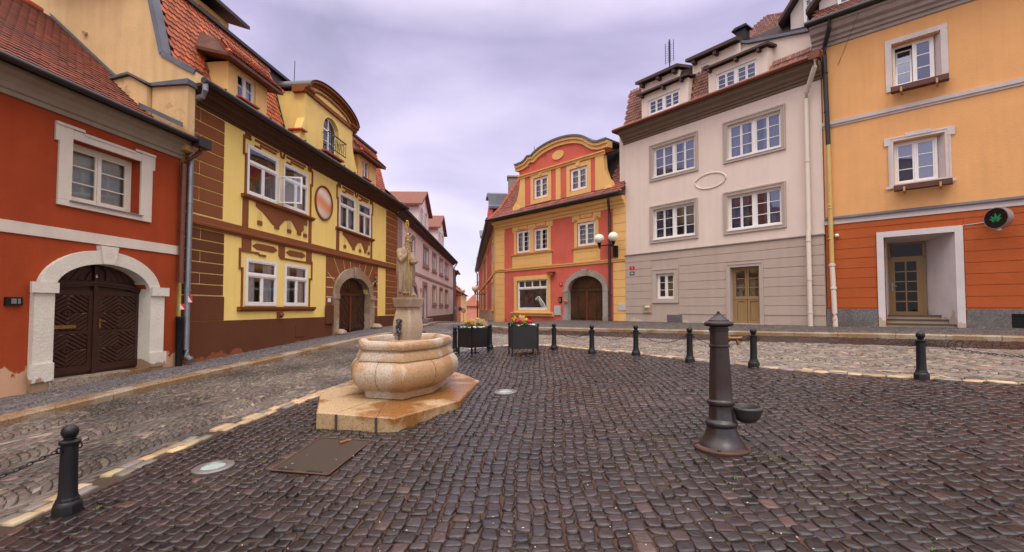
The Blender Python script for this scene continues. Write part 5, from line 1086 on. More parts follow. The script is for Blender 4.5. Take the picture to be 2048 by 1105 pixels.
# drafted courses
mb = MB(); z = 1.40; k = 0
while z < 4.0:
    zz = min(z + .335, 4.07)
    segs = [(-5.485, 2.655)]
    def cut(segs, a, b): return [s for q_ in segs for s in ((q_[0], min(q_[1], a)), (max(q_[0], b), q_[1])) if s[1] - s[0] > .02]
    if z < 3.42: segs = cut(segs, -4.06, -2.72)
    if z < 3.38: segs = cut(segs, -.68, .70)
    for a, b in segs: mb.box(a, b, -.05, -.031, z + .008, zz - .008)
    z = zz
build('drafted_courses', mb, GLo, B, bevel=.006)
mb = MB(); moulding(mb, -5.52, 2.70, [(-.031, 4.06), (-.09, 4.07), (-.09, 4.10), (-.001, 4.13)]); build('ledge', mb, mat('ledge_metal', (.22, .18, .16), .5), B)
mb = MB()
for (a, b, c, d) in ((-4.12, -1.78, 7.25, 8.88), (-.73, 1.54, 7.24, 8.86), (-4.14, -1.82, 4.5, 6.15), (-.77, 1.51, 4.48, 6.12)):
    mb.frame(a, b, c, d, .155, -.035, -.001, wb=.135); mb.frame(a, b, c, d, .05, -.06, -.036); mb.frame(a + .085, b - .085, c + .07, d - .07, .025, -.045, -.0355)
build('window_surround', mb, GT, B, bevel=.003)
for a, b, c, d in BW:
    window(B, a, b, c, d, .10, (2, 2), 3, WHITE, gl=GLG, fw=.05, curtain='side', mull=.11, bar=.025)
    mb = MB(); mb.box(a - .03, b + .03, -.06, .12, c - .035, c + .008); build('window_sill', mb, WHITE, B)
mb = MB(); mb.frame(-4.04, -2.74, 1.88, 3.35, .20, -.06, -.031, wb=.18); mb.frame(-4.04, -2.74, 1.88, 3.35, .04, -.08, -.061); mb.frame(-.67, .70, .95, 3.34, .14, -.07, -.031, wb=.1); mb.frame(-.67, .70, .95, 3.34, .04, -.09, -.071, wb=.02); build('window_surround', mb, mat('taupe_light_trim', (.45, .37, .32), .85, var=.05), B)
window(B, -3.82, -2.95, 2.05, 3.15, .05, (1, 1), 3, WHITE, fw=.07, curtain=None)
DTN = mat('tan_door_paint', (.30, .19, .085), .45, var=.1, vscale=3, bump=.1)
mb = MB(); y = .16; mb.frame(-.53, .56, 1.08, 3.19, .07, y - .03, y + .03, wb=.02); mb.box(-.46, .49, y + .025, y + .04, 1.1, 2.0)
for a, b in ((-.46, .005), (.025, .49)): mb.frame(a, b, 2.04, 3.12, .055, y - .02, y + .03); mb.frame(a, b, 1.1, 2.0, .09, y - .02, y + .025); mb.prism([(a + .1, 1.2), (b - .1, 1.2), (b - .1, 1.9), (a + .1, 1.9)], y + .005, y + .026); [mb.box(a + .05, b - .05, y - .005, y + .015, z - .014, z + .014) for z in (2.42, 2.77)]
mb.box(-.5, .53, y - .035, y + .03, 1.99, 2.05); d_ = build('door', mb, DTN, B, bevel=.003)
mb = MB(); mb.box(-.44, .47, y + .008, y + .013, 2.08, 3.08); build('pane', mb, GL, d_)
mb = MB(); mb.box(-.42, .45, y + .1, y + .12, 2.05, 2.75); build('curtain', mb, DARKC, d_)
mb = MB(); mb.box(-.66, .69, -.16, .2, .6, 1.075); build('door_step', mb, GSG, B, bevel=.01)
mb = MB(); P = [(-1.29 + .64 * math.cos(t * math.pi / 20), 6.72 + .30 * math.sin(t * math.pi / 20)) for t in range(40)]
mb.tube([(p[0], -.006, p[1]) for p in P], .034, 8, closed=True); build('oval_moulding', mb, mat('white_stucco_rib', (.66, .57, .50), .8), B)
mb = MB(); moulding(mb, -5.55, 2.72, [(-.001, 9.30), (-.05, 9.32), (-.06, 9.40), (-.12, 9.42), (-.13, 9.48), (-.20, 9.52), (-.26, 9.62), (-.40, 9.70), (-.42, 9.78), (-.50, 9.80), (-.50, 9.86), (.3, 9.86)]); build('cornice', mb, GC, B)
COPP = mat('copper_gutter', (.20, .055, .028), .45, metal=.4, var=.3, vscale=3)
mb = MB(); mb.tube([(-5.75, -.56, 9.90), (2.75, -.56, 9.90)], .08, 10); mb.box(-5.8, -5.3, -.5, .6, 9.84, 9.94); mb.prism([(2.55, 9.78), (2.85, 9.78), (2.88, 10.0), (2.5, 10.0)], -.68, -.45); build('gutter', mb, COPP, B)
PP_ = mat('cream_pipe_paint', (.62, .53, .44), .45, var=.08)
mb = MB(); mb.tube([(2.7, -.56, 9.8), (2.68, -.55, 9.55), (2.3, -.20, 8.95), (2.24, -.12, 8.75), (2.24, -.12, 4.35), (2.24, -.17, 4.15), (2.24, -.17, 1.0)], .075, 14); [mb.lathe([(.075, -.02), (.088, -.018), (.088, .018), (.075, .02)], 2.24, yq, 14, 0, z) for z, yq in ((6.6, -.12), (3.9, -.17), (2.6, -.17), (1.5, -.17))]; build('downpipe', mb, PP_, B)
number_plate(B, -5.1, 3.48, .28, .17, REDE, '9', -.056, .13); number_plate(B, -5.1, 3.24, .28, .18, mat('slate_blue_enamel', (.10, .10, .14), .35), '396', -.056, .11)
mb = MB(); mb.box(-4.5, -4.08, -.09, -.0505, 1.45, 1.82); build('meter_cabinet', mb, mat('rust_beige_box', (.42, .25, .16), .6), B, bevel=.008)
mb = MB(); mb.box(-4.42, -4.2, -.094, -.0905, 1.56, 1.66); build('teal_label', mb, mat('teal_label', (.03, .25, .18), .5), B); mb = MB(); mb.box(-4.38, -4.14, -.094, -.0905, 1.69, 1.77); build('paper_label', mb, WHITE, B)
mb = MB(); mb.box(-3.3, -2.6, -.06, -.031, .85, 1.38); [mb.box(-3.25, -2.65, -.066, -.06, .92 + k * .06, .95 + k * .06) for k in range(7)]; build('vent_grille', mb, mat('grey_grille', (.13, .12, .13), .5), B)
# roof and dormers
mb = MB(); GP = [(-.5, 9.90), (.35, 10.35), (.75, 12.0), (5.0, 14.0), (8.5, 9.9), (8.4, 9.7), (5.0, 13.8), (.9, 11.85), (.5, 10.1), (-.5, 9.82)]; mb.prism(GP, -5.75, -.9, axis='x'); mb.prism([(-.5, 9.90), (.35, 10.35), (.46, 10.62), (.6, 10.6), (.6, 9.86), (-.5, 9.82)], -.9, 2.66, axis='x'); mb.prism([(.3, 9.6), (.42, 10.2), (.85, 11.85), (5, 13.8), (8.2, 9.8), (8, 9.6)], -5.5, -5.3, axis='x'); roof = build('roof', mb, ROOFDARK, B)
L = []
def kd(z0, h):
    def f(a, b):
        u = a - 5.75; z = z0 + b * h; return ~((u > -4.75) & (u < -2.25) & (z < 12.0)) & ~((u > -1.5) & (u < .95) & (z < 12.2)) & ~((u > -.95) & (z > 10.55))
    return f
s = Vector((0, .85, .45)); tiles(L, (-5.75, -.52, 9.92), (1, 0, 0), s, 8.4, s.length + .05, .16, .15, kd(9.92, .47)); s = Vector((0, .40, 1.65)); tiles(L, (-5.75, .35, 10.38), (1, 0, 0), s, 8.4, s.length, .16, .15, kd(10.38, .97)); s = Vector((0, 4.25, 2.0)); tiles(L, (-5.75, .75, 12.02), (1, 0, 0), s, 4.8, s.length, .16, .15)
build_tiles('roof_tiles', L, mat('rosy_brown_tile', (.20, .088, .062), .8, attr=True, bump=.3, bscale=18), roof)
EAV = mat('dark_brown_board', (.06, .03, .022), .7, var=.3, vscale=6)
def shed_dormer(root, u0, u1, v0, v1, d, wins, depth, wm):
    mb = MB(); wall(mb, u0, u1, v0, v1, wins, .15, y0=d); mb.prism([(d + .15, v0), (d + depth, v1 + .2), (d + .15, v1)], u0, u0 + .12, axis='x'); mb.prism([(d + .15, v0), (d + depth, v1 + .2), (d + .15, v1)], u1 - .12, u1, axis='x')
    o = build('dormer', mb, wm, root)
    for w in wins:
        window(o, *w, d + .04, (2, 2) if w[1] - w[0] > 1 else (1, 1), 3, WHITE, gl=GLG, fw=.06, curtain=None, mull=.1)
    mb = MB(); mb.prism([(d - .24, v1 + .0), (d + depth, v1 + .20), (d + depth, v1 + .28), (d - .24, v1 + .08)], u0 - .12, u1 + .12, axis='x'); [mb.box(x, x + .10, d - .22, d, v1 - .12, v1 - .01) for x in (u0 + .05, (u0 + u1) / 2, u1 - .3)]; build('canopy', mb, EAV, o); return o
shed_dormer(B, -4.68, -2.32, 9.95, 11.38, .22, [(-4.34, -2.72, 10.36, 11.06)], .8, GU); shed_dormer(B, -1.42, .88, 9.95, 11.28, .22, [(-1.12, .50, 10.30, 11.0)], .8, GU)
mb = MB(); wall(mb, -5.0, -3.0, 11.2, 12.12, [], .15, y0=.62); mb.prism([(.77, 11.5), (2.3, 12.6), (.77, 12.12)], -5.0, -4.9, axis='x'); mb.prism([(.77, 11.5), (2.3, 12.6), (.77, 12.12)], -3.1, -3.0, axis='x'); o = build('dormer', mb, GU, B); mb = MB(); mb.prism([(.3, 12.12), (2.4, 12.65), (2.4, 12.77), (.3, 12.25)], -5.1, -2.9, axis='x'); [mb.box(x, x + .14, .35, .6, 11.96, 12.11) for x in (-4.9, -4.0, -3.2)]; build('canopy', mb, EAV, o)
mb = MB(); wall(mb, -2.35, -.3, 11.3, 12.12, [(-1.95, -1.6, 11.45, 11.9)], .15, y0=.62); mb.prism([(.77, 11.5), (2.3, 12.6), (.77, 12.12)], -2.35, -2.23, axis='x'); o = build('dormer', mb, GU, B); window(o, -1.95, -1.6, 11.45, 11.9, .66, (1,), 1, WHITE, curtain=None); mb = MB(); mb.prism([(.3, 12.12), (2.4, 12.65), (2.4, 12.77), (.3, 12.25)], -2.5, -.3, axis='x'); [mb.box(x, x + .14, .35, .6, 11.96, 12.11) for x in (-2.25, -1.3)]; build('canopy', mb, EAV, o)
# ================================================================== ORANGE HOUSE
OU = plaster('apricot_plaster', (.72, .37, .15), var=.10); OL_ = plaster('deep_orange_plaster', (.42, .095, .026), stain=((.62, .30, .20), 1.2, 2.0, .80, 1.8), var=.15); OT = plaster('lilac_white_trim', (.62, .54, .52))
PLG = granite('dark_plinth_granite', (.13, .12, .12), (.08, .075, .075), (.22, .21, .2), 60, .5, (.8, .75, .7))
ora = empty('orange_house', F_ORA, 'tall apricot and deep orange house with recessed white doorway at the right edge', 'house'); B = ora
U1 = 9.5
ops = [(1.83, 2.95, 8.42, 9.72), (1.80, 2.95, 5.42, 6.70), (6.0, 7.1, 8.42, 9.72), (6.0, 7.1, 5.42, 6.70)]
mb = MB(); wall(mb, 0, U1, 4.5, 10.5, ops, .3); mb.box(0, .3, .3, 7, 0, 10.5); mb.box(0, U1, 7, 7.3, 0, 10.5); mb.box(U1 - .3, U1, .3, 7, 0, 10.5); build('upper_wall', mb, OU, B)
DO = [(1.50, 3.10, 0, 3.84)]
mb = MB(); wall(mb, 0, U1, .2, 4.498, DO + [(4.15, 5.6, 1.05, 1.50)], .3, y0=-.02); build('lower_wall', mb, OL_, B)
mb = MB(); z = 1.66
while z < 4.35:
    zz = min(z + .315, 4.38)
    for a, b in ((0.005, 1.31), (3.29, U1)) if z < 3.95 else ((0.005, U1),): mb.box(a, b, -.034, -.021, z + .008, zz - .008)
    z = zz
build('drafted_courses', mb, OL_, B, bevel=.004)
mb = MB(); mb.box(-.02, 1.31, -.06, -.021, 0, 1.63); mb.box(3.29, 4.15, -.06, -.021, 0, 1.63); mb.box(5.6, U1, -.06, -.021, 0, 1.63); mb.box(4.15, 5.6, -.06, -.021, 0, 1.08); mb.box(4.15, 5.6, -.06, -.021, 1.5, 1.63); build('plinth', mb, PLG, B)
mb = MB(); mb.box(4.15, 5.6, .1, .14, 1.0, 1.55); [mb.box(4.15, 5.6, -.01, .01, 1.12 + k * .08, 1.14 + k * .08) for k in range(5)]; build('cellar_grille', mb, IRON, B)
mb = MB(); moulding(mb, -.02, U1, [(-.001, 4.38), (-.06, 4.38), (-.06, 4.54), (-.001, 4.54)]); moulding(mb, -.02, U1, [(-.001, 7.6), (-.03, 7.6), (-.03, 7.66), (-.07, 7.67), (-.08, 7.78), (-.001, 7.79)]); build('string_band', mb, OT, B)
mb = MB(); moulding(mb, -.02, U1, [(-.001, 4.542), (-.12, 4.542), (-.12, 4.565), (-.001, 4.64)]); build('band_flashing', mb, SLATEM, B)
mb = MB(); moulding(mb, -.25, U1, [(-.001, 10.30), (-.05, 10.32), (-.05, 10.42), (-.12, 10.44), (-.14, 10.52), (-.22, 10.56), (-.24, 10.66), (-.36, 10.72), (-.42, 10.84), (-.50, 10.88), (-.50, 10.96), (.3, 10.96)]); build('cornice', mb, plaster('mauve_cornice', (.40, .33, .30), streak=.3), B)
mb = MB(); mb.tube([(-.35, -.58, 11.02), (U1, -.58, 11.02)], .085, 10); mb.box(-.3, U1, -.56, -.3, 10.962, 11.0); build('gutter', mb, GUT, B)
mb = MB(); mb.tube([(.35, -.56, 11.0), (.32, -.5, 10.7), (.12, -.14, 10.3), (.10, -.12, 10.0), (.15, -.12, 7.0)], .07, 12); [mb.lathe([(.07, -.02), (.085, 0), (.07, .02)], .12, -.12, 12, 0, z) for z in (9.4, 8.1)]; build('downpipe', mb, GUT, B)
YP = mat('mustard_pipe_paint', (.55, .36, .12), .5, var=.15, vscale=3, attr=False)
mb = MB(); mb.tube([(.15, -.12, 7.0), (.17, -.12, 3.1)], .068, 12); [mb.lathe([(.07, -.02), (.084, 0), (.07, .02)], .15, -.12, 12, 0, z) for z in (5.0, 4.9, 3.9)]; build('downpipe_lower', mb, YP, B)
mb = MB(); mb.tube([(.17, -.12, 3.1), (.22, -.12, 1.05)], .075, 12); [mb.lathe([(.075, -.04), (.095, -.03), (.095, .03), (.075, .04)], uu, -.12, 12, 0, z) for uu, z in ((.17, 3.05), (.19, 2.3))]; build('downpipe_foot', mb, mat('chipped_white_pipe', (.62, .52, .44), .5, stain=((.30, .06, .02), .5, 2.4, .62, 4)), B)
def splay_window(root, a, b, c, d, dep, s):
    mb = MB(); mb.add([(b, 0, c), (b, 0, d), (b - s, dep, d), (b - s, dep, c), (b + .01, dep, c), (b + .01, dep, d)], [(0, 1, 2, 3)]); mb.prism([(b - .001, .002), (b - .001, dep), (b - s, dep)], c, d, axis='z'); build('window_reveal', mb, OT, root)
    return window(root, a, b - s, c, d, dep - .06, (1, 1), 3, WHITE, gl=GLG, fw=.06, curtain='full')
w1 = None
for (a, b, c, d) in (ops[0], ops[2]):
    mb = MB(); y = .17; x1 = b - .16
    mb.add([(b, 0, c), (b, 0, d), (x1, y + .08, d), (x1, y + .08, c)], [(0, 1, 2, 3)]); build('window_reveal', mb, OT, B)
    mb = MB(); mb.frame(a, x1, c, d, .06, y, y + .07); m_ = (a + x1) / 2 + .02; mb.box(m_ - .03, m_ + .03, y - .005, y + .07, c, d); mb.frame(m_ + .03, x1 - .06, c + .06, d - .06, .04, y + .01, y + .05); [mb.box(m_ + .07, x1 - .1, y + .02, y + .045, c + (d - c) * t - .012, c + (d - c) * t + .012) for t in (.36, .65)]; wi = build('window', mb, WHITE, B)
    mb = MB(); mb.box(m_ + .03, x1 - .03, y + .03, y + .034, c + .05, d - .05); build('pane', mb, GLG, wi)
    F2 = F_ORA @ T(a + .06, y + .02, c + .07) @ Matrix.Rotation(R(-9), 4, 'X'); wl = m_ - a - .11; hl = d - c - .16
    mb = MB(); mb.frame(0, wl, 0, hl, .045, 0, .04); [mb.box(.045, wl - .045, .008, .03, hl * t - .012, hl * t + .012) for t in (.34, .65)]; lf = build('tilted_sash', mb, WHITE, wi, frame=F2); mb = MB(); mb.box(.03, wl - .03, .018, .022, .03, hl - .03); build('pane', mb, GLG, lf, frame=F2)
    mb = MB(); mb.box(a, x1, y + .3, y + .31, c, d); build('curtain', mb, mat('dim_room_curtain', (.10, .09, .10), .9), wi)
for (a, b, c, d) in (ops[1], ops[3]): splay_window(B, a, b, c, d, .2, .16)
mb = MB()
for da in (0, 4.17): 
    mb.frame(1.67 + da, 3.10 + da, 8.28, 9.90, .155, -.04, -.001, wb=.14)
    a, b = 1.64 + da, 3.12 + da; mb.frame(a + .03, b - .03, 5.28, 6.86, .13, -.04, -.001, wb=.14); mb.frame(a + .06, b - .06, 5.31, 6.83, .02, -.052, -.0405)
    mb.box(a - .06, a + .1, -.05, -.041, 6.62, 6.86); mb.box(b - .1, b + .06, -.05, -.041, 6.62, 6.86); mb.box(a + .45, b - .45, -.06, -.041, 6.80, 6.92); mb.box(a - .05, a + .1, -.05, -.041, 5.28, 5.36); mb.box(b - .1, b + .05, -.05, -.041, 5.28, 5.36)
build('window_surround', mb, OT, B, bevel=.005)
mb = MB(); mb.frame(1.33, 3.27, .9, 3.99, .17, -.075, -.021, wb=.01); mb.add([(3.10, -.02, .9), (3.10, -.02, 3.83), (2.40, 1.05, 3.72), (2.40, 1.05, .9)], [(0, 1, 2, 3)]); mb.add([(1.50, -.02, 3.83), (3.10, -.02, 3.83), (2.40, 1.05, 3.72), (1.50, 1.05, 3.72)], [(0, 1, 2, 3)]); mb.box(1.3, 1.499, .28, 1.2, .9, 3.84); build('door_portal', mb, plaster('white_portal_plaster', (.64, .58, .57), stain=((.42, .34, .27), 1.0, 2.3, .69, 2.2)), B)
GOLD = mat('ochre_door_frame', (.24, .135, .04), .45, var=.1)
mb = MB(); y = .95; mb.frame(1.50, 2.42, 1.40, 3.74, .07, y, y + .06, wb=.03); mb.box(1.5, 2.42, y, y + .06, 3.22, 3.28); mb.frame(1.57, 2.30, 1.43, 3.22, .10, y - .01, y + .05, wb=.12); mb.box(2.30, 2.36, y, y + .05, 1.43, 3.22); mb.box(1.92, 1.955, y, y + .04, 1.5, 3.15); [mb.box(1.65, 2.22, y, y + .04, 1.55 + k * .314 - .017, 1.55 + k * .314 + .017) for k in range(1, 5)]; dr = build('door', mb, GOLD, B)
mb = MB(); mb.box(1.6, 2.36, y + .02, y + .025, 1.5, 3.7); build('pane', mb, glass('dark_door_glass', (.06, .06, .07), .02, (.18, .18, .2)), dr)
mb = MB(); mb.tube([(1.60, y - .01, 2.35), (1.60, y - .06, 2.35), (1.72, y - .06, 2.35)], .012, 8); mb.box(1.58, 1.62, y - .02, y - .01, 2.2, 2.45); build('handle', mb, ZINC, dr)
STP = mat('dark_step_edge', (.06, .055, .055), .5)
mb = MB()
for k in range(3):
    y0 = .03 + k * .24; z = 1.20 + k * .125; mb.box(1.5, 3.05 - k * .16, y0, 1.2, z - .125 - (.3 if k == 0 else 0), z - .04); 
build('doorstep', mb, mat('tan_step_stone', (.38, .27, .17), .7, var=.2), B)
mb = MB()
for k in range(3): y0 = .0 + k * .24; z = 1.20 + k * .125; mb.box(1.5, 3.07 - k * .16, y0, 1.2, z - .039, z)
build('step_tread', mb, STP, B, bevel=.006)
mb = MB(); mb.sphere((.32, -.12, 4.0), .06, 10); mb.box(.28, .36, -.08, 0, 3.95, 4.05); build('camera_dome', mb, WHITE, B)
mb = MB(); mb.tube([(3.2, -.04, 3.98), (3.45, -.035, 3.99), (3.72, -.05, 4.01)], .012, 6); build('sign_cable', mb, ZINC, B)
mb = MB(); mb.tube([(1.1, -.5, 10.85), (.7, -.03, 10.2), (.45, -.02, 9.6)], .006, 4); build('cable', mb, GUT, B)
# roof, dormers and the gable wall towards the neighbour
mb = MB(); mb.prism([(-.5, 11.0), (.1, 11.2), (4.2, 15.5), (8, 11), (8, 10.9), (4.2, 15.3), (.1, 11.0), (-.5, 10.93)], -.3, U1, axis='x'); roof = build('roof', mb, ROOFDARK, B)
L = []; s = Vector((0, 4.1, 4.3)); tiles(L, (-.3, .1, 11.22), (1, 0, 0), s, U1, s.length, .17, .16); s = Vector((0, .6, .2)); tiles(L, (-.3, -.52, 11.03), (1, 0, 0), s, U1, .62, .17, .16); 
GRW = MB(); GRW.prism([(-.85, 9.9), (2.60, 9.9), (2.60, 11.30), (1.4, 11.62), (0, 11.95), (-.85, 12.32)], .75, 1.05); build('party_wall', GRW, GU, B, frame=F_GRY)
mb = MB(); ribbon(mb, [(2.75, 11.28), (2.6, 11.32), (1.4, 11.62), (0, 11.96), (-.9, 12.34)], -.10, .0, .62, 1.15); mb.box(-.93, -.86, .7, 1.1, 11.0, 12.36); build('wall_flashing', mb, SLATEM, B, frame=F_GRY)
mb = MB(); mb.add([(-.85, 1.05, 12.28), (2.6, 1.05, 11.25), (2.9, 3.8, 14.0), (-.4, 3.8, 14.2), (-.85, 1.05, 9.9), (-.4, 3.8, 10)], [(0, 1, 2, 3), (0, 3, 5, 4)]); rb = build('rear_roof', mb, ROOFDARK, B, frame=F_GRY)
L2 = []; tiles(L2, (-.85, 1.06, 12.32), (3.45, 0, -1.03), (.25, 2.75, 2.3), 3.6, 3.4, .17, .16); build_tiles('rear_roof_tiles', L2, TILE_B, rb, frame=F_GRY)
build_tiles('roof_tiles', L, TILE_B, roof)
def steep_dormer(u0, u1, d, v0, wu0, wu1, wv0, wv1):
    """cheek towards the left, wide gabled front, dark barge board"""
    mid = (u0 + u1) / 2; vp = v0 + (mid - u0) * 1.15 + .35; mb = MB(); wall(mb, u0 + .25, u1 - .25, 11.2, v0 + .4, [(wu0, wu1, wv0, wv1)] if wv1 <= v0 + .4 else [], .2, y0=d); mb.prism([(u0 + .25, v0 + .4), (u1 - .25, v0 + .4), (mid, vp)], d, d + .2); mb.box(u0 + .25, u0 + .4, d + .2, d + 2.5, 11.2, v0 + .4); o = build('dormer', mb, OT, B)
    mb = MB(); mb.prism([(u0 - .1, v0), (mid, vp + .05), (u1 + .1, v0), (u1 + .1, v0 + .16), (mid, vp + .22), (u0 - .1, v0 + .16)], d - .35, d + 3); build('dormer_roof', mb, EAV, o)
    window(o, wu0, wu1, wv0, wv1, d - .05, (1, 1), 4, WHITE, gl=GLG, curtain=None)
steep_dormer(-1.55, .9, 1.9, 12.55, -.85, -.25, 12.3, 13.3); steep_dormer(-.45, 3.3, 1.0, 12.05, .35, 2.1, 11.9, 12.85)
mb = MB(); mb.box(-.6, -.2, .9, 1.2, 12.3, 12.8); mb.prism([(-.75, 12.8), (-.1, 12.8), (-.15, 12.9), (-.6, 12.9)], .8, 1.3); build('chimney_pot', mb, IRON, roof, frame=F_GRY)
# window boxes (hang on the wall under the orange house's windows)
BOXW = mat('window_box_wood', (.11, .028, .016), .6, var=.4, vscale=6, bump=.4)
for (z, lab) in ((8.22, 'dark wooden window box below the tilted open top window'), (5.22, 'dark wooden window box below the middle window with closed sashes')):
    t = empty('window_box', F_ORA @ T(2.42, -.02, z), lab, 'window box', 'window boxes on the orange house'); mb = MB(); mb.box(-.62, .68, -.30, -.28, -.05, .10); mb.box(-.62, .68, -.10, -.07, -.05, .10); mb.box(-.62, -.60, -.28, -.10, -.05, .10); mb.box(.66, .68, -.28, -.10, -.05, .10); mb.box(-.60, .66, -.28, -.10, -.05, -.02); build('trough', mb, BOXW, t)
    for x in (-.40, .40): mb = MB(); mb.box(x, x + .05, -.32, .02, -.10, -.052); mb.box(x, x + .05, -.335, -.30, -.10, .03); build('bracket', mb, mat('raw_pine', (.45, .26, .10), .7), t)
# round leaf sign
sgW = Matrix.Translation((F_ORA @ Vector((3.92, -.5, 4.04)))) @ Matrix.Rotation(math.atan2(-.16, -1.0) , 4, 'Z')   # local +x = face normal
F_SG = sgW
sg = empty('round_leaf_sign', sgW, 'round light box sign with green cannabis leaf hanging above the orange wall', 'sign')
def disc(mb, r0, r1, xa, xb, n=40, m=0):
    mb.loft([[(x, r * math.cos(2 * math.pi * i / n), r * math.sin(2 * math.pi * i / n)) for i in range(n)] for r, x in ((r0, xa), (r1, xa), (r1, xb), (r0, xb))], m, False, True)
mb = MB(); disc(mb, .27, .285, -.16, .02); build('drum_case', mb, mat('brushed_aluminium', (.42, .42, .44), .35, metal=.8, bump=.05), sg)
mb = MB(); disc(mb, .01, .268, .021, .028); build('face_plate', mb, mat('black_acrylic', (.012, .006, .006), .15), sg)
mb = MB()
for a, l, w_ in ((90, .20, .032), (52, .20, .03), (128, .17, .03), (22, .15, .024), (158, .15, .024), (-12, .09, .018), (192, .09, .018)):
    t = R(a); c, s = math.cos(t), math.sin(t); n = 9; up, dn = [], []
    for i in range(n + 1):
        f = i / n; ww = w_ * math.sin(math.pi * min(1, f * .92 + .06)) ** .8 * (1 - .15 * (i % 2)); p = (c * l * f, s * l * f - .07); up.append((p[0] - s * ww, p[1] + c * ww)); dn.append((p[0] + s * ww, p[1] - c * ww))
    mb.prism(up + dn[::-1], .0285, .0325, axis='x')
build('leaf_emblem', mb, mat('leaf_green', (.01, .22, .07), .4), sg)
mb = MB(); mb.sphere((-.07, 0, -.30), .06, 12, sz=.6); build('spot_lamp', mb, WHITE, sg)
mb = MB()
inv = sgW.inverted()
for z in (3.90, 4.18):
    a = inv @ (F_ORA @ Vector((3.80, 0, z))); b = inv @ (F_ORA @ Vector((3.88, -.36, z))); mb.tube([a, b], .022, 8)
build('wall_arm', mb, IRON, sg)
# aerial on the pale house
t = empty('tv_aerial', F_GRY @ T(-4.1, 1.6, 12.2), 'grid television aerial standing on the pale house roof', 'aerial'); mb = MB(); mb.tube([(0, 0, 0), (0, 0, 2.1)], .03, 6); build('mast', mb, GUT, t)
mb = MB()
for x in (-.22, -.04, .04, .22): mb.tube([(x, 0, 1.0), (x, 0, 2.0)], .015, 5)
for k in range(8): mb.tube([(-.22, 0, 1.05 + k * .11), (.22, 0, 1.05 + k * .11)], .007, 4)
build('grid', mb, GUT, t)
# ================================================================== FOUNTAIN
GRN = granite('warm_granite', (.46, .325, .18), (.39, .26, .13), (.21, .135, .07), 110, .5, (.62, .40, .20))
GRP = granite('pale_granite', (.52, .425, .33), (.44, .355, .265), (.25, .20, .145), 110, .6, (.85, .64, .42))
FC = Vector((-1.88, 8.6))
def offpoly(P, d):
    P = [Vector(p) for p in P]; n = len(P); out_ = []
    for i in range(n):
        a, b, c = P[i - 1], P[i], P[(i + 1) % n]; e1, e2 = (b - a).normalized(), (c - b).normalized(); n1_, n2_ = Vector((e1.y, -e1.x)), Vector((e2.y, -e2.x)); k = (n1_ + n2_); k = k / (k.dot(n1_)); out_.append(b + k * d)
    return out_
SL = [Vector(p) - FC for p in FOUNT]
fo = empty('fountain', T(FC.x, FC.y, 0), 'tan granite octagonal fountain basin on a wide stepped slab with pedestal', 'fountain')
# base slab in blocks with joints
mb = MB()
P = SL; mb.loft([[(p.x, p.y, -.12) for p in P], [(p.x, p.y, .235) for p in P], [(p.x, p.y, .25) for p in offpoly(P, -.015)]], 0, False); build('base_slab', mb, GRN, fo, bevel=.006)
mb = MB()
for a, b in (((-.455, -2.16), (-.27, -1.4)), ((.13, -2.39), (.0, -1.5)), ((-1.2, -.2), (-.5, -.2)), ((1.2, -.6), (.6, -.5)), ((.9, 1.5), (.4, 1.1)), ((-1.2, .9), (-.6, .8))):
    a, b = Vector(a), Vector(b); n_ = (b - a).normalized(); n_ = Vector((n_.y, -n_.x)) * .004; mb.prism([tuple(a - n_), tuple(a + n_), tuple(b + n_), tuple(b - n_)], .2505, .2515, axis='z')
for x0, y0 in ((-.455, -2.245), (.125, -2.420)): mb.box(x0 - .012, x0 + .012, y0 - .012, y0 + .02, -.1, .24)
build('joint_lines', mb, mat('dark_joint', (.06, .04, .03), .9), fo)
BODY = [Vector((v.x * .53, v.y * .53)) for v in SL]
prof = [(-.02, .2505), (0, .26), (0, .36), (.02, .375), (.10, .415), (.17, .48), (.205, .56), (.212, .63), (.195, .71), (.155, .775), (.095, .825), (.11, .835), (.11, .865), (.062, .955), (.05, .975), (.052, .985), (.085, 1.01), (.095, 1.05), (.088, 1.09), (.06, 1.13), (.01, 1.143), (-.04, 1.13), (-.075, 1.08), (-.09, 1.0), (-.10, .90)]
def rounded(P, r=.05, k=2):
    out_ = []; n = len(P)
    for i in range(n):
        a, b, c = P[i - 1], P[i], P[(i + 1) % n]; p0 = b + (a - b).normalized() * r; p2 = b + (c - b).normalized() * r
        for t in [j / k for j in range(k + 1)]: out_.append(p0 * (1 - t) ** 2 + b * 2 * t * (1 - t) + p2 * t ** 2)
    return out_
mb = MB(); rings = []
for o_, z in prof:
    rr = .008 if (z > .82 and z < .99) or z < .37 else .05 if z < .8 else .012
    rings.append([(p.x, p.y, z) for p in rounded(offpoly(BODY, o_), rr)])
mb.loft(rings[:3], 0, False, False); mb.loft(rings[3:11], 0, True, False); mb.loft(rings[2:4], 0, False, False); mb.loft(rings[10:15], 0, False, False); mb.loft(rings[14:], 0, True, False)
mb.f.append([len(mb.v) - len(rings[0]) + i for i in range(len(rings[0]))]); mb.m.append(0); mb.sm.append(False)
basin = build('basin', mb, GRP, fo)
mb = MB()   # masonry joints of the bowl as thin dark seams
for (i, t) in ((7, .5), (0, .45), (1, .75), (3, .4), (5, .5)):
    pts = []
    for o_, z in prof[2:11]:
        Q = offpoly(BODY, o_ + .0015); p = Q[i].lerp(Q[(i + 1) % 8], t); pts.append((p.x, p.y, z))
    mb.tube(pts, .0035, 5)
build('bowl_joints', mb, MATS['dark_joint'], basin)
mb = MB(); W_ = offpoly(BODY, -.115); mb.prism([(p.x, p.y) for p in W_], .93, .955, axis='z'); build('water', mb, mat('water', (.10, .075, .05), .04, spec=.8, bump=.2, bscale=6), basin)
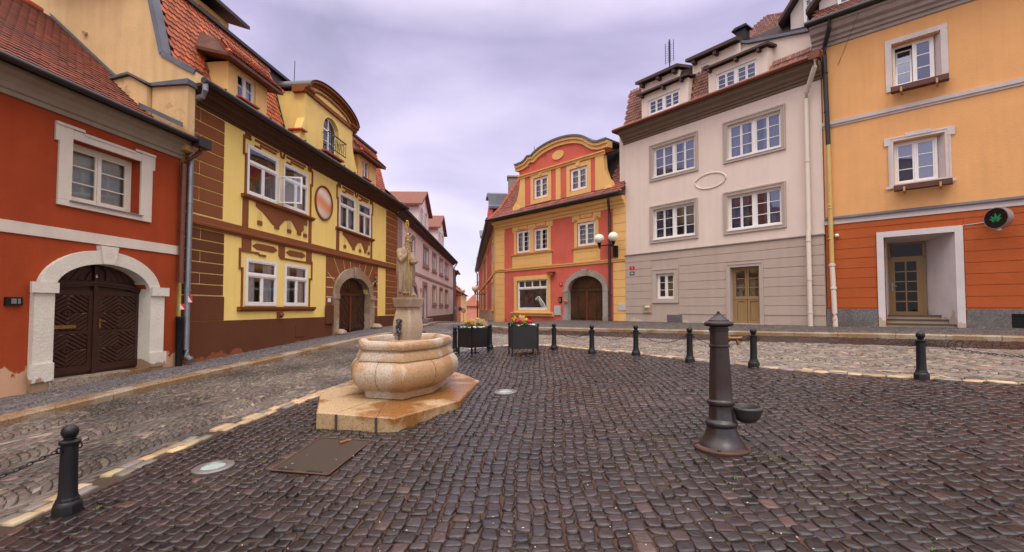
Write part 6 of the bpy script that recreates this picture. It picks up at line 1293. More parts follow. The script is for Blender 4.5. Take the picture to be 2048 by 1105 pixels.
# pedestal
PR_ = R(-27)
def sq(h, z, r=PR_, cx=0, cy=0, ch=.12):
    o_ = []
    for i in range(4):
        a = r + R(45 + 90 * i); b0_ = Vector((math.cos(a), math.sin(a))) * h * math.sqrt(2); t1_, t2_ = r + R(90 * i), r + R(90 + 90 * i)
        for s_, t_ in ((1, t2_), (-1, t1_)):
            pass
        c0 = Vector((math.cos(r + R(45 + 90 * i)), math.sin(r + R(45 + 90 * i)))) * h * math.sqrt(2)
        c1 = Vector((math.cos(r + R(135 + 90 * i)), math.sin(r + R(135 + 90 * i)))) * h * math.sqrt(2)
        o_.append(tuple(c0.lerp(c1, ch)) + (z,)); o_.append(tuple(c0.lerp(c1, 1 - ch)) + (z,))
    return [(x + cx, y + cy, zz) for x, y, zz in o_]
mb = MB(); mb.loft([sq(.25, .95), sq(.25, 1.075), sq(.235, 1.085)], 0, False); mb.loft([sq(h, z, ch=.10) for h, z in ((.178, 1.086), (.188, 1.14), (.203, 1.24), (.207, 1.32), (.200, 1.42), (.184, 1.52), (.168, 1.60), (.163, 1.625))], 0, False); mb.loft([sq(h, z) for h, z in ((.163, 1.626), (.168, 1.63), (.168, 1.665), (.164, 1.672))], 0, False); mb.loft([sq(h, z) for h, z in ((.195, 1.673), (.20, 1.69), (.222, 1.80), (.224, 1.828), (.216, 1.834))], 0, False)
SAND = granite('pedestal_sandstone', (.44, .33, .23), (.38, .28, .19), (.27, .19, .13), 140, .8, (.75, .68, .62))
build('pedestal', mb, SAND, fo)
# iron water spout ornament on the front face of the pedestal
mb = MB(); fd = Vector((math.cos(PR_ - R(90) - R(20)), math.sin(PR_ - R(90) - R(20)))); FS = T(FC.x, FC.y, 0) @ Matrix.Rotation(PR_ - R(90), 4, 'Z')   # +x of FS = front face normal
for k in range(6):
    z = 1.20 + k * .045; a_ = .22 + .006 * math.sin(k); mb.tube([(a_, -.03 + .06 * math.cos(k * 1.9 + t * .7), z + .03 * math.sin(t * .7)) for t in range(8)], .011, 6)
mb.tube([(.20, .02, 1.45), (.25, .0, 1.40), (.24, -.03, 1.30), (.25, .02, 1.22), (.23, -.01, 1.12)], .014, 6); mb.tube([(.20, -.02, 1.24), (.32, -.04, 1.20), (.34, -.04, 1.18)], .012, 8); mb.sphere((.24, .03, 1.44), .022, 8); mb.sphere((.24, .0, 1.11), .02, 8); mb.sphere((.23, -.06, 1.33), .025, 8)
build('spout_ornament', mb, mat('pewter_ironwork', (.10, .10, .11), .35, metal=.6, var=.5, vscale=20), fo, frame=FS)
# ================================================================== STATUE
STN = granite('statue_sandstone', (.36, .26, .16), (.31, .215, .125), (.22, .15, .085), 160, .85, (.72, .62, .52))
st = empty('statue', T(-1.88, 8.6, 1.834), 'sandstone bishop statue with mitre, gilded crozier and book on the fountain pedestal', 'statue')
B0 = Vector((-1.88, 8.6, 1.834))
def cx_(x): return (-2.208 + .001475 * x) + 1.88          # silhouette abscissa to local metres
body = MB(); nA = 40
sil = [(0.00, 118, 320, .15), (.06, 118, 318, .155), (.10, 108, 292, .14), (.20, 106, 278, .135), (.33, 95, 298, .15), (.47, 82, 305, .155), (.60, 80, 302, .15), (.70, 80, 285, .14), (.79, 86, 264, .13), (.84, 98, 254, .12), (.88, 118, 246, .10), (.91, 142, 240, .08), (.935, 165, 234, .058)]
rings = []
for k, (z, a, b, dy) in enumerate(sil):
    x0, x1 = cx_(a), cx_(b); c = (x0 + x1) / 2; hx = (x1 - x0) / 2; r_ = []
    for i in range(nA):
        t = 2 * math.pi * i / nA; fold = (1 + (.065 * math.sin(8 * t + z * 2.6) + .05 * math.sin(15 * t - z * 4) + .02 * math.sin(27 * t)) * min(1, max(0, (1.0 - z) * 1.6)) * (1 if z > .07 else .35)) if z > .065 else 1
        if z < .065:   # squarish plinth under the feet
            cc, ss = math.cos(t), math.sin(t); m_ = max(abs(cc), abs(ss)) ** .8; r_.append((c + hx * cc / m_, dy * ss / m_, z))
        else: r_.append((c + hx * math.cos(t) * fold, dy * math.sin(t) * fold - .01, z))
    rings.append(r_)
body.loft(rings, 0, True)
# head, beard, mitre, arms, hands, book
hc = Vector((cx_(214), -.035, .968)); body.sphere(hc, .056, 18, sx=.92, sy=1.0, sz=1.2)
body.tube([(cx_(205), 0, .88), (cx_(212), -.02, .95)], .045, 10)
body.sphere(hc + Vector((.012, -.058, .0)), .014, 8, sz=1.6)                           # nose
body.sphere(hc + Vector((-.018, -.052, .022)), .012, 8, sz=.6); body.sphere(hc + Vector((.034, -.050, .022)), .012, 8, sz=.6)   # brows
body.loft([[(hc.x + .006 + w * math.cos(t * math.pi / 6), hc.y - .035 + w * .7 * math.sin(t * math.pi / 6), hc.z + z) for t in range(12)] for w, z in ((.045, -.02), (.05, -.05), (.038, -.09), (.012, -.125))], 0, True)    # beard
body.sphere(hc + Vector((-.058, .005, 0)), .014, 8, sz=1.4); body.sphere(hc + Vector((.058, .005, 0)), .014, 8, sz=1.4)
mx_ = hc.x + .012
body.lathe([(.058, 0), (.064, .015), (.064, .03), (.060, .035), (.063, .10), (.055, .125)], mx_, hc.y + .008, 18, 0, hc.z + .035)       # mitre band and sides
for sgn, pk, ht in ((-1, cx_(234), 1.200), (1, cx_(292), 1.185)):          # its two pointed leaves with the cleft between
    rr = []
    for t, hw in ((0, .056), (.35, .050), (.65, .034), (.85, .018), (1, .004)):
        x = mx_ + sgn * .030 + (pk - mx_ - sgn * .030) * t; z = 1.09 + (ht - 1.09) * t; th_ = .016 * (1 - .6 * t)
        rr.append([(x - th_ + .0 * sgn, hc.y + .008 - hw, z), (x + th_, hc.y + .008 - hw, z), (x + th_, hc.y + .008 + hw, z), (x - th_, hc.y + .008 + hw, z)])
    body.loft(rr, 0, False)
body.tube([(cx_(120), -.02, .86), (cx_(150), -.14, .72), (cx_(168), -.165, .66), (cx_(205), -.175, .73), (cx_(240), -.165, .80)], [.07, .062, .055, .042, .026], 12)   # right arm raised to the staff
body.loft([[(cx_(x) + w * math.cos(t), -.13 + w * .6 * math.sin(t), z) for t in [i * math.pi / 5 for i in range(10)]] for x, z, w in ((195, .74, .05), (180, .62, .06), (170, .48, .055), (160, .34, .045), (150, .26, .02))], 0, True)   # hanging sleeve
hand = Vector((cx_(246), -.175, .815))
body.sphere(hand, .026, 12, sx=.9, sy=.7, sz=1.1)
for k in range(4): body.tube([hand + Vector((-.02, -.006, .022 - k * .014)), hand + Vector((.002, -.030, .024 - k * .014)), hand + Vector((.022, -.022, .023 - k * .014)), hand + Vector((.024, -.004, .021 - k * .014))], [.009, .0088, .008, .006], 7)
body.tube([hand + Vector((-.016, .008, .02)), hand + Vector((.006, .016, .036)), hand + Vector((.022, .012, .03))], [.010, .009, .007], 7)
body.tube([(cx_(262), .0, .80), (cx_(285), -.08, .66), (cx_(300), -.12, .63)], [.06, .05, .03], 12)        # left forearm carrying the book
body.tube([(cx_(150), -.14, .42), (cx_(145), -.15, .1)], [.02, .03], 8); 
for k, (a, b) in enumerate(((130, 140), (165, 160), (195, 200), (225, 232), (255, 258), (282, 272))): body.tube([(cx_(a), -.125 + .01 * (k % 2), .62), (cx_((a + b) / 2 + 3), -.145, .35), (cx_(b), -.135, .09)], [.010, .016, .020], 8)
body.sphere((cx_(200), -.14, .085), .04, 10, sx=1, sy=1.5, sz=.6); body.sphere((cx_(255), -.14, .085), .04, 10, sx=1, sy=1.5, sz=.6)
bo = build('bishop_figure', body, STN, st, frame=Matrix.Translation(B0))
rm_ = bo.modifiers.new('remesh', 'REMESH'); rm_.mode = 'VOXEL'; rm_.voxel_size = .0052; rm_.use_smooth_shade = True
mb = MB()
mb.lathe([(.040, .600), (.066, .625), (.076, .632), (.076, .665), (.070, .668), (.056, .670), (.056, .695), (.050, .698), (.030, .700), (.028, .715), (.006, .722)], cx_(304), -.13, 24, sy=.8)
build('book', mb, STN, st, frame=Matrix.Translation(B0))
GILT = mat('gilded_metal', (.62, .36, .08), .28, metal=.9, var=.25, vscale=30)
def cz(y): return 1.65 + (617 - 430 - .163 * y) * 8.6 / 950 - 1.834
mb = MB(); mb.tube([(cx_(265), -.20, .045), (cx_(248), -.20, .83), (cx_(240), -.20, cz(240))], .0085, 8)
for yy, r in ((330, .022), (262, .026), (432, .018)): mb.sphere((cx_(241), -.20, cz(yy)), r, 12, sz=.8)
sp_ = []
for i in range(30):
    t = i / 29; a = -math.pi / 2 - .3 + t * 3.4 * math.pi * -1; r = .062 * (1 - t * .72); sp_.append((cx_(233) - .0 + r * .55 * math.cos(a), -.20, cz(145) + (.095 * (1 - t * .75)) * math.sin(a)))
mb.tube([(cx_(240), -.20, cz(250))] + sp_, [.010] + [.011 - .004 * i / 29 for i in range(30)], 8); build('crozier', mb, GILT, st, frame=Matrix.Translation(B0))
# ================================================================== BOLLARDS AND CHAINS
def bollard_mesh():
    mb = MB(); mb.loft([[(r * math.cos(R(22.5 + 45 * i)), r * math.sin(R(22.5 + 45 * i)), z) for i in range(8)] for r, z in ((.105, -.08), (.105, .06), (.098, .085), (.085, .10), (.085, .115), (.075, .13))], 0, False)
    mb.lathe([(.072, .13), (.066, .16), (.062, .38), (.060, .575), (.070, .58), (.074, .59), (.074, .605), (.060, .615), (.038, .62), (.036, .632)], n=24); return mb
bproto = empty('bollard', T(0, 0, 0), 'x', 'bollard', 'black iron bollards round the square'); build('post', bollard_mesh(), IRON, bproto); mb = MB(); mb.sphere((0, 0, .685), .062, 20); mb.lathe([(.04, .62), (.045, .635), (.035, .645)], n=16); build('ball_finial', mb, IRON, bproto)
for s in (-1, 1): mb = MB(); mb.tube([(s * (.085 + .022 * math.cos(t * math.pi / 6)), 0, .545 + .022 * math.sin(t * math.pi / 6)) for t in range(12)], .007, 6, closed=True); mb.tube([(s * .06, 0, .545), (s * .07, 0, .545)], .014, 6); build('chain_eye', mb, IRON, bproto)
BL = [((-3.83, 4.16), 'lone black bollard in the near left corner beside the tan border stones'), ((6.48, 7.56), 'black bollard farthest right, in front of the orange house'), ((4.72, 9.32), 'black bollard standing just right of the old water pump'), ((3.82, 10.25), 'black bollard standing just left of the old water pump'),
      ((3.03, 11.66), 'third bollard to the right of the planters, in front of the taupe wall grille'), ((2.06, 12.3), 'second bollard to the right of the planters'), ((1.19, 13.5), 'first bollard to the right of the square planter'),
      ((-.66, 14.3), 'bollard standing between the two flower planters'), ((-1.66, 13.85), 'bollard hidden behind the left corner of the left flower planter'), ((-2.36, 12.75), 'bollard behind the fountain basin with only its ball showing'), ((-4.14, 1.9), 'bollard at the near end of the left chain'), ((8.9, 5.9), 'bollard at the right end of the right chain beyond the frame')]
bpos = []
for i, ((x, y), lab) in enumerate(BL):
    j = {0: (-4.14, 1.9), 1: (8.9, 5.9)}.get(i, (BL[min(i + 1, 9)][0] if i < 9 else (-3.0, 10.9))); ang = math.atan2(j[1] - y, j[0] - x); W = T(x, y, h1(x, y), ang)
    if i == 0: bproto.matrix_basis = W; bproto['label'] = lab; WM[bproto.name] = W
    else: copy_tree(bproto, W, lab)
    bpos.append(Vector((x, y, h1(x, y) + .545)))
def chain(a, b, sag, label, link=.032, r=.0042):
    a, b = a.copy(), b.copy(); d = (b - a); h = Vector((d.x, d.y, 0)).normalized(); a += h * .10; b -= h * .10
    n = 60; pts = [a.lerp(b, i / n) + Vector((0, 0, -sag * 4 * (i / n) * (1 - i / n))) for i in range(n + 1)]
    L = [0]; 
    for p, q in zip(pts[:-1], pts[1:]): L.append(L[-1] + (q - p).length)
    N_ = int(L[-1] / (link * 1.25)); mb = MB()
    for k in range(N_):
        s = (k + .5) / N_ * L[-1]; i = max(j for j in range(len(L)) if L[j] <= s); i = min(i, n - 1); t = (s - L[i]) / (L[i + 1] - L[i]); p = pts[i].lerp(pts[i + 1], t); T_ = (pts[i + 1] - pts[i]).normalized(); S = T_.cross(Vector((0, 0, 1))).normalized(); Uu = S.cross(T_)
        w = S if k % 2 else Uu; ring = []
        for m_ in range(10): an = m_ / 10 * 2 * math.pi; ring.append(p + T_ * (link * .72 * math.cos(an)) + w * (link * .36 * math.sin(an)))
        mb.tube(ring, r, 5, closed=True)
    return tag(build('chain', mb, IRON), label, 'chain', 'chains between the bollards')
chain(bpos[0], bpos[10], .10, 'iron chain hanging from the near left bollard out of the frame', link=.036, r=.005)
chain(bpos[1], bpos[11], .16, 'iron chain running right from the farthest right bollard', link=.036, r=.005)
chain(bpos[2], bpos[3], .17, 'iron chain passing behind the water pump')
chain(bpos[3], bpos[4], .18, 'iron chain just left of the water pump'); chain(bpos[4], bpos[5], .17, 'iron chain between the second and third bollards from the planters'); chain(bpos[5], bpos[6], .16, 'iron chain between the first and second bollards from the planters'); chain(bpos[6], bpos[7], .15, 'iron chain running behind the right planter'); chain(bpos[8], bpos[9], .16, 'iron chain rising from behind the fountain to the left planter')
# ================================================================== PLANTERS AND FLOWERS
def planter(x, y, rz, w, h, label):
    z0 = h1(x, y); t = empty('planter', T(x, y, z0, rz), label, 'planter', 'square black metal flower planters'); mb = MB(); s = w / 2; z1 = h - .07
    for a, b, c, d in ((-s, s, -s, -s + .012), (-s, s, s - .012, s), (-s, -s + .012, -s + .012, s - .012), (s - .012, s, -s + .012, s - .012)): mb.box(a, b, c, d, .16, z1)
    mb.box(-s + .012, s - .012, -s + .012, s - .012, .17, .19); build('box', mb, mat('planter_sheet', (.013, .011, .013), .5, var=.5, vscale=3, bump=.2, bscale=6), t); mb = MB(); mb.box(-s + .015, s - .015, -s + .015, s - .015, z1 - .10, z1 - .05); build('soil', mb, mat('potting_soil', (.03, .02, .012), .95, bump=1, bscale=40), t)
    for a in (-s, s):
        for b in (-s, s): mb = MB(); mb.box(a - .019, a + .019, b - .019, b + .019, -.04, z1 + .015); mb.sphere((a, b, z1 + .05), .038, 12); build('corner_post', mb, IRON, t)
    return t, z0 + z1 - .05
pl1, zp1 = planter(-1.10, 13.62, R(43), .60, .76, 'black planter on the left, turned cornerwise, with yellow, red and white flowers')
pl2, zp2 = planter(.30, 12.85, R(8), .68, .82, 'black planter on the right, seen nearly face on, with taller yellow daffodils')
FM = dict(yellow=mat('yellow_petals', (.80, .55, .01), .5), red=mat('red_petals', (.42, .012, .025), .5), white=mat('white_petals', (.78, .76, .74), .5), tan=mat('beige_hyacinth_petals', (.50, .36, .15), .6), dark=mat('purple_pansy_petals', (.05, .01, .05), .6))
LEAFM = mat('flower_leaves', (.07, .16, .025), .55, var=.4, vscale=12)
def flower(kind):
    mb = MB(); hgt = dict(yellow=.20, red=.13, white=.07, tan=.16, dark=.06)[kind]; mb.tube([(0, 0, -.06), (.005, 0, hgt * .6), (0, 0, hgt)], .004, 5, 1)
    if kind == 'yellow':
        for k in range(6): a = k * math.pi / 3; mb.add([(0, 0, hgt), (.03 * math.cos(a - .35), .03 * math.sin(a - .35), hgt + .006), (.052 * math.cos(a), .052 * math.sin(a), hgt + .004), (.03 * math.cos(a + .35), .03 * math.sin(a + .35), hgt + .006)], [(0, 1, 2, 3)])
        mb.lathe([(.010, 0), (.018, .022), (.023, .03)], n=8, cz=hgt, cap=False)
    elif kind == 'red': mb.lathe([(.008, -.01), (.028, .005), (.034, .03), (.026, .055), (.012, .062)], n=8, cz=hgt)
    elif kind == 'tan':
        for k in range(16): mb.sphere((.025 * math.cos(k * 2.4), .025 * math.sin(k * 2.4), hgt + k * .007 - .03), .014, 6)
    else:
        for k in range(5): a = k * 1.257; mb.sphere((.018 * math.cos(a), .018 * math.sin(a), hgt), .019, 6, sz=.45)
    for k in range(4):
        a = k * 1.6 + random.random(); l = hgt * random.uniform(.6, 1.0); w = .012; c, s = math.cos(a), math.sin(a); mb.add([(-s * w, c * w, -.03), (s * w, -c * w, -.03), (c * l * .5 + s * w * .6, s * l * .5 - c * w * .6, l * .8), (c * l * .6, s * l * .6, l * .95), (c * l * .5 - s * w * .6, s * l * .5 + c * w * .6, l * .8)], [(0, 1, 2, 3, 4)], 1)
    return mb
FPR = {k: build('flower', flower(k), [FM[k], LEAFM], recalc=False) for k in FM}
used = set(); random.seed(5)
def put_flowers(pl, zt, w, plan, side):
    W0 = WM[pl.name]
    for kind, n, xr, yr in plan:
        lab = {'yellow': 'yellow daffodil', 'red': 'red tulip', 'white': 'white pansy', 'tan': 'beige faded hyacinth', 'dark': 'dark purple pansy'}[kind] + ' blooming in the %s planter' % side
        for i in range(n):
            p = W0 @ Vector((random.uniform(*xr) * w / 2, random.uniform(*yr) * w / 2, 0)); W = T(p.x, p.y, zt, random.uniform(0, 6)) @ Matrix.Rotation(random.uniform(-.25, .25), 4, 'X') @ Matrix.Scale(random.uniform(1.0, 1.45), 4)
            o = FPR[kind]
            if kind in used: o = o.copy(); COL.objects.link(o)
            used.add(kind); o.matrix_basis = W; tag(o, lab, 'flower', '%s flowers in the %s planter' % (kind, side))
put_flowers(pl1, zp1, .56, [('tan', 14, (-.5, .9), (-.5, .9)), ('yellow', 16, (-.95, .95), (-.95, .95)), ('red', 8, (-.7, .3), (-.7, .3)), ('white', 15, (-.95, .95), (-.95, -.5)), ('white', 8, (-.95, -.5), (-.9, .9)), ('dark', 10, (-.95, .9), (-.95, .5))], 'left')
put_flowers(pl2, zp2, .62, [('tan', 10, (-.6, .3), (-.5, .8)), ('yellow', 20, (-.95, .2), (-.9, .9)), ('red', 7, (-.7, -.3), (-.9, -.3)), ('red', 5, (.35, .75), (-.9, -.2)), ('white', 9, (.4, .95), (-.9, .5)), ('dark', 10, (-.9, .9), (-.9, .5)), ('white', 6, (-.9, -.2), (-.95, -.6))], 'right')
# ================================================================== WATER PUMP
PIR = mat('pump_cast_iron', (.014, .013, .016), .38, col2=(.032, .014, .009), vscale=2.5, bump=.5, bscale=18, spec=.5, bdist=.005, rvar=.12)
px_, py_ = 2.16, 5.02; pz = h1(px_, py_)
pu = empty('water_pump', T(px_ + .035, py_, 0) @ Matrix.Rotation(R(-.6), 4, 'Y') @ Matrix.Diagonal((.88, .88, .973, 1)), 'tall dark cast iron street pump with brass tap and small bowl', 'water pump')
zb = pz
mb = MB(); mb.lathe([(.10, .655), (.135, .655), (.150, .665), (.156, .685), (.150, .705), (.135, .715), (.128, .73), (.124, .90), (.114, 1.10), (.106, 1.27), (.106, 1.275), (.115, 1.28), (.117, 1.29), (.115, 1.30), (.105, 1.305), (.104, 1.45), (.113, 1.455), (.113, 1.475), (.103, 1.48), (.102, 1.495), (.12, 1.50)], n=40, cap=False)
mb.lathe([(.15, .428), (.168, .432), (.180, .45), (.180, .475), (.168, .492), (.152, .50), (.140, .52), (.134, .66)], n=40, cap=False); mb.lathe([(.262, zb + .035), (.250, zb + .055), (.235, zb + .075), (.205, zb + .11), (.178, zb + .17), (.160, zb + .235)], n=40, cap=False); build('column', mb, PIR, pu)
mb = MB(); mb.lathe([(.10, 1.498), (.145, 1.502), (.160, 1.512), (.166, 1.528), (.160, 1.545), (.146, 1.552), (.120, 1.557), (.118, 1.568), (.100, 1.575), (.080, 1.595), (.055, 1.612), (.050, 1.622), (.030, 1.628), (.028, 1.640), (.010, 1.644)], n=40); mb.lathe([(.016, 1.64), (.018, 1.66), (.008, 1.664)], n=6); build('cap', mb, PIR, pu)
mb = MB(); mb.lathe([(.31, -.03), (.315, .012), (.305, .026), (.262, .036)], n=36, cz=zb); [mb.lathe([(.02, .03), (.02, .045), (.012, .05)], .285 * math.cos(a), .285 * math.sin(a), 6, 0, zb) for a in (.3, 1.6, 2.9, 4.2, 5.5)]; build('base_plate', mb, mat('rusty_base_iron', (.09, .030, .014), .6, col2=(.04, .025, .02), vscale=8, bump=.6, bscale=30), pu)
mb = MB(); mb.tube([(.10, 0, 1.365), (.125, 0, 1.365)], .035, 14); mb.tube([(.12, 0, 1.365), (.20, 0, 1.367)], [.020, .020], 12); mb.tube([(.195, 0, 1.367), (.235, 0, 1.368), (.262, 0, 1.368)], [.017, .020, .020], 12); mb.tube([(.258, 0, 1.368), (.268, 0, 1.368)], .024, 12); mb.tube([(.205, 0, 1.362), (.225, -.005, 1.315), (.228, -.006, 1.295)], [.015, .017, .020], 10); build('tap', mb, mat('dull_tap_brass', (.26, .13, .045), .4, metal=.7, var=.4, vscale=14), pu)
mb = MB(); R0 = [(.02, .455), (.06, .462), (.105, .49), (.135, .535), (.148, .585), (.158, .60), (.163, .618), (.156, .632), (.138, .635), (.128, .62), (.120, .58), (.09, .535), (.02, .52)]
R0 = [(r * 1.16, z) for r, z in R0]; mb.lathe(R0, .315, .03, 32); mb.box(.10, .17, -.02, .08, .50, .64); bw = build('bowl', mb, mat('dark_basin_iron', (.045, .038, .036), .5, bump=.4, bscale=20, var=.4, vscale=5), pu)
mb = MB(); [mb.box(.20 + k * .022, .208 + k * .022, -.07, .13, .592, .600) for k in range(11)]; [mb.box(.19, .44, -.06 + k * .045, -.052 + k * .045, .590, .5995) for k in range(5)]; build('grating', mb, IRON, bw)
# ================================================================== GROUND LIGHTS, HATCH
for (x, y), lab in (((-3.17, 5.11), 'round ground light near the left border stones, left of the steel hatch'), ((-.11, 8.15), 'round ground light to the right of the fountain slab')):
    z = h1(x, y); sl_ = math.atan2(h1(x, y + .3) - h1(x, y - .3), .6); sx_ = math.atan2(h1(x + .3, y) - h1(x - .3, y), .6)
    t = empty('ground_light', T(x, y, z + .004) @ Matrix.Rotation(sl_, 4, 'X') @ Matrix.Rotation(-sx_, 4, 'Y'), lab, 'ground light', 'round glass lights set in the square'); mb = MB(); mb.lathe([(.198, -.05), (.198, .008), (.188, .016), (.125, .020), (.118, .012), (.118, -.03)], n=40); build('steel_ring', mb, mat('stainless_ring', (.20, .18, .165), .42, metal=.5, var=.2, vscale=8), t)
    mb = MB(); mb.lathe([(.117, .010), (.08, .016), (.02, .018)], n=32); build('lens', mb, mat('frosted_lens', (.36, .46, .43), .15, bump=1, bscale=28, bdist=.01, var=.3, vscale=14), t)
t = MB(); cz_ = [h1(*p) + .006 for p in COVER]; vs = [(p[0], p[1], z - .05) for p, z in zip(COVER, cz_)] + [(p[0], p[1], z) for p, z in zip(COVER, cz_)]; t.add(vs, [(0, 1, 2, 3), (4, 5, 6, 7), (0, 1, 5, 4), (1, 2, 6, 5), (2, 3, 7, 6), (3, 0, 4, 7)])
HM = bpy.data.materials.new('checker_plate'); HM.use_nodes = True; nt = HM.node_tree; p_ = nt.nodes['Principled BSDF']; p_.inputs['Base Color'].default_value = (.045, .03, .018, 1); p_.inputs['Metallic'].default_value = .3; p_.inputs['Roughness'].default_value = .5; tcn = N(nt, 'ShaderNodeTexCoord'); ck = N(nt, 'ShaderNodeTexChecker'); ck.inputs['Scale'].default_value = 38; nt.links.new(tcn.outputs['Object'], ck.inputs[0]); bp = N(nt, 'ShaderNodeBump'); bp.inputs['Strength'].default_value = .6; bp.inputs['Distance'].default_value = .004; nt.links.new(ck.outputs['Fac'], bp.inputs['Height']); nt.links.new(bp.outputs[0], p_.inputs['Normal'])
hrim = MB()
for i in range(4):
    a, b = Vector((*COVER[i], cz_[i] + .004)), Vector((*COVER[(i + 1) % 4], cz_[(i + 1) % 4] + .004)); hrim.tube([a, b], .011, 4)
hr = empty('steel_hatch', Matrix(), 'rusty brown steel hatch in the cobbles before the fountain', 'hatch'); build('plate', t, HM, hr); build('rim', hrim, mat('rusty_rim', (.10, .04, .02), .7, var=.4, vscale=6), hr)
mb = MB(); 
for (x, y, a) in ((-2.32, 4.93, -.28), (-1.98, 4.83, -.28)): z = h1(x, y) + .008; mb.add([(x - .07, y + .01, z), (x + .07, y - .03, z), (x + .07, y - .005, z + .02), (x - .07, y + .035, z + .02)], [(0, 1, 2, 3)]); mb.tube([(x - .08, y + .02, z + .008), (x + .08, y - .025, z + .008)], .012, 8)
build('hinge', mb, IRON, hr); mb = MB(); z = h1(-1.95, 5.75); mb.tube([(-2.05, 5.72, z + .015), (-2.0, 5.80, z + .02), (-1.96, 5.84, z + .015)], .015, 8); build('hasp', mb, mat('rust_hasp', (.2, .08, .03), .6), hr)
# ================================================================== LAMPS AND STREET SIGNS
GLOBE = mat('cream_lamp_globe', (.80, .74, .58), .25, spec=.5)
wl = empty('wall_lamp', F_SAL @ T(-1.0, 0, 4.6), 'double globe wall lamp on an iron bracket beside the salmon gate', 'lamp'); mb = MB(); mb.box(.36, .58, -.14, -.002, -.55, -.0); mb.tube([(.45, -.14, -.02), (.45, -.55, -.02)], .035, 8); mb.tube([(-.12, -.55, .0), (.70, -.55, .02)], .03, 8); [mb.lathe([(.03, -.12), (.04, 0), (.07, .03), (.10, .18), (.11, .20)], x, -.55, 12) for x in (-.12, .69)]; mb.sphere((.45, -.55, 0), .06, 8); build('bracket', mb, IRON, wl)
for x in (-.12, .69): mb = MB(); mb.sphere((x, -.55, .36), .235, 28, sz=.94); build('globe', mb, GLOBE, wl)
def globe_lamp(W, arm, label, post=None):
    t = empty('street_lamp', W, label, 'lamp', 'globe lamps further down the street'); mb = MB(); mb.tube([(0, 0, 0), arm], .04, 6); mb.lathe([(.03, -.3), (.14, -.02), (.16, 0)], arm[0], arm[1], 10, 0, arm[2] + .28)
    build('bracket', mb, IRON, t); mb = MB(); mb.sphere((arm[0], arm[1], arm[2] + .55), .33, 16); build('globe', mb, GLOBE, t)
globe_lamp(F_SID @ T(-16.5, 0, 3.0), (0, -.95, 0), 'single globe lamp on the shaded side wall of the salmon house'); globe_lamp(T(-7.30, 60.5, 3.3), (1.0, 0, 0), 'distant globe lamp on the wall of the small orange house')
for (x, y, z, r, cols, lab) in ((-6.6, 56.5, 1.66, .26, ('grey_sign_back', (.25, .25, .3)), 'plain grey back of a round road sign far down the street'), (-6.3, 57.5, 1.58, .26, ('dark_blue_sign', (.03, .03, .14)), 'round dark blue parking sign with red rim far down the street'), (-6.33, 62, 1.35, .30, ('pale_sign', (.6, .55, .5)), 'round prohibition sign with red rim in front of the yellow terrace')):
    t = empty('road_sign', T(x, y, h1(x, y)), lab, 'sign', 'round road signs down the street'); mb = MB(); mb.tube([(0, .04, 0), (0, .04, z - h1(x, y) + r)], .035, 6); build('post', mb, ZINC, t); mb = MB(); zc = z - h1(x, y); mb.loft([[(q_ * math.cos(k * math.pi / 12), yy, zc + q_ * math.sin(k * math.pi / 12)) for k in range(24)] for q_, yy in ((r, .02), (r, -.02))], 0, False); build('rim', mb, REDE if 'grey' not in cols[0] else mat('grey_sign_rim', (.3, .3, .33), .5), t); mb = MB(); mb.loft([[(q_ * math.cos(k * math.pi / 12), yy, zc + q_ * math.sin(k * math.pi / 12)) for k in range(24)] for q_, yy in ((r * .75, -.02), (r * .75, -.03))], 0, False); build('face', mb, mat(*cols, .5), t)
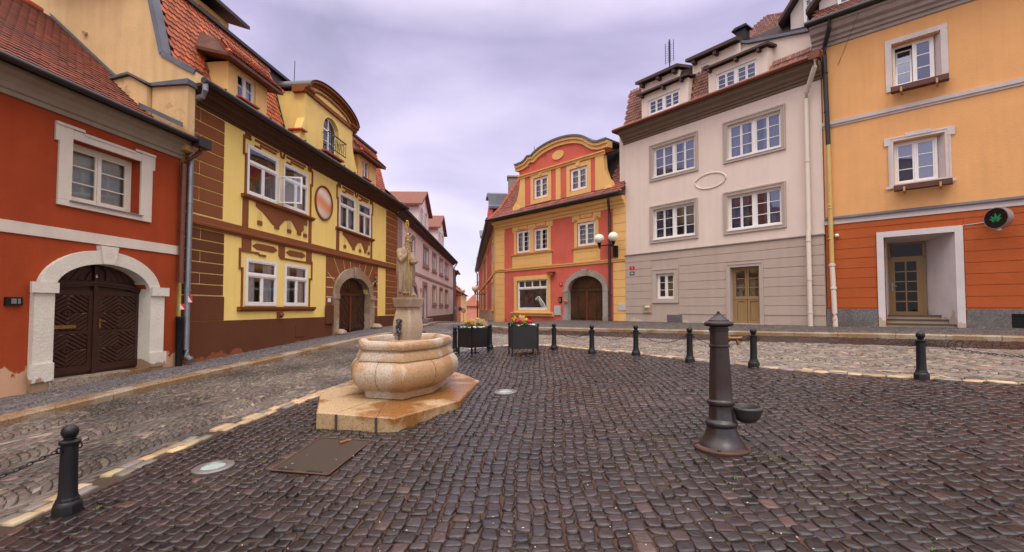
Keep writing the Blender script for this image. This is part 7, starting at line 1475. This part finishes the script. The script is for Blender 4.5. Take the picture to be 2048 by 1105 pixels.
# ================================================================== WEEDS IN THE JOINTS, FALLEN BITS
random.seed(9); wv_, wf = [], []
spots = [((2.55, 4.62), .22, 160), ((1.55, 5.0), .5, 170), ((1.8, 4.2), .5, 70), ((2.6, 4.0), .6, 60), ((-2.9, 5.3), .7, 50), ((-.3, 11.8), .9, 260), ((-2.0, 6.0), .5, 60), ((3.4, 5.4), .8, 60), ((-3.4, 4.3), .5, 25), ((4.5, 5.6), 1.2, 60), ((-1.2, 12.6), .6, 40), ((2.5, 3.6), .8, 50), ((2.0, 5.9), 1.0, 40)]
for (cx0, cy0), sp, n in spots:
    near = SQC[np.hypot(SQC[:, 0] - cx0, SQC[:, 1] - cy0) < sp * 1.1]
    if not len(near): continue
    for i in range(max(4, n // 7)):
        jx, jy = near[random.randrange(len(near))]; along = random.random() < .7; run = random.uniform(.01, .05)
        for k in range(random.randint(5, 14)):
            x, y = jx + (random.gauss(0, .006) if along else random.uniform(-run, run)), jy + (random.uniform(-run, run) if along else random.gauss(0, .006)); z = h1(x, y) - .006; l = random.uniform(.006, .019); a = random.uniform(0, 6.28); c, s_ = math.cos(a), math.sin(a); w = l * .4; b = len(wv_)
            wv_ += [(x, y, z - .004), (x + c * l * .5 - s_ * w, y + s_ * l * .5 + c * w, z + l * .7), (x + c * l, y + s_ * l, z + l * .9), (x + c * l * .5 + s_ * w, y + s_ * l * .5 - c * w, z + l * .6)]; wf.append((b, b + 1, b + 2, b + 3))
mb = MB(); mb.add(wv_, wf); tag(build('joint_weeds', mb, mat('weed_green', (.10, .16, .02), .6, col2=(.03, .05, .012), vscale=3), recalc=False), 'tiny green weeds and moss growing between the dark cobbles', 'weeds', kind='stuff')
mb = MB()
for i in range(420):
    x, y = random.uniform(-4, 6.5), random.uniform(3, 11); x *= min(1, y / 7)
    if not (-3.9 < x < 6): continue
    z = h1(x, y) + .012; l = random.uniform(.004, .013); a = random.uniform(0, 6.28); c, s = math.cos(a) * l, math.sin(a) * l; mb.add([(x - c, y - s, z), (x + s * .4, y - c * .4, z + .004), (x + c, y + s, z), (x - s * .4, y + c * .4, z + .002)], [(0, 1, 2, 3)])
tag(build('fallen_petals', mb, mat('pale_petal_litter', (.55, .48, .38), .7), recalc=False), 'scattered pale petals and grit on the wet dark cobbles', 'petals', kind='stuff')
